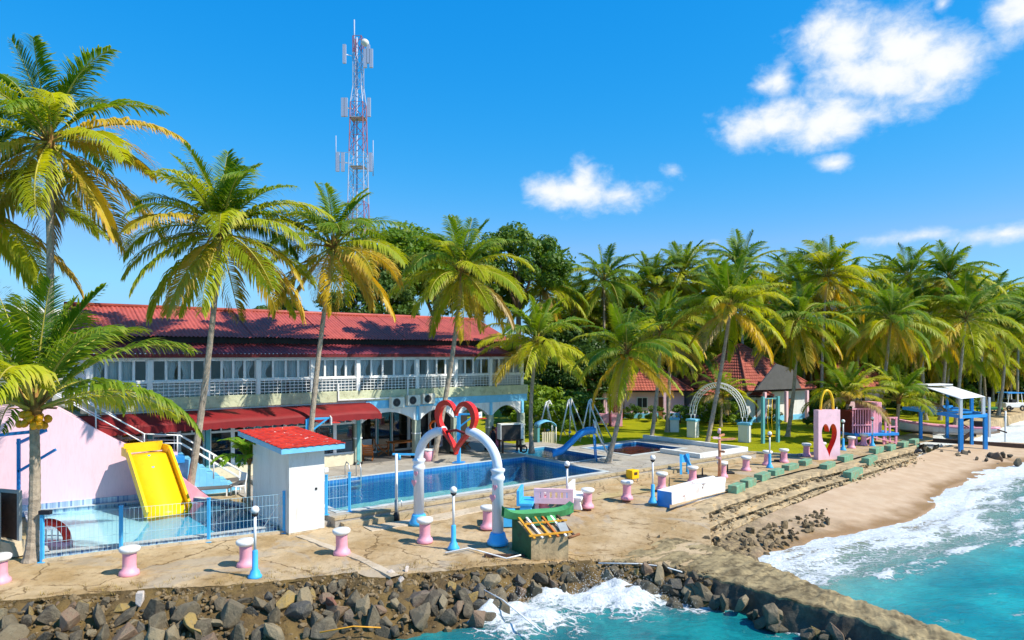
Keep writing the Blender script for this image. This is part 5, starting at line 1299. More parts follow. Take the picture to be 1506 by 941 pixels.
# ------------------------------------------------------------------ garden: trellis arch, swings, playhouse, poles
LZ = .05
a0, a1 = G(1019, 643, LZ), G(1095, 650, LZ)
md = (a0 + a1) / 2; W_ = (a1 - a0).length
tr_ = empty('trellis_arch', md, 'white wire wedding arch on two white pedestals with blue caps', 'arch', rz=math.atan2(a1.y - a0.y, a1.x - a0.x))
for s_ in (-1, 1):
    x = s_ * W_ / 2
    MB().box2((x - .36, -.3, 0), (x + .36, .3, 1.25)).build('pedestal', M['white'], tr_, bevel=.02); MB().box2((x - .42, -.36, 1.25), (x + .42, .36, 1.42)).build('pedestal_cap', M['blue_fascia'], tr_, bevel=.02)
for r_, y in ((W_ / 2 - .16, -.2), (W_ / 2 + .16, -.2), (W_ / 2 - .16, .2), (W_ / 2 + .16, .2)):
    MB().tube([(r_ * math.cos(a), y, 1.42 + .35 + (r_ + .25) * max(0, math.sin(a))) for a in np.linspace(0, math.pi, 33)], .035, 6).build('hoop', M['white_clean'], tr_)
m = MB()
for k in range(20):
    a = math.pi * k / 19; b_ = a + math.pi / 38; r0_, r1_ = W_ / 2 - .16, W_ / 2 + .16
    for y in (-.2, .2):
        m.bar((r0_ * math.cos(a), y, 1.77 + (r0_ + .25) * math.sin(a)), (r1_ * math.cos(b_), y, 1.77 + (r1_ + .25) * max(0, math.sin(b_))), .03)
m.build('lattice', M['white_clean'], tr_)
for s_ in (-1, 1):
    for d_ in (-.16, .16): MB().cyl((s_ * W_ / 2 + d_, 0, 1.42), (s_ * W_ / 2 + d_, 0, 1.8), .035, n=6).build('stub', M['white_clean'], tr_)
MB().sphere((0, 0, 1.42 + W_ / 2 + .05), .13, 12).build('globe', M['globe'], tr_); MB().cyl((0, 0, 1.42 + W_ / 2 + .1), (0, 0, 1.42 + W_ / 2 + .48), .012, n=6).build('cord', M['black'], tr_)
p = G(991, 635, LZ); e = empty('pedestal', p, 'lone white pedestal with blue cap and white ball', 'pedestal'); MB().box2((-.36, -.3, 0), (.36, .3, 1.0)).build('shaft', M['white'], e, bevel=.02); MB().box2((-.42, -.36, 1.0), (.42, .36, 1.15)).build('cap', M['blue_fascia'], e); MB().sphere((0, 0, 1.3), .16, 12).build('ball', M['globe'], e)
# swing frame with two teal poles
a0, a1 = G(1122, 652, LZ), G(1144, 650, LZ)
e = empty('tall_swing', (a0 + a1) / 2, 'two tall teal poles holding a yellow rope swing on the lawn', 'swing', rz=math.atan2(a1.y - a0.y, a1.x - a0.x)); w_ = (a1 - a0).length / 2
for s_ in (-1, 1): MB().box2((s_ * w_ - .1, -.1, 0), (s_ * w_ + .1, .1, 3.35)).build('pole', M['teal'], e)
for s_ in (-.2, .22): MB().tube([(s_ - .1 * s_, 0, 3.2), (s_ - .1, 0, 1.6), (s_, 0, .5)], .02, 6).build('rope', M['yellow'], e)
MB().box2((-.45, -.15, .46), (.35, .15, .5)).build('seat', M['yellow'], e); MB().cyl((-w_, 0, 3.2), (w_, 0, 3.2), .035, n=6).build('cross_bar', M['teal'], e)
# A-frame swing set
def aframe(px0, px1, apx, apy, by, label):
    a, b = G(px0, by, LZ), G(px1, by, LZ); top = at(apx, apy, a.y)
    e = empty('swing_frame', (a + b) / 2, label, 'swing frame', 'white swing frames on the lawn'); o3 = (a + b) / 2
    MB().cyl(a - o3, top - o3, .05, n=8).build('leg', M['white'], e); MB().cyl(b - o3, top - o3, .05, n=8).build('leg', M['white'], e)
    MB().cyl(a - o3 + Vector((.9, 2.2, 0)), top - o3 + Vector((.4, 2.2, 0)), .05, n=8).build('leg', M['white'], e); MB().cyl(b - o3 + Vector((.9, 2.2, 0)), top - o3 + Vector((.4, 2.2, 0)), .05, n=8).build('leg', M['white'], e)
    MB().cyl(top - o3, top - o3 + Vector((.4, 2.2, 0)), .05, n=8).build('top_bar', M['white'], e)
    for q in (.35, .65):
        c_ = top - o3 + Vector((.4, 2.2, 0)) * q; MB().cyl(c_, c_ - Vector((0, 0, c_.z - .5)), .012, n=5).build('chain', M['steel'], e)
    c_ = top - o3 + Vector((.2, 1.1, 0)); MB().box((c_.x, c_.y, .5), (.2, .7, .04), rz=R(-10)).build('seat', M['blue_deep'], e)
aframe(823, 851, 836, 589, 648, 'white A shaped swing frame beside the pool slide'); aframe(853, 888, 866, 590, 650, 'white A shaped swing frame behind the pool slide ladder'); aframe(790, 818, 803, 592, 645, 'white A shaped swing frame behind the blue playhouse')
# playhouse
p = G(803, 655, LZ); e = empty('playhouse', p, 'small teal playhouse with curved blue canopy and slatted front', 'playhouse', rz=R(12))
P = np.array([[(.62 * math.cos(a) - .1 * (a > 2.4), y, 1.35 + .42 * math.sin(a)) for y in (-.6, .6)] for a in np.linspace(.1, math.pi, 12)]); link('canopy', grid_mesh('canopy', P, M['blue_fascia']), e).modifiers.new('s', 'SOLIDIFY').thickness = .05
MB().box2((-.75, -.55, 0), (-.6, .55, 1.3)).build('side_wall', M['teal'], e); MB().cyl((.58, -.55, 0), (.58, -.55, 1.4), .035, n=8).build('post', M['white'], e); MB().cyl((.58, .55, 0), (.58, .55, 1.4), .035, n=8).build('post', M['white'], e)
for k in range(6): MB().box2((-.4 + k * .16, -.5, 0), (-.29 + k * .16, -.46, 1.0)).build('slat', M['cream'], e)
MB().box2((-.44, -.46, .85), (.55, -.42, .95)).build('rail', M['cream'], e); MB().box2((-.44, -.46, .15), (.55, -.42, .25)).build('rail', M['cream'], e)

# ------------------------------------------------------------------ houses behind the lawn
def tile_roof_mat():
    m = bpy.data.materials.new('clay_tile_roof'); m.use_nodes = True; N = NT(m.node_tree); b = N.n['Principled BSDF']; tc = N.new('ShaderNodeTexCoord'); v = tc.outputs['Object']
    c = N.mix(N.ramp(N.noise(v, 1.1, 5, .6), .3, .7), hx('#8f4638'), hx('#b05c48'))
    c = N.mix(N.math('MULTIPLY', N.ramp(N.noise(v, 5, 5, .7), .5, .7), .6), c, hx('#7c3a34')); N.link(c, b.inputs['Base Color']); b.inputs['Roughness'].default_value = .8
    return m
M['clay'] = tile_roof_mat()
def tile_plane(name, A, B, C, D, parent, wave=.3, amp=.05, step=.42):
    """A-B eave, D-C ridge side; ribbed tile courses with stepped rows"""
    A, B, C, D = map(Vector, (A, B, C, D)); nrm_ = (B - A).cross(D - A).normalized()
    if nrm_.z < 0: nrm_ = -nrm_
    nr = max(2, int(((D + C) / 2 - (A + B) / 2).length / step)); nc = max(4, int((B - A).length / wave * 4)); rows_ = []
    for r_ in range(nr):
        for e_ in (0, .999):
            t = (r_ + e_) / nr; l = A.lerp(D, t); q = B.lerp(C, t); s0_ = (l - A).dot((B - A).normalized()); s1_ = (q - A).dot((B - A).normalized())
            rows_.append([tuple(l.lerp(q, k / nc) + nrm_ * (amp * abs(math.sin(((s0_ + (s1_ - s0_) * k / nc)) / wave * math.pi)) + .05 * (1 - e_))) for k in range(nc + 1)])
    return link(name, grid_mesh(name, np.array(rows_), M['clay'], False), parent)
def hip_roof(e, x0, x1, y0, y1, z0, z1, ov=.7, ridge=None, gable=False):
    x0 -= ov; x1 += ov; y0 -= ov; y1 += ov; ym = (y0 + y1) / 2; hh = 0 if gable else (y1 - y0) / 2 * .9
    if ridge is None: ridge = (x0 + hh, x1 - hh)
    a, b = (ridge[0], ym, z1), (ridge[1], ym, z1)
    tile_plane('roof', (x0, y0, z0), (x1, y0, z0), b, a, e); tile_plane('roof', (x1, y1, z0), (x0, y1, z0), a, b, e)
    if not gable:
        tile_plane('roof', (x0, y1, z0), (x0, y0, z0), a, a, e); tile_plane('roof', (x1, y0, z0), (x1, y1, z0), b, b, e)
    for p0, p1 in (((x0, y0, z0), a), ((x1, y0, z0), b), (a, b), ((x0, y1, z0), a), ((x1, y1, z0), b)): MB().tube([Vector(p0) + Vector((0, 0, .06)), Vector(p1) + Vector((0, 0, .08))], .11, 6).build('ridge_tile', M['clay'], e)
    MB().box2((x0 + .02, y0 + .02, z0 - .12), (x1 - .02, y1 - .02, z0 - .02)).build('soffit', M['wood_dark'], e)
def house(loc, rz, W, D, H, label, wall, zr, door_at=(), win_at=(), gable=False, posts=()):
    e = empty('cottage', loc, label, 'house', None, rz)
    MB().box2((0, 0, -.1), (W, D, H)).build('wall', wall, e); MB().box2((-.05, -.05, -.1), (W + .05, D + .05, .5)).build('plinth', M['blue_fascia'], e)
    for x in door_at:
        d_ = MB().box2((x, -.07, .05), (x + .95, -.01, 2.1)).build('door', M['wood'], e); MB().box2((x + .8, -.11, 1.0), (x + .86, -.07, 1.12)).build('handle', M['steel'], d_)
    for x in win_at:
        w_ = MB().box2((x, -.06, 1.0), (x + 1.1, -.01, 2.1)).build('window', M['white'], e); MB().box2((x + .08, -.075, 1.08), (x + .52, -.06, 2.02)).build('pane', M['dark'], w_); MB().box2((x + .58, -.075, 1.08), (x + 1.02, -.06, 2.02)).build('pane', M['dark'], w_)
    hip_roof(e, -.0, W, -.0, D, H, zr, gable=gable)
    for x in posts: MB().box2((x - .13, -1.35, -.1), (x + .13, -1.09, H - .1)).build('post', M['pink_pale'], e); 
    return e
p = G(872, 615, LZ); house(p, R(2), 9.2, 5.5, 2.75, 'pink cottage with orange clay tile roof behind the pool slide', M['pink_wall'], 5.3, (2.2, 6.6), (.5, 4.4), posts=(1.0, 6.9))
p = G(1098, 622, LZ); e = house(p, R(30), 8.5, 9, 3.0, 'big cottage with steep red tile roof and dark grey gable', M['white'], 7.3, (5.5,), (1.5, 3.3), posts=(1, 4, 7))
MB().prism([(-.2, 3.1), (6.2, 3.1), (4.8, 5.0), (2.6, 5.5)], .15, (0.2, -1.0, 0), (1, 0, 0), (0, 0, 1)).build('gable', M['grey_dark'], e)
p = G(1040, 620, LZ); house(p, R(-8), 5.2, 4, 2.5, 'low cottage with red tile roof behind the wedding arch', M['white'], 4.4, (3.6,), (1.2,))
p = G(1280, 618, LZ) + Vector((0, 8, 0)); house(p, R(10), 6.5, 5, 2.8, 'cottage with a tile roof half hidden by palms behind the kiosk', M['pink_wall'], 6.0, (1,), (3,))
p = G(940, 612, LZ); e = empty('garden_wall', p, 'low wavy pink garden wall behind the wedding arch', 'wall')
pts = [(0, 0)] + [(x, .9 + .35 * math.sin(x * 1.2) + (.6 if 2.6 < x < 4 else 0)) for x in np.linspace(0, 9, 30)] + [(9, 0)]
MB().prism(pts, .2, (2, -1.5, 0), (1, 0, 0), (0, 0, 1)).build('wall', M['pink_pale'], e)
# pink playground stand behind the slide
p = G(905, 626, LZ); e = empty('pink_play_tower', p, 'pink play tower with dark red door near the cottage', 'play tower', rz=R(8))
MB().box2((-.5, -.5, 0), (.5, .5, 1.25)).build('base', M['pink'], e); MB().box2((-.35, -.52, 1.25), (.35, .45, 2.6)).build('door', M['maroon'], e); MB().box2((-.5, -.5, 2.6), (.5, .5, 2.75)).build('roof', M['pink_pale'], e)
for x in (-.45, .45): MB().box2((x - .05, -.5, 1.25), (x + .05, -.4, 2.6)).build('post', M['pink_pale'], e)
p = G(882, 627, LZ); e = empty('pink_play_tower', p, 'low pink play counter with blue foot near the cottage', 'play tower', rz=R(8)); MB().box2((-.7, -.4, .3), (.7, .4, 1.15)).build('counter', M['pink'], e)
for x in (-.6, .6): MB().box2((x - .06, -.06, 0), (x + .06, .06, 2.4)).build('post', M['pink_pale'], e)
MB().box2((-.8, -.3, 2.4), (.8, .3, 2.5)).build('roof', M['green'], e)

# ------------------------------------------------------------------ pink kiosk
a0 = G(1258, 655); ki = empty('pink_kiosk', a0, 'pink timber kiosk with blue bench deck and pink railings', 'kiosk', rz=R(12))
KH = 2.75
MB().box2((0, 0, .62), (3.6, 2.2, .82)).build('bench_deck', M['blue_deep'], ki, bevel=.02)
for k in range(4): MB().box2((1.55 + k * .22, .35, .82), (1.75 + k * .22, .42, 3.0)).build('plank', M['pink'], ki)
MB().box2((1.5, .43, .82), (2.45, 1.9, 3.0)).build('cabin', M['pink'], ki); MB().box2((2.455, .4, .82), (2.5, 1.9, 3.0)).build('side_plank', M['pink_pale'], ki)
for k in range(7): MB().box2((.05 + k * .21, .35, .82), (.12 + k * .21, .4, 2.5)).build('slat', M['pink'], ki)
for z in (1.35, 2.5): MB().box2((0, .3, z), (1.5, .36, z + .1)).build('rail', M['pink'], ki)
MB().box2((0, .5, .82), (1.5, 1.9, 2.4)).build('inner_wall', M['maroon'], ki)
for x in (2.6, 2.95, 3.5): MB().box2((x - .05, .1, 0), (x + .05, .2, 1.9)).build('railing_post', M['pink'], ki)
for z in (1.2, 1.85): MB().box2((2.55, .12, z), (3.6, .18, z + .09)).build('railing', M['pink'], ki)
for x in (.15, 1.3, 2.4, 3.4):
    for y in (.1, 2.0): MB().box2((x - .06, y - .06, 0), (x + .06, y + .06, .62)).build('leg', M['pink'], ki)
m = MB(); m.bar((0.2, .02, .1), (1.3, .02, .58), .08); m.bar((1.4, .02, .58), (3.3, .02, .12), .08); m.build('brace', M['pink'], ki)
# green garden gnome-like lamp post cover omitted; a small green parasol folded
p = G(1237, 664) + Vector((0, .6, 0)); e = empty('folded_parasol', p, 'folded green parasol standing behind a globe lamp', 'parasol'); MB().cyl((0, 0, 0), (0, 0, 2.9), .03, n=8).build('pole', M['white'], e); MB().lathe([(.16, 1.5), (.26, 1.6), (.2, 2.1), (.06, 2.7)], n=10).build('cloth', M['green_boat'], e)

# ------------------------------------------------------------------ boat shelter and outrigger boat
bs = empty('boat_shelter', G(1358, 652, -.3), 'blue timber boat shelter with a sloping white canopy', 'shelter', rz=R(-8))
o3 = G(1358, 652, -.3)
def bp_(px, py, Y): 
    q = at(px, py, Y); return q
Yf = 50.5; Yb = 55.0
fx = [at(x, 600, Yf).x for x in (1413, 1447)]; 
rel = lambda v: Matrix.Rotation(R(8), 3, 'Z') @ (v - o3)
# posts: (px of post, depth, top z, bottom z)
zr = at(0, 612, Yf).z
def bpost(px, Y, z0, z1, w=.26, mat='blue_deep'):
    x = (px - 753) / 1000 * Y; MB().bar(rel(Vector((x, Y, z0))), rel(Vector((x, Y, z1))), w).build('post', M[mat], bs)
bpost(1413, Yf - 1.2, -.9, 1.8, .26); bpost(1449, Yf + .3, -.95, 1.9, .24); bpost(1429, Yf + 2.0, -.6, 3.2, .2); bpost(1354, Yf + 1.5, -.2, 2.2, .2); bpost(1393, Yf + 3.6, -.2, 3.75, .18); bpost(1370, Yf + 3.5, 1.6, 2.3)
bpost(1413, Yf - 1.2, 1.8, 3.22, .18, 'white'); bpost(1446, Yf + .3, 1.9, 3.28, .2, 'white'); bpost(1455, Yf + 2.5, .0, 3.1, .14, 'white')
def beam(a, b, w=.14, h=.22, mat='blue_deep', nm='beam'):
    MB().bar(rel(a), rel(b), w, h).build(nm, M[mat], bs)
W3 = lambda px, py, Y: at(px, py, Y)
beam(W3(1328, 600, 52.6), W3(1413, 613, Yf - 1.2)); beam(W3(1413, 613, Yf - 1.2), W3(1451, 611, Yf + .3)); beam(W3(1328, 600, 52.6), W3(1400, 598, 55)); beam(W3(1400, 600, 55), W3(1451, 610, Yf + .3))
beam(W3(1360, 603, 52.3), W3(1420, 603, 53.5), .12, .15); beam(W3(1385, 607, 51.4), W3(1435, 606, 52.4), .12, .15)
cv = [rel(W3(1360, 569, 53.5)), rel(W3(1412, 586, 49.0)), rel(W3(1449, 583, 50.6)), rel(W3(1400, 567.5, 55.5))]
# canopy: sagging sheet
P = np.zeros((9, 9, 3))
for i in range(9):
    for j in range(9):
        l = cv[0].lerp(cv[1], j / 8); q = cv[3].lerp(cv[2], j / 8); v = l.lerp(q, i / 8); v.z -= .12 * math.sin(math.pi * i / 8) * math.sin(math.pi * j / 8); P[i, j] = v
link('canopy', grid_mesh('canopy', P, M['white_clean']), bs).modifiers.new('s', 'SOLIDIFY').thickness = .04
MB().bar(rel(W3(1356, 566, 54)), rel(W3(1392, 565, 54.5)), 1.2, .1).build('canopy_board', M['white'], bs)
ob = empty('outrigger_boat', G(1385, 640, -.1), 'pale outrigger boat with pink stripe resting under the blue shelter', 'boat', rz=R(-26))
secs = []
for k in range(21):
    q = k / 20; x = -3.9 + 7.8 * q; w = .62 * math.sin(math.pi * min(max(q * .96 + .02, 0), 1)) ** .6; kz = .3 * (2 * q - 1) ** 4; tz = .75 + .6 * (1 - q) ** 3 + .12 * q ** 3
    secs.append([(x, -w, tz), (x, -w * .96, tz - .16), (x, -w * .7, .3 + kz), (x, 0, .1 + kz), (x, w * .7, .3 + kz), (x, w * .96, tz - .16), (x, w, tz)])
hm = grid_mesh('hull', np.array(secs), [M['boat_hull'], M['white'], M['pink']])
for f_ in hm.polygons:
    c_ = f_.index % 6
    f_.material_index = 2 if c_ in (0, 5) else (1 if c_ in (1, 4) else 0)
link('hull', hm, ob).modifiers.new('s', 'SOLIDIFY').thickness = .05
for x in (-1.5, 0, 1.4): MB().box2((x - .12, -.6, .72), (x + .12, .6, .78)).build('thwart', M['wood'], ob)
MB().bar((1.6, -1.5, .85), (1.6, 1.5, .85), .07).build('outrigger_beam', M['wood_dark'], ob); MB().box2((2.2, -.3, .8), (2.8, .3, 1.25)).build('engine', M['black'], ob, bevel=.05); MB().bar((2.7, 0, 1.0), (4.3, -.2, .45), .1).build('shaft', M['wood_dark'], ob)
MB().box2((-2.5, -.25, .02), (-2.2, .25, .22)).build('cradle', M['wood_dark'], ob); MB().box2((2.0, -.25, .02), (2.3, .25, .22)).build('cradle', M['wood_dark'], ob)
lg = empty('drift_log', G(1440, 655, -.6), 'dark weathered timber beam lying across the rocks below the boat shelter', 'timber', rz=R(-18)); MB().bar((-3.6, 0, .3), (3.0, .2, .05), .35, .3).build('beam', M['wood_dark'], lg); MB().bar((-1.5, -.2, .2), (-.4, .3, .95), .25, .2).build('stump', M['wood_dark'], lg)
mb = MB(); mb.cyl((0, 0, -1.2), (0.05, 0, 2.6), .07, n=8); mb.build('white_stake', M['white'], None, G(1478, 650, -.9), label='thin white stake standing in the surf beside the shelter', cat='stake')
# beach buggy and far shelter
p = G(1486, 604, LZ); e = empty('garden_cart', p, 'white utility cart with blue roof parked by the path', 'cart', rz=R(10))
MB().box2((-1.3, -.7, .4), (1.2, .7, .95)).build('body', M['white'], e, bevel=.08); MB().box2((-1.1, -.75, 2.0), (1.0, .75, 2.1)).build('roof', M['blue_deep'], e)
for x in (-1.0, .3, .9):
    for y in (-.65, .65): MB().bar((x, y, .9), (x * .85, y, 2.0), .06).build('post', M['white'], e)
for x in (-.9, .85):
    for y in (-.7, .7): MB().tube([(x + .25 * math.cos(a), y, .34 + .25 * math.sin(a)) for a in np.linspace(0, 6.283, 17)[:-1]], .09, 7, closed=True).build('wheel', M['black'], e); 
MB().box2((-.4, -.6, .95), (.2, .6, 1.3)).build('seat', M['black'], e, bevel=.05)
p = G(1455, 607, LZ); e = empty('low_cart', p, 'low green and grey flat cart beside the white utility cart', 'cart', rz=R(5)); MB().box2((-1.2, -.5, .35), (1.2, .5, .6)).build('bed', M['green_boat'], e, bevel=.03)
for x in (-.8, .8):
    for y in (-.5, .5): MB().tube([(x + .22 * math.cos(a), y, .28 + .22 * math.sin(a)) for a in np.linspace(0, 6.283, 15)[:-1]], .07, 6, closed=True).build('wheel', M['black'], e)
MB().tube([(-1.1, 0, .6), (-1.2, 0, 1.3), (-.6, 0, 1.3)], .04).build('handle', M['grey'], e)
p = at(1500, 590, 95); e = empty('beach_shed', (p.x - 3, 95, 0), 'open shed with a teal blue roof far down the lawn', 'shed', rz=R(15)); MB().prism([(0, 3.0), (12, 3.0), (12, 4.0), (0, 4.0)], .1, (0, 0, 0), (1, 0, 0), (0, .8, .6)).build('roof', M['teal'], e)
MB().box2((0, 2.4, 1.9), (12, 7, 2.1)).build('roof_back', M['teal'], e); MB().box2((.2, 6.5, 0), (11.8, 6.7, 2)).build('back_wall', M['dark'], e)
for x in (.3, 4, 8, 11.7): MB().box2((x - .1, 2.5, 0), (x + .1, 2.7, 1.95)).build('post', M['white'], e)

# ------------------------------------------------------------------ grey-white neighbour building at far left
e = empty('neighbour_house', at(-60, 600, 44) * 1.0, 'pale grey neighbour building behind the left palms', 'building'); e.location = ((-60 - 753) / 1000 * 44, 44, 0)
MB().box2((-8, 0, 0), (3.6, 8, 9.2)).build('wall', M['grey'], e); MB().box2((-8.3, -.4, 9.2), (4.0, 8.3, 9.6)).build('roof', M['white'], e)
w_ = MB().box2((1.0, -.08, 6), (2.8, -.01, 7.6)).build('window', M['white'], e); MB().box2((1.12, -.1, 6.12), (2.68, -.08, 7.48)).build('pane', M['dark'], w_)

# ------------------------------------------------------------------ lattice radio tower
TY = 92.0; tb = at(527, 520, TY); tw = empty('radio_tower', (tb.x, TY, 0), 'tall red and white lattice radio tower with panel antennas', 'tower')
TH = at(0, 55, TY).z; M['tw_red'] = pm('faded_red_steel', hx('#a0606c'), .5, .1); M['tw_white'] = pm('white_steel', hx('#a9b2c8'), .5, .05)
def tr_w(z): return 2.3 - 1.35 * min(z / TH, 1) if z < TH * .86 else .82
cr = lambda z, k: Vector((tr_w(z) * math.cos(R(90 + 90 * k + 40)), tr_w(z) * math.sin(R(90 + 90 * k + 40)), z))
nb_ = 22; zs = [TH * i / nb_ for i in range(nb_ + 1)]
for i in range(nb_):
    m = MB(); z0_, z1_ = zs[i], zs[i + 1]; zm = (z0_ + z1_) / 2
    for k in range(4):
        m.bar(cr(z0_, k), cr(z1_, k), .10)
        m.bar(cr(z0_, k), cr(z1_, k + 1), .05); m.bar(cr(z0_, k + 1), cr(z1_, k), .05); m.bar(cr(z1_, k), cr(z1_, k + 1), .05)
    m.build('lattice_section', M['tw_red'] if (i // 3) % 2 else M['tw_white'], tw)
MB().cyl((-.2, .0, 0), (-.2, 0, TH), .12, n=6).build('cable_run', M['tw_white'], tw)
MB().tube([(-.55, 0, TH - 2), (-.55, 0, TH + 2.4)], .09, 6).build('lightning_rod', M['tw_white'], tw)
for z, xs3 in ((TH - 2.5, (-1.7, 1.5)), (TH - 3.1, (1.1, 1.9)), (at(0, 160, TY).z, (-1.9, -1.5, 1.6)), (at(0, 240, TY).z, (-2.6, -1.9, 1.8))):
    for x in xs3:
        a_ = MB().box2((x - .22, -.9, z - 1.3), (x + .22, -.6, z + 1.2)).build('panel_antenna', M['tw_white'], tw); MB().bar((x, -.6, z), (x * .5, 0, z), .08).build('antenna_arm', M['steel'], tw)
for z in (at(0, 160, TY).z - 1.4, at(0, 240, TY).z - .6): MB().box2((-1.0, -.9, z), (1.0, .9, z + .08)).build('platform', M['grey'], tw)
dz_ = at(0, 65, TY).z; MB().lathe([(.55, 0), (.5, .1), (.22, .36), (.08, .42)], n=18).build('dish', M['ac'], tw, (1.1, -.9, dz_ - .2)).rotation_euler = (R(90), 0, R(25))
for x, z in ((-2.9, at(0, 225, TY).z), (2.1, at(0, 232, TY).z)): MB().cyl((x, -.5, z - 2.6), (x, -.5, z + 2.2), .06, n=6).build('whip_antenna', M['tw_white'], tw); MB().bar((x, -.5, z), (0, 0, z), .07).build('antenna_arm', M['steel'], tw)

# ------------------------------------------------------------------ coconut palms
def frond_mesh(e0, bend, seed, nl=58, hang=.5, wid=.0092):
    q = random.Random(seed); n = 16; pts = []; p = Vector((0, 0, 0)); ds = 1 / n; side = q.uniform(-.12, .12); tan = []
    for k in range(n + 1):
        s_ = k / n; el = R(max(-86, e0 - bend * s_ ** 1.5)); yaw = side * s_ * s_ * 2
        t = Vector((math.cos(el) * math.cos(yaw), math.cos(el) * math.sin(yaw), math.sin(el)))
        pts.append(p.copy()); tan.append(t); p = p + t * ds
    m = MB(); m.tube(pts, [.0115 * (1 - .82 * k / n) for k in range(n + 1)], 5, 1, caps=False)
    along = [0.3] * len(m.v)
    def P(s_):
        f = min(s_ * n, n - 1e-6); i = int(f); return pts[i].lerp(pts[i + 1], f - i), tan[i].lerp(tan[i + 1], f - i).normalized()
    tw0 = q.uniform(-.25, .25)
    for sgn in (-1, 1):
        for k in range(nl):
            s_ = .17 + .82 * (k + q.uniform(-.25, .25)) / nl
            if s_ < .15 or s_ > .995 or q.random() < .03: continue
            o, t = P(s_)
            sd_ = Vector((0, 0, 1)).cross(t)
            if sd_.length < .05: sd_ = Vector((0, 1, 0))
            sd_.normalize(); up = t.cross(sd_)
            L = .275 * (1 - .72 * max(0, (s_ - .45) / .55) ** 1.8) * (.55 + .45 * min(1, (s_ - .15) / .2)) * q.uniform(.75, 1.12)
            fw_ = .45 + .75 * s_
            d0 = (sd_ * sgn * 1.0 + t * fw_ + up * (.28 + tw0 * sgn + q.uniform(-.1, .1))).normalized()
            g = Vector((0, 0, -1)); h_ = hang * q.uniform(.5, 1.6)
            d1 = (d0 + g * h_).normalized(); d2 = (d1 + g * h_ * 1.3).normalized()
            w = wid * q.uniform(.85, 1.2)
            wd = d0.cross(g); wd = (wd.normalized() if wd.length > .05 else t)
            wd = (wd * .75 + t * .5).normalized() * w
            a = o; b = o + d0 * L * .38; c = b + d1 * L * .34; d = c + d2 * L * .30
            base = len(m.v)
            m.add([a - wd * .5, a + wd * .5, b - wd, b + wd, c - wd * .75, c + wd * .75, d], [(0, 1, 3, 2), (2, 3, 5, 4), (4, 5, 6)], 0)
            along += [.0, .0, .3, .3, .65, .65, 1.0]
    me = m.mesh('frond', [M['fr_green'], M['rachis']])
    a = me.attributes.new('along', 'FLOAT', 'POINT'); a.data.foreach_set('value', np.array(along, np.float32))
    return me
EL = [82, 72, 60, 47, 33, 18, 3, -14, -32, -50]
FR = {}
for i, e0 in enumerate(EL):
    for s_ in range(3):
        bend = [22, 38, 58, 72, 78, 74, 66, 54, 44, 32][i] * (.85 + .15 * s_)
        FR[(i, s_)] = frond_mesh(e0, bend, i * 7 + s_, hang=[.18, .25, .35, .45, .55, .6, .65, .7, .75, .8][i])
def trunk_mesh(p0, p1, r0, r1, lean, rings=True, seed=0):
    q = random.Random(seed); n = 40 if rings else 12; m = MB(); pts = []; rad = []
    d = p1 - p0; H = d.length
    for k in range(n + 1):
        t = k / n; b = p0 + d * t; off = lean * math.sin(t * math.pi) 
        pts.append(b + Vector((off, off * .3, 0))); sw = .55 * max(0, 1 - t * H / .9) ** 2
        rr_ = (r0 + (r1 - r0) * t ** .8) * (1 + sw)
        if rings: rr_ *= 1 + (.05 if k % 2 else -.03) * q.uniform(.4, 1.3)
        rad.append(rr_)
    m.tube(pts, rad, 10 if rings else 7, 0, smooth=not rings); return m
core = MB(); core.lathe([(.05, -.25), (.13, -.12), (.17, .05), (.15, .22), (.09, .42), (.03, .6)], n=9)
rq = random.Random(2)
for k in range(14):
    a = rq.uniform(0, 6.28); core.bar((.12 * math.cos(a), .12 * math.sin(a), .05), (.42 * math.cos(a), .42 * math.sin(a), .05 + rq.uniform(-.05, .45)), .05, .02)
core_me = core.mesh('crown', [M['husk']])
nut = MB(); nut.sphere((0, 0, 0), .12, 9, 0, 1.2); nut_y = nut.mesh('coconut', M['nut_y']); nut_g = nut.mesh('coconut', M['nut_g'])
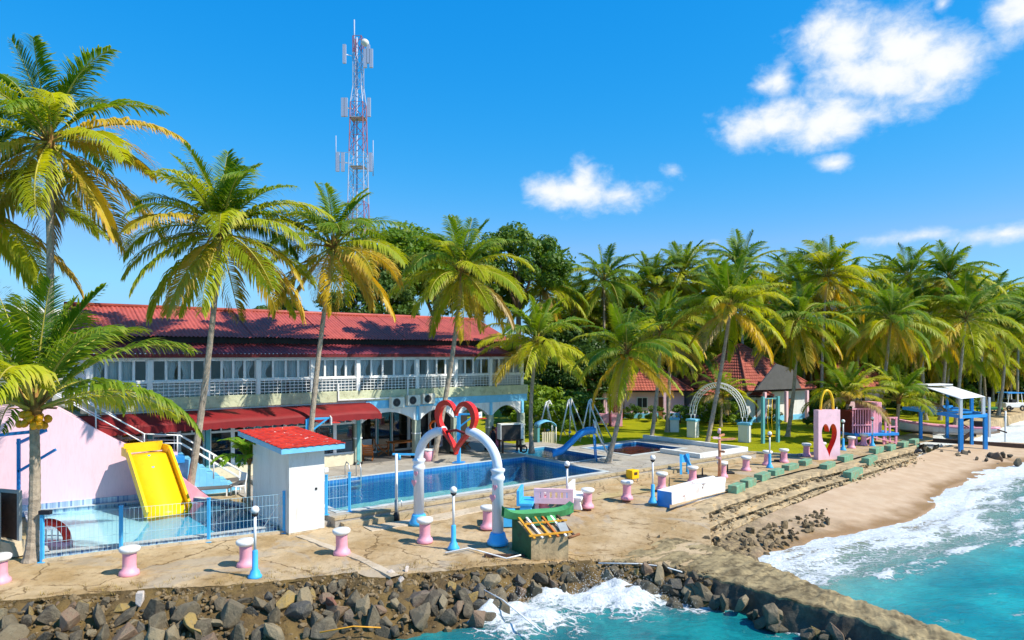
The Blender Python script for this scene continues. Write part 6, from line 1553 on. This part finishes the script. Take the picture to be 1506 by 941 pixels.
def palm(cpx, cpy, Y, bpx, L, nf, label, lean=0.0, zb=0.0, old=.35, lo=9, hi=0, nuts=6, r0=.17, seed=0, group=None, yellow=False, name='coconut_palm', bY=None, gr=.42):
    q = random.Random(seed * 13 + 5); c = at(cpx, cpy, Y); by = bY or Y; b = Vector(((bpx - 753) / 1000 * by, by, zb))
    e = empty(name, b, label, 'palm tree', group)
    big = L * 1000 / Y > 75
    trunk_mesh(Vector((0, 0, -.1)), c - b, r0, r0 * .62, lean, True, seed).build('trunk', M['trunk'], e)
    cr_ = link('crown', core_me, e, c - b, (0, 0, q.uniform(0, 6)), (1.25 * r0 / .17,) * 3)
    ci = cr_.matrix_basis.inverted(); sc0 = 1.25 * r0 / .17; rot0 = cr_.rotation_euler.z
    a0_ = q.uniform(0, 6.28)
    nf = int(nf * q.uniform(1.05, 1.45)); lo = max(5, lo - q.choice((0, 0, 0, 1))) if lo > 6 else lo; old = old + q.uniform(-.08, .14); gr = gr + q.uniform(-.06, .16)
    cr_.rotation_euler = (q.uniform(-.14, .14), q.uniform(-.14, .14), rot0)
    for k in range(nf):
        t = k / (nf - 1); idx = hi + (lo - hi) * t ** .92 + q.uniform(-.6, .6); idx = int(round(min(max(idx, hi), lo)))
        az_ = a0_ + k * 2.39996 + q.uniform(-.2, .2)
        sc_ = L * (.72 + .35 * min(1, t * 2.2)) * q.uniform(.9, 1.08) / sc0
        if idx >= 9: sc_ *= .9
        f = link('frond', FR[(idx, q.randrange(3))], cr_, (0.05 * math.cos(az_), .05 * math.sin(az_), .2 - .2 * t), (q.uniform(-.12, .12), 0, az_ - rot0), (sc_, sc_ * q.choice((1, -1)), sc_))
        x = t + q.uniform(-.25, .25)
        mt = 'fr_green' if x < gr else ('fr_lime' if x < 1.2 - old else 'fr_yellow')
        if x > 1.02 and q.random() < .45: mt = 'fr_dry'
        f.material_slots[0].link = 'OBJECT'; f.material_slots[0].material = M[mt]
    for k in range(nuts):
        a = q.uniform(0, 6.28); link('coconut', nut_y if yellow or q.random() < .5 else nut_g, cr_, (.26 * math.cos(a), .26 * math.sin(a), -.08 - q.uniform(0, .25)), (q.random(), q.random(), 0), (1 / sc0,) * 3)
    return e
palm(72, 212, 30, 62, 5.4, 25, 'tallest coconut palm with bright yellow lower fronds rising behind the pink stair', .15, seed=1, old=.45, nuts=10, r0=.2)
palm(50, 604, 21.3, 47, 4.9, 19, 'short thick coconut palm with yellow nuts in front of the pink wall', .05, seed=2, old=.2, nuts=16, r0=.2, yellow=True, lo=5, hi=0, gr=.8)
palm(325, 345, 30.2, 277, 4.7, 28, 'coconut palm with yellow hanging fronds leaning before the red awning', .1, .1, seed=3, old=.4, nuts=12)
palm(490, 365, 34.3, 451, 4.2, 26, 'slender coconut palm rising behind the pump hut roof', -.1, .3, seed=4, old=.4, nuts=8, r0=.16)
palm(680, 402, 39.3, 637, 4.3, 28, 'coconut palm whose trunk rises behind the red heart', .15, .3, seed=5, old=.3, nuts=8)
palm(790, 505, 43, 782, 3.9, 24, 'coconut palm at the right corner of the hotel', -.2, .3, seed=6, old=.3, r0=.15)
palm(922, 520, 38.4, 893, 3.6, 26, 'coconut palm growing from the pool deck beside the blue slide', .2, .3, seed=7, old=.3, r0=.15)
palm(972, 492, 49, 957, 3.7, 22, 'coconut palm at the edge of the deck near the small dark pool', .1, 0, seed=8, old=.3, r0=.16)
palm(985, 478, 56, 981, 4.2, 22, 'coconut palm behind the lone white pedestal', .1, 0, seed=9, old=.4)
palm(1074, 455, 46.5, 1038, 4.2, 28, 'coconut palm leaning in front of the wedding arch', .1, 0, seed=10, old=.35, bY=46.5)
palm(1172, 478, 53, 1158, 4.2, 26, 'coconut palm on the lawn behind the pink heart panel', .2, 0, seed=11, old=.35)
palm(1247, 590, 50, 1243, 3.6, 20, 'young bushy palm with low crown behind the pink heart panel', 0, 0, seed=12, old=.1, lo=6, hi=0, nuts=0)
palm(1322, 590, 54, 1318, 3.8, 18, 'young bushy palm with low crown between kiosk and boat shelter', 0, 0, seed=13, old=.15, lo=6, hi=0, nuts=0)
palm(1062, 585, 60, 1060, 3.2, 16, 'young palm with low crown under the wedding arch', 0, 0, seed=14, old=.1, lo=6, hi=0, nuts=0, r0=.13)
palm(1310, 472, 57, 1286, 4.2, 26, 'coconut palm standing behind the pink kiosk', .2, 0, seed=15, old=.4)
palm(1478, 490, 72, 1468, 4.6, 26, 'coconut palm leaning beside the utility cart', .3, 0, seed=16, old=.4)
palm(1396, 412, 66, 1382, 4.8, 28, 'tall coconut palm behind the boat shelter canopy', .2, 0, seed=17, old=.45)
bgp = [(888, 415, 72, 882), (1003, 408, 74, 996), (960, 425, 74, 955), (1090, 400, 70, 1098), (1216, 408, 68, 1208), (1185, 432, 74, 1180), (1244, 432, 76, 1250), (1336, 410, 78, 1332), (1450, 462, 80, 1440), (1420, 470, 62, 1405),
       (845, 462, 76, 842), (1020, 462, 78, 1014), (1130, 450, 82, 1126), (1355, 470, 66, 1362), (1275, 455, 84, 1270), (940, 455, 80, 946), (1500, 455, 88, 1496), (795, 420, 70, 790), (868, 490, 80, 862), (1120, 480, 84, 1112), (1230, 490, 78, 1222), (1400, 505, 74, 1392),
       (1050, 425, 80, 1046), (1160, 415, 86, 1150), (1300, 425, 90, 1296), (1380, 450, 94, 1376), (1535, 470, 70, 1528), (915, 480, 76, 912), (1265, 490, 70, 1262), (1340, 510, 76, 1344), (1445, 520, 84, 1450), (1010, 520, 72, 1006), (1090, 525, 76, 1094), (1190, 520, 74, 1196), (1465, 440, 92, 1460), (1425, 432, 96, 1420), (905, 440, 86, 900), (975, 450, 88, 980), (1145, 470, 90, 1140), (1320, 450, 88, 1316), (1490, 520, 92, 1486), (1060, 470, 92, 1056), (1370, 520, 90, 1366), (825, 440, 84, 822)]
for i, (x, y, d, bx_) in enumerate(bgp):
    palm(x, y, d, bx_, 5.4, 23, ('tall' if y < 440 else 'shorter') + ' coconut palm of the grove ' + ('at the right end of the hotel' if x < 860 else 'above the pink cottage roof' if x < 965 else 'behind the lone white pedestal' if x < 1030 else 'behind the wedding arch' if x < 1105 else 'above the steep roofed cottage' if x < 1205 else 'behind the young palm by the heart frame' if x < 1290 else 'behind the pink kiosk' if x < 1362 else 'behind the boat shelter' if x < 1440 else 'beside the teal roofed shed'), random.Random(i).uniform(-.3, .3), 0, seed=30 + i, old=.2, nuts=3, group='palms of the grove behind the lawn')
palm(-45, 300, 31, -30, 5.4, 22, 'coconut palm at the left edge behind the short thick palm', 0, 0, seed=80, old=.3)
palm(18, 640, 30, 10, 3.4, 14, 'young palm in the shade behind the board gate', 0, 0, seed=81, old=.1, lo=5, nuts=0, r0=.12, bY=30)

# young fan-leaved palm before the hut
p = G(365, 752, .05); e = empty('young_palm', p, 'small bushy green palm against the side wall of the pump hut', 'palm tree')
trunk_mesh(Vector((0, 0, 0)), Vector((.05, 0, 2.0)), .09, .06, 0, True, 5).build('trunk', M['trunk'], e)
cr_ = link('crown', core_me, e, (.05, 0, 2.0), (0, 0, 0), (.6, .6, .6))
for k in range(13):
    f = link('frond', frond_mesh([70, 50, 35, 20][k % 4], 95, 300 + k, 20, .3, .034) if k < 5 else FRY[k % 5], cr_, (0, 0, .1), (0, 0, k * 2.4), (2.75, 2.75, 2.75))
    if k == 0: FRY = []
    if k < 5: FRY.append(f.data)
    f.material_slots[0].link = 'OBJECT'; f.material_slots[0].material = M['fr_bright'] if 'fr_bright' in M else M['fr_green']

# ------------------------------------------------------------------ broadleaf trees and shrubs
def crown_mesh(seed, rx, rz, nclump, nleaf, leaf, name='crown', mat='leaf'):
    q = np.random.RandomState(seed); V = []; F = []
    cs = []
    while len(cs) < nclump:
        v = q.normal(size=3); v /= np.linalg.norm(v); r = q.uniform(.5, 1) ** .5
        if v[2] < -.55: continue
        cs.append(v * r * np.array([rx, rx, rz]))
    al = []
    for c in cs:
        cr_ = rx * q.uniform(.16, .30)
        v = q.normal(size=(nleaf, 3)); v /= np.linalg.norm(v, axis=1)[:, None]; r = q.uniform(.35, 1, size=(nleaf, 1)) ** .4
        P = c + v * r * cr_ * np.array([1, 1, .7])
        nrm_ = v + q.normal(size=(nleaf, 3)) * .7 + np.array([0, 0, .5]); nrm_ /= np.linalg.norm(nrm_, axis=1)[:, None]
        a = np.cross(nrm_, q.normal(size=(nleaf, 3))); a /= np.linalg.norm(a, axis=1)[:, None]; b = np.cross(nrm_, a)
        s = leaf * q.uniform(.6, 1.3, size=(nleaf, 1)); b0 = len(V)
        quad = np.stack([P - a * s, P + b * s * .5 + nrm_ * s * .12, P + a * s, P - b * s * .5 + nrm_ * s * .12], 1).reshape(-1, 3)
        V.append(quad); al.append(np.repeat(q.uniform(0, .8), nleaf * 4))
    V = np.concatenate(V); nq = len(V) // 4; q4 = np.arange(nq * 4, dtype=np.int32)
    me = bpy.data.meshes.new(name); me.vertices.add(len(V)); me.vertices.foreach_set('co', V.reshape(-1).astype(np.float32)); me.loops.add(nq * 4); me.loops.foreach_set('vertex_index', q4)
    me.polygons.add(nq); me.polygons.foreach_set('loop_start', (np.arange(nq) * 4).astype(np.int32)); me.update(calc_edges=True)
    a = me.attributes.new('along', 'FLOAT', 'POINT'); a.data.foreach_set('value', np.concatenate(al).astype(np.float32)); me.materials.append(M[mat]); return me
CRW = [crown_mesh(100 + k, 4.2, 3.4, 70, 170, .19) for k in range(4)]; SHR = [crown_mesh(120 + k, 1.2, 1.0, 26, 90, .10, 'foliage') for k in range(3)]
def tree(px, ptop, Y, size, label, mat='leaf', group=None, seed=0, name='broadleaf_tree', tall=None):
    q = random.Random(seed); top = at(px, ptop, Y); b = Vector((top.x, Y, 0)); e = empty(name, b, label, 'tree', group)
    s_ = size / 4.2; H = top.z; cz = H - 3.4 * s_ * .95
    m = MB(); m.tube([(0, 0, -.1), (.1, 0, cz * .4), (.0, .1, cz * .8), (.1, 0, cz + .8)], [.32 * s_ + .1, .26 * s_, .2 * s_, .1 * s_], 8)
    for k in range(6):
        a = k * 1.05 + q.random(); m.tube([(0, 0, cz * .7), (1.2 * s_ * math.cos(a), 1.2 * s_ * math.sin(a), cz * .9 + .5), (2.6 * s_ * math.cos(a), 2.6 * s_ * math.sin(a), cz + 1.2 * s_ * q.random())], [.13 * s_, .09 * s_, .04], 6)
    m.build('trunk', M['bark'], e)
    c = link('crown', CRW[seed % 4], e, (0, 0, cz), (0, 0, q.uniform(0, 6)), (s_, s_, s_ * q.uniform(.9, 1.1)))
    c.material_slots[0].link = 'OBJECT'; c.material_slots[0].material = M[mat]
tree(575, 330, 62, 5.2, 'broad bright green tree rising behind the hotel roof', 'leaf_bright', seed=1); tree(640, 355, 66, 4.8, 'dark green tree behind the hotel roof and the heart palm', 'leaf', seed=2); tree(762, 338, 66, 4.6, 'large dark tree behind the right end of the hotel roof', 'leaf', seed=3); tree(548, 405, 58, 4.0, 'dark tree low behind the hotel roof near the slender palm', 'leaf_dark', seed=0); tree(700, 385, 70, 4.5, 'dense green tree between the two dark trees behind the hotel', 'leaf', seed=2)
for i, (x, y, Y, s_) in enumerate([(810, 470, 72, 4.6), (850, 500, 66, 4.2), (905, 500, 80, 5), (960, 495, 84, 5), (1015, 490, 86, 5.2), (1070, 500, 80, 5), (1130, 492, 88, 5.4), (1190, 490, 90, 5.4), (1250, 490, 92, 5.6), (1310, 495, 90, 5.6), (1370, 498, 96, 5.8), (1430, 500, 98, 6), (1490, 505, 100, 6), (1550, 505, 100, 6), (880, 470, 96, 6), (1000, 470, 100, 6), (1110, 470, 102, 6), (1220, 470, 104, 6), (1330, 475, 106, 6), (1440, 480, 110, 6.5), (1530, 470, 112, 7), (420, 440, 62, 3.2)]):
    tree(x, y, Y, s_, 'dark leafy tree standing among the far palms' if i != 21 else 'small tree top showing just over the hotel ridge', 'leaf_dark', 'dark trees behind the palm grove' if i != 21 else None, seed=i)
for i, (x, y, z, s_, mt) in enumerate([(800, 640, .05, 1.5, 'leaf_bright'), (815, 632, .05, 1.9, 'leaf_bright'), (845, 628, .05, 1.9, 'leaf'), (862, 622, .05, 1.7, 'leaf'), (828, 622, .05, 2.3, 'leaf_dark'), (795, 630, .05, 2.2, 'leaf_bright'), (1058, 624, .05, 1.2, 'leaf_bright'), (1040, 622, .05, 1.2, 'leaf'), (1000, 622, .05, 1.0, 'leaf'), (1078, 622, .05, 1.3, 'leaf'), (1133, 622, .05, .8, 'leaf'), (965, 620, .05, .9, 'leaf'), (1215, 630, .05, 1.5, 'leaf_dark'), (1350, 612, .05, 1.6, 'leaf'), (1385, 606, .05, 1.6, 'leaf_dark'), (1420, 600, .05, 1.5, 'leaf'), (930, 616, .05, .8, 'leaf'), (780, 622, .05, 2.4, 'leaf_dark'), (1180, 612, .05, 1.8, 'leaf_dark'), (1230, 606, .05, 2.2, 'leaf_dark'), (1300, 604, .05, 2.2, 'leaf_dark')]):
    p = G(x, y, z); e = empty('shrub', p, 'rounded green garden shrub at the back of the lawn', 'shrub', 'garden shrubs behind the lawn')
    f = link('foliage', SHR[i % 3], e, (0, 0, .75 * s_), (0, 0, i), (s_,) * 3); f.material_slots[0].link = 'OBJECT'; f.material_slots[0].material = M[mt]
    MB().tube([(0, 0, -.05), (.05, 0, .8 * s_)], [.08, .04], 6).build('stem', M['bark'], e)

# ------------------------------------------------------------------ boulders and rubble
def rock_mesh(seed, detail):
    q = random.Random(seed); bm = bmesh.new()
    for k in range(15):
        v = Vector((q.gauss(0, 1), q.gauss(0, 1), q.gauss(0, 1))).normalized() * q.uniform(.8, 1.05); bm.verts.new((v.x, v.y * q.uniform(.8, 1), v.z * .78))
    r_ = bmesh.ops.convex_hull(bm, input=bm.verts[:]); bmesh.ops.delete(bm, geom=[g for g in r_['geom_interior'] if isinstance(g, bmesh.types.BMVert)], context='VERTS')
    if detail:
        bmesh.ops.bevel(bm, geom=bm.edges[:], offset=.035, segments=1, affect='EDGES', profile=.6)
        for v in bm.verts:
            if v.co.length > 1.04: v.co *= 1.04 / v.co.length
            v.co += mnoise.noise_vector(v.co * 2.5 + Vector((seed, 0, 0))) * .05
    me = bpy.data.meshes.new('boulder'); bm.to_mesh(me); bm.free(); me.materials.append(M['rock'])
    return me
M['rock_brown'] = pm('brown_beach_rock', hx('#7c6a4e'), .9, .35, 2.5, 1.0, 8, dirt=hx('#3e3528'), dirt_amt=.4, dscale=3)
RK = [rock_mesh(k, True) for k in range(12)]
rq = random.Random(21); nrk = 0
def rock(p, s_, label='dark angular boulder in the sea wall rubble', group='boulders of the rubble bank', mat=None):
    o = link('boulder' if group != 'stones beside the beach' else 'beach_stone', RK[rq.randrange(12)], None, p, (rq.uniform(0, 6), rq.uniform(0, 6), rq.uniform(0, 6)), (s_ * rq.uniform(.7, 1.35), s_ * rq.uniform(.7, 1.1), s_ * rq.uniform(.5, .95)))
    if mat: o.material_slots[0].link = 'OBJECT'; o.material_slots[0].material = mat
    return tag(o, label, 'boulder', group)
def bank_at(i, d):
    """point on the bank, i along the promenade edge, d (0 to 1.7) down the slope"""
    e_ = edge[i]; w_ = wide[i]; dd_ = np.interp(d, BD0, BD0 * (1 - w_) + BD1 * w_); z = np.interp(d, BD0, BZ0 * (1 - w_) + BZ1 * w_)
    return Vector((e_[0] + nrm[i, 0] * dd_, e_[1] + nrm[i, 1] * dd_, z + min(e_[2], 0) * .3))
vis = [i for i in range(len(edge)) if -60 < xe[i] < 1045]
placed = []
for band, cnt, smin, smax in (((.5, 1.2), 110, .27, .5), ((.2, 1.15), 150, .12, .27)):
    for k in range(cnt):
        for tr in range(16):
            i = rq.choice(vis); d = rq.uniform(*band); s_ = rq.uniform(smin, smax)
            p = bank_at(i, d); p.z += s_ * .24
            if 745 < xe[i] < 800 and d < .5: continue
            if all((p - p2).length > (s_ + s2) * .43 for p2, s2 in placed):
                placed.append((p, s_)); px_ = xe[i]
                where = 'below the board gate' if px_ < 70 else 'below the paddling pool fence' if px_ < 400 else 'below the pump hut' if px_ < 540 else 'below the heart arch' if px_ < 740 else 'beside the boat planter' if px_ < 870 else 'at the root of the groin'
                rock(p, s_, ('large dark angular boulder ' if smin > .2 else 'smaller brown boulder ') + 'in the rubble ' + where, 'boulders of the rubble bank'); break
rock(bank_at(min(vis, key=lambda i: abs(xe[i] - 500)), .75) + Vector((0, 0, .1)), .36, 'reddish brown angular boulder lying on the dark rocks', None, pm('red_rock', hx('#7d5646'), .85, .25, 3, 1, 8))
M['pale_rock'] = pm('pale_coral_rock', hx('#d5c6ba'), .9, .15, 4, 1, 12)
rock(G(205, 880, -.02), .24, 'pale pinkish lump of broken plaster on the promenade edge', None, M['pale_rock'])
for x, y, s_ in ((575, 842, .17), (600, 838, .15), (590, 852, .14)): rock(G(x, y, .0), s_, 'white broken plaster chunk at the end of a crack', 'white plaster chunks', M['pale_rock'])
# rocks at the foot of the groin and beside the beach
for k in range(52):
    t = rq.random(); a = Vector(resample(gn, 60)[12 + int(t * 40)]); s_ = rq.uniform(.2, .44); rock(Vector((a.x - rq.uniform(.2, .5), a.y - rq.uniform(.15, .45), rq.uniform(-1.05, -.6))), s_, 'dark wet boulder at the foot of the groin', 'boulders along the groin')
bst = []
for k in range(420):
    t = rq.random() ** 1.15; u_ = rq.random() ** 1.4; p = G(1030 + 190 * t, 806 - 62 * t + u_ * (38 - 22 * t), -.55); s_ = (.09 + .25 * rq.random() ** 1.6) * (1.25 - .5 * t)
    if len(bst) >= 150 or any((p - p2).length < (s_ + s2) * .62 for p2, s2 in bst): continue
    p.z = BEACH[np.argmin((BEACH[:, 0] - p.x) ** 2 + (BEACH[:, 1] - p.y) ** 2), 2] + s_ * .12; bst.append((p, s_))
    rock(p, s_, 'brown stone in the rubble between sea wall and sand', 'stones beside the beach', M['rock_brown'])
for k in range(26):
    t = rq.random(); p = G(1350 + 150 * t, 658 + 18 * t + rq.uniform(-4, 6), -.65); rock(p, rq.uniform(.2, .5), 'dark rock in the heap below the boat shelter', 'rocks below the boat shelter')
# small stones lodged in the ledges (too many to pick apart)
bm = bmesh.new(); rq2 = random.Random(5)
def small(p, s_):
    r_ = bmesh.ops.create_icosphere(bm, subdivisions=1, radius=s_)
    M_ = Matrix.Translation(p) @ Matrix.Rotation(rq2.uniform(0, 6), 4, Vector((rq2.random(), rq2.random(), rq2.random() + .1)).normalized()) @ Matrix.Diagonal((rq2.uniform(.7, 1.5), rq2.uniform(.6, 1.1), rq2.uniform(.45, .8), 1))
    for v in r_['verts']: v.co = M_ @ (v.co * rq2.uniform(.8, 1.15))
for E_, z in ((E1, -.30), (E2, -.50), (E3, -.72)):
    R_ = resample(E_, 200)
    for k in range(200): q_ = R_[rq2.randrange(200)]; small(Vector((q_[0] + rq2.uniform(-.1, .35), q_[1] - rq2.uniform(.0, .35), z + rq2.uniform(-.1, .1))), rq2.uniform(.04, .13))
me = bpy.data.meshes.new('loose_stones'); bm.to_mesh(me); bm.free(); me.materials.append(M['ledge']); tag(link('loose_stones', me), 'small loose stones lodged in the sea wall ledges', 'stones', None, 'stuff')
bm = bmesh.new()
for k in range(1500): i = rq2.choice(vis); d = .04 + 1.2 * rq2.random() ** 1.3; p = bank_at(i, d); small(p + Vector((0, 0, .03)), rq2.uniform(.03, .06) * (1 + 1.6 * rq2.random() ** 4))
me = bpy.data.meshes.new('loose_stones'); bm.to_mesh(me); bm.free(); me.materials.append(M['rock_brown']); tag(link('loose_stones', me), 'small brown stones packed into the rubble bank', 'stones', None, 'stuff')

# dry grass tufts along the promenade edge
mb = MB(); q = random.Random(19)
for k in range(230):
    i = q.choice(vis); d = q.uniform(-.9, .1) if q.random() < .75 else q.uniform(.05, .5); e_ = edge[i]
    c = Vector((e_[0] + nrm[i, 0] * d, e_[1] + nrm[i, 1] * d, min(e_[2], 0) - (.0 if d < 0 else d * .8) - .02))
    for b_ in range(14):
        a = q.uniform(0, 6.28); r_ = q.uniform(0, .13); h_ = q.uniform(.04, .14); o = c + Vector((r_ * math.cos(a), r_ * math.sin(a), 0)); w = Vector((math.sin(a), -math.cos(a), 0)) * .008
        mb.add([o - w, o + w, o + Vector((math.cos(a) * h_ * .6, math.sin(a) * h_ * .6, h_))], [(0, 1, 2)])
mb.build('dry_grass', pm('dry_grass', hx('#9a8248'), .9, .3, 3), label='dry straw grass tufts along the promenade edge', cat='grass', kind='stuff')

# ------------------------------------------------------------------ sea spray where the surf meets the rocks
mb = MB(); q = random.Random(9)
M['foamw'] = pm('white_foam', (.74, .77, .79), .6, .04)
def drop(p, s_):
    mb.add([(p[0] + s_, p[1], p[2]), (p[0] - s_ * .6, p[1] + s_ * .8, p[2]), (p[0] - s_ * .6, p[1] - s_ * .8, p[2]), (p[0], p[1], p[2] + s_ * 1.2), (p[0], p[1], p[2] - s_)], [(0, 1, 3), (1, 2, 3), (2, 0, 3), (1, 0, 4), (2, 1, 4), (0, 2, 4)])
for cx_, cy_, n_, h_, w_ in ((735, 890, 1500, .9, 1.0), (790, 905, 1200, .6, 1.0), (890, 868, 2400, 1.0, 1.1), (950, 872, 1500, .75, 1.0), (850, 885, 1200, .6, .9), (1000, 880, 500, .35, .9)):
    c = G(cx_, cy_, SEA + .1)
    for k in range(n_):
        r_ = abs(q.gauss(0, .5)); z = h_ * (q.random() ** 3.0) * math.exp(-r_); drop((c.x + q.gauss(0, w_ * .55), c.y + q.gauss(0, .28), SEA + .02 + z), q.uniform(.004, .013) * (1.25 - z / (h_ + .01) * .6))
mb.build('sea_spray', M['foamw'], label='white spray where surf breaks on the rocks', cat='spray', kind='stuff')
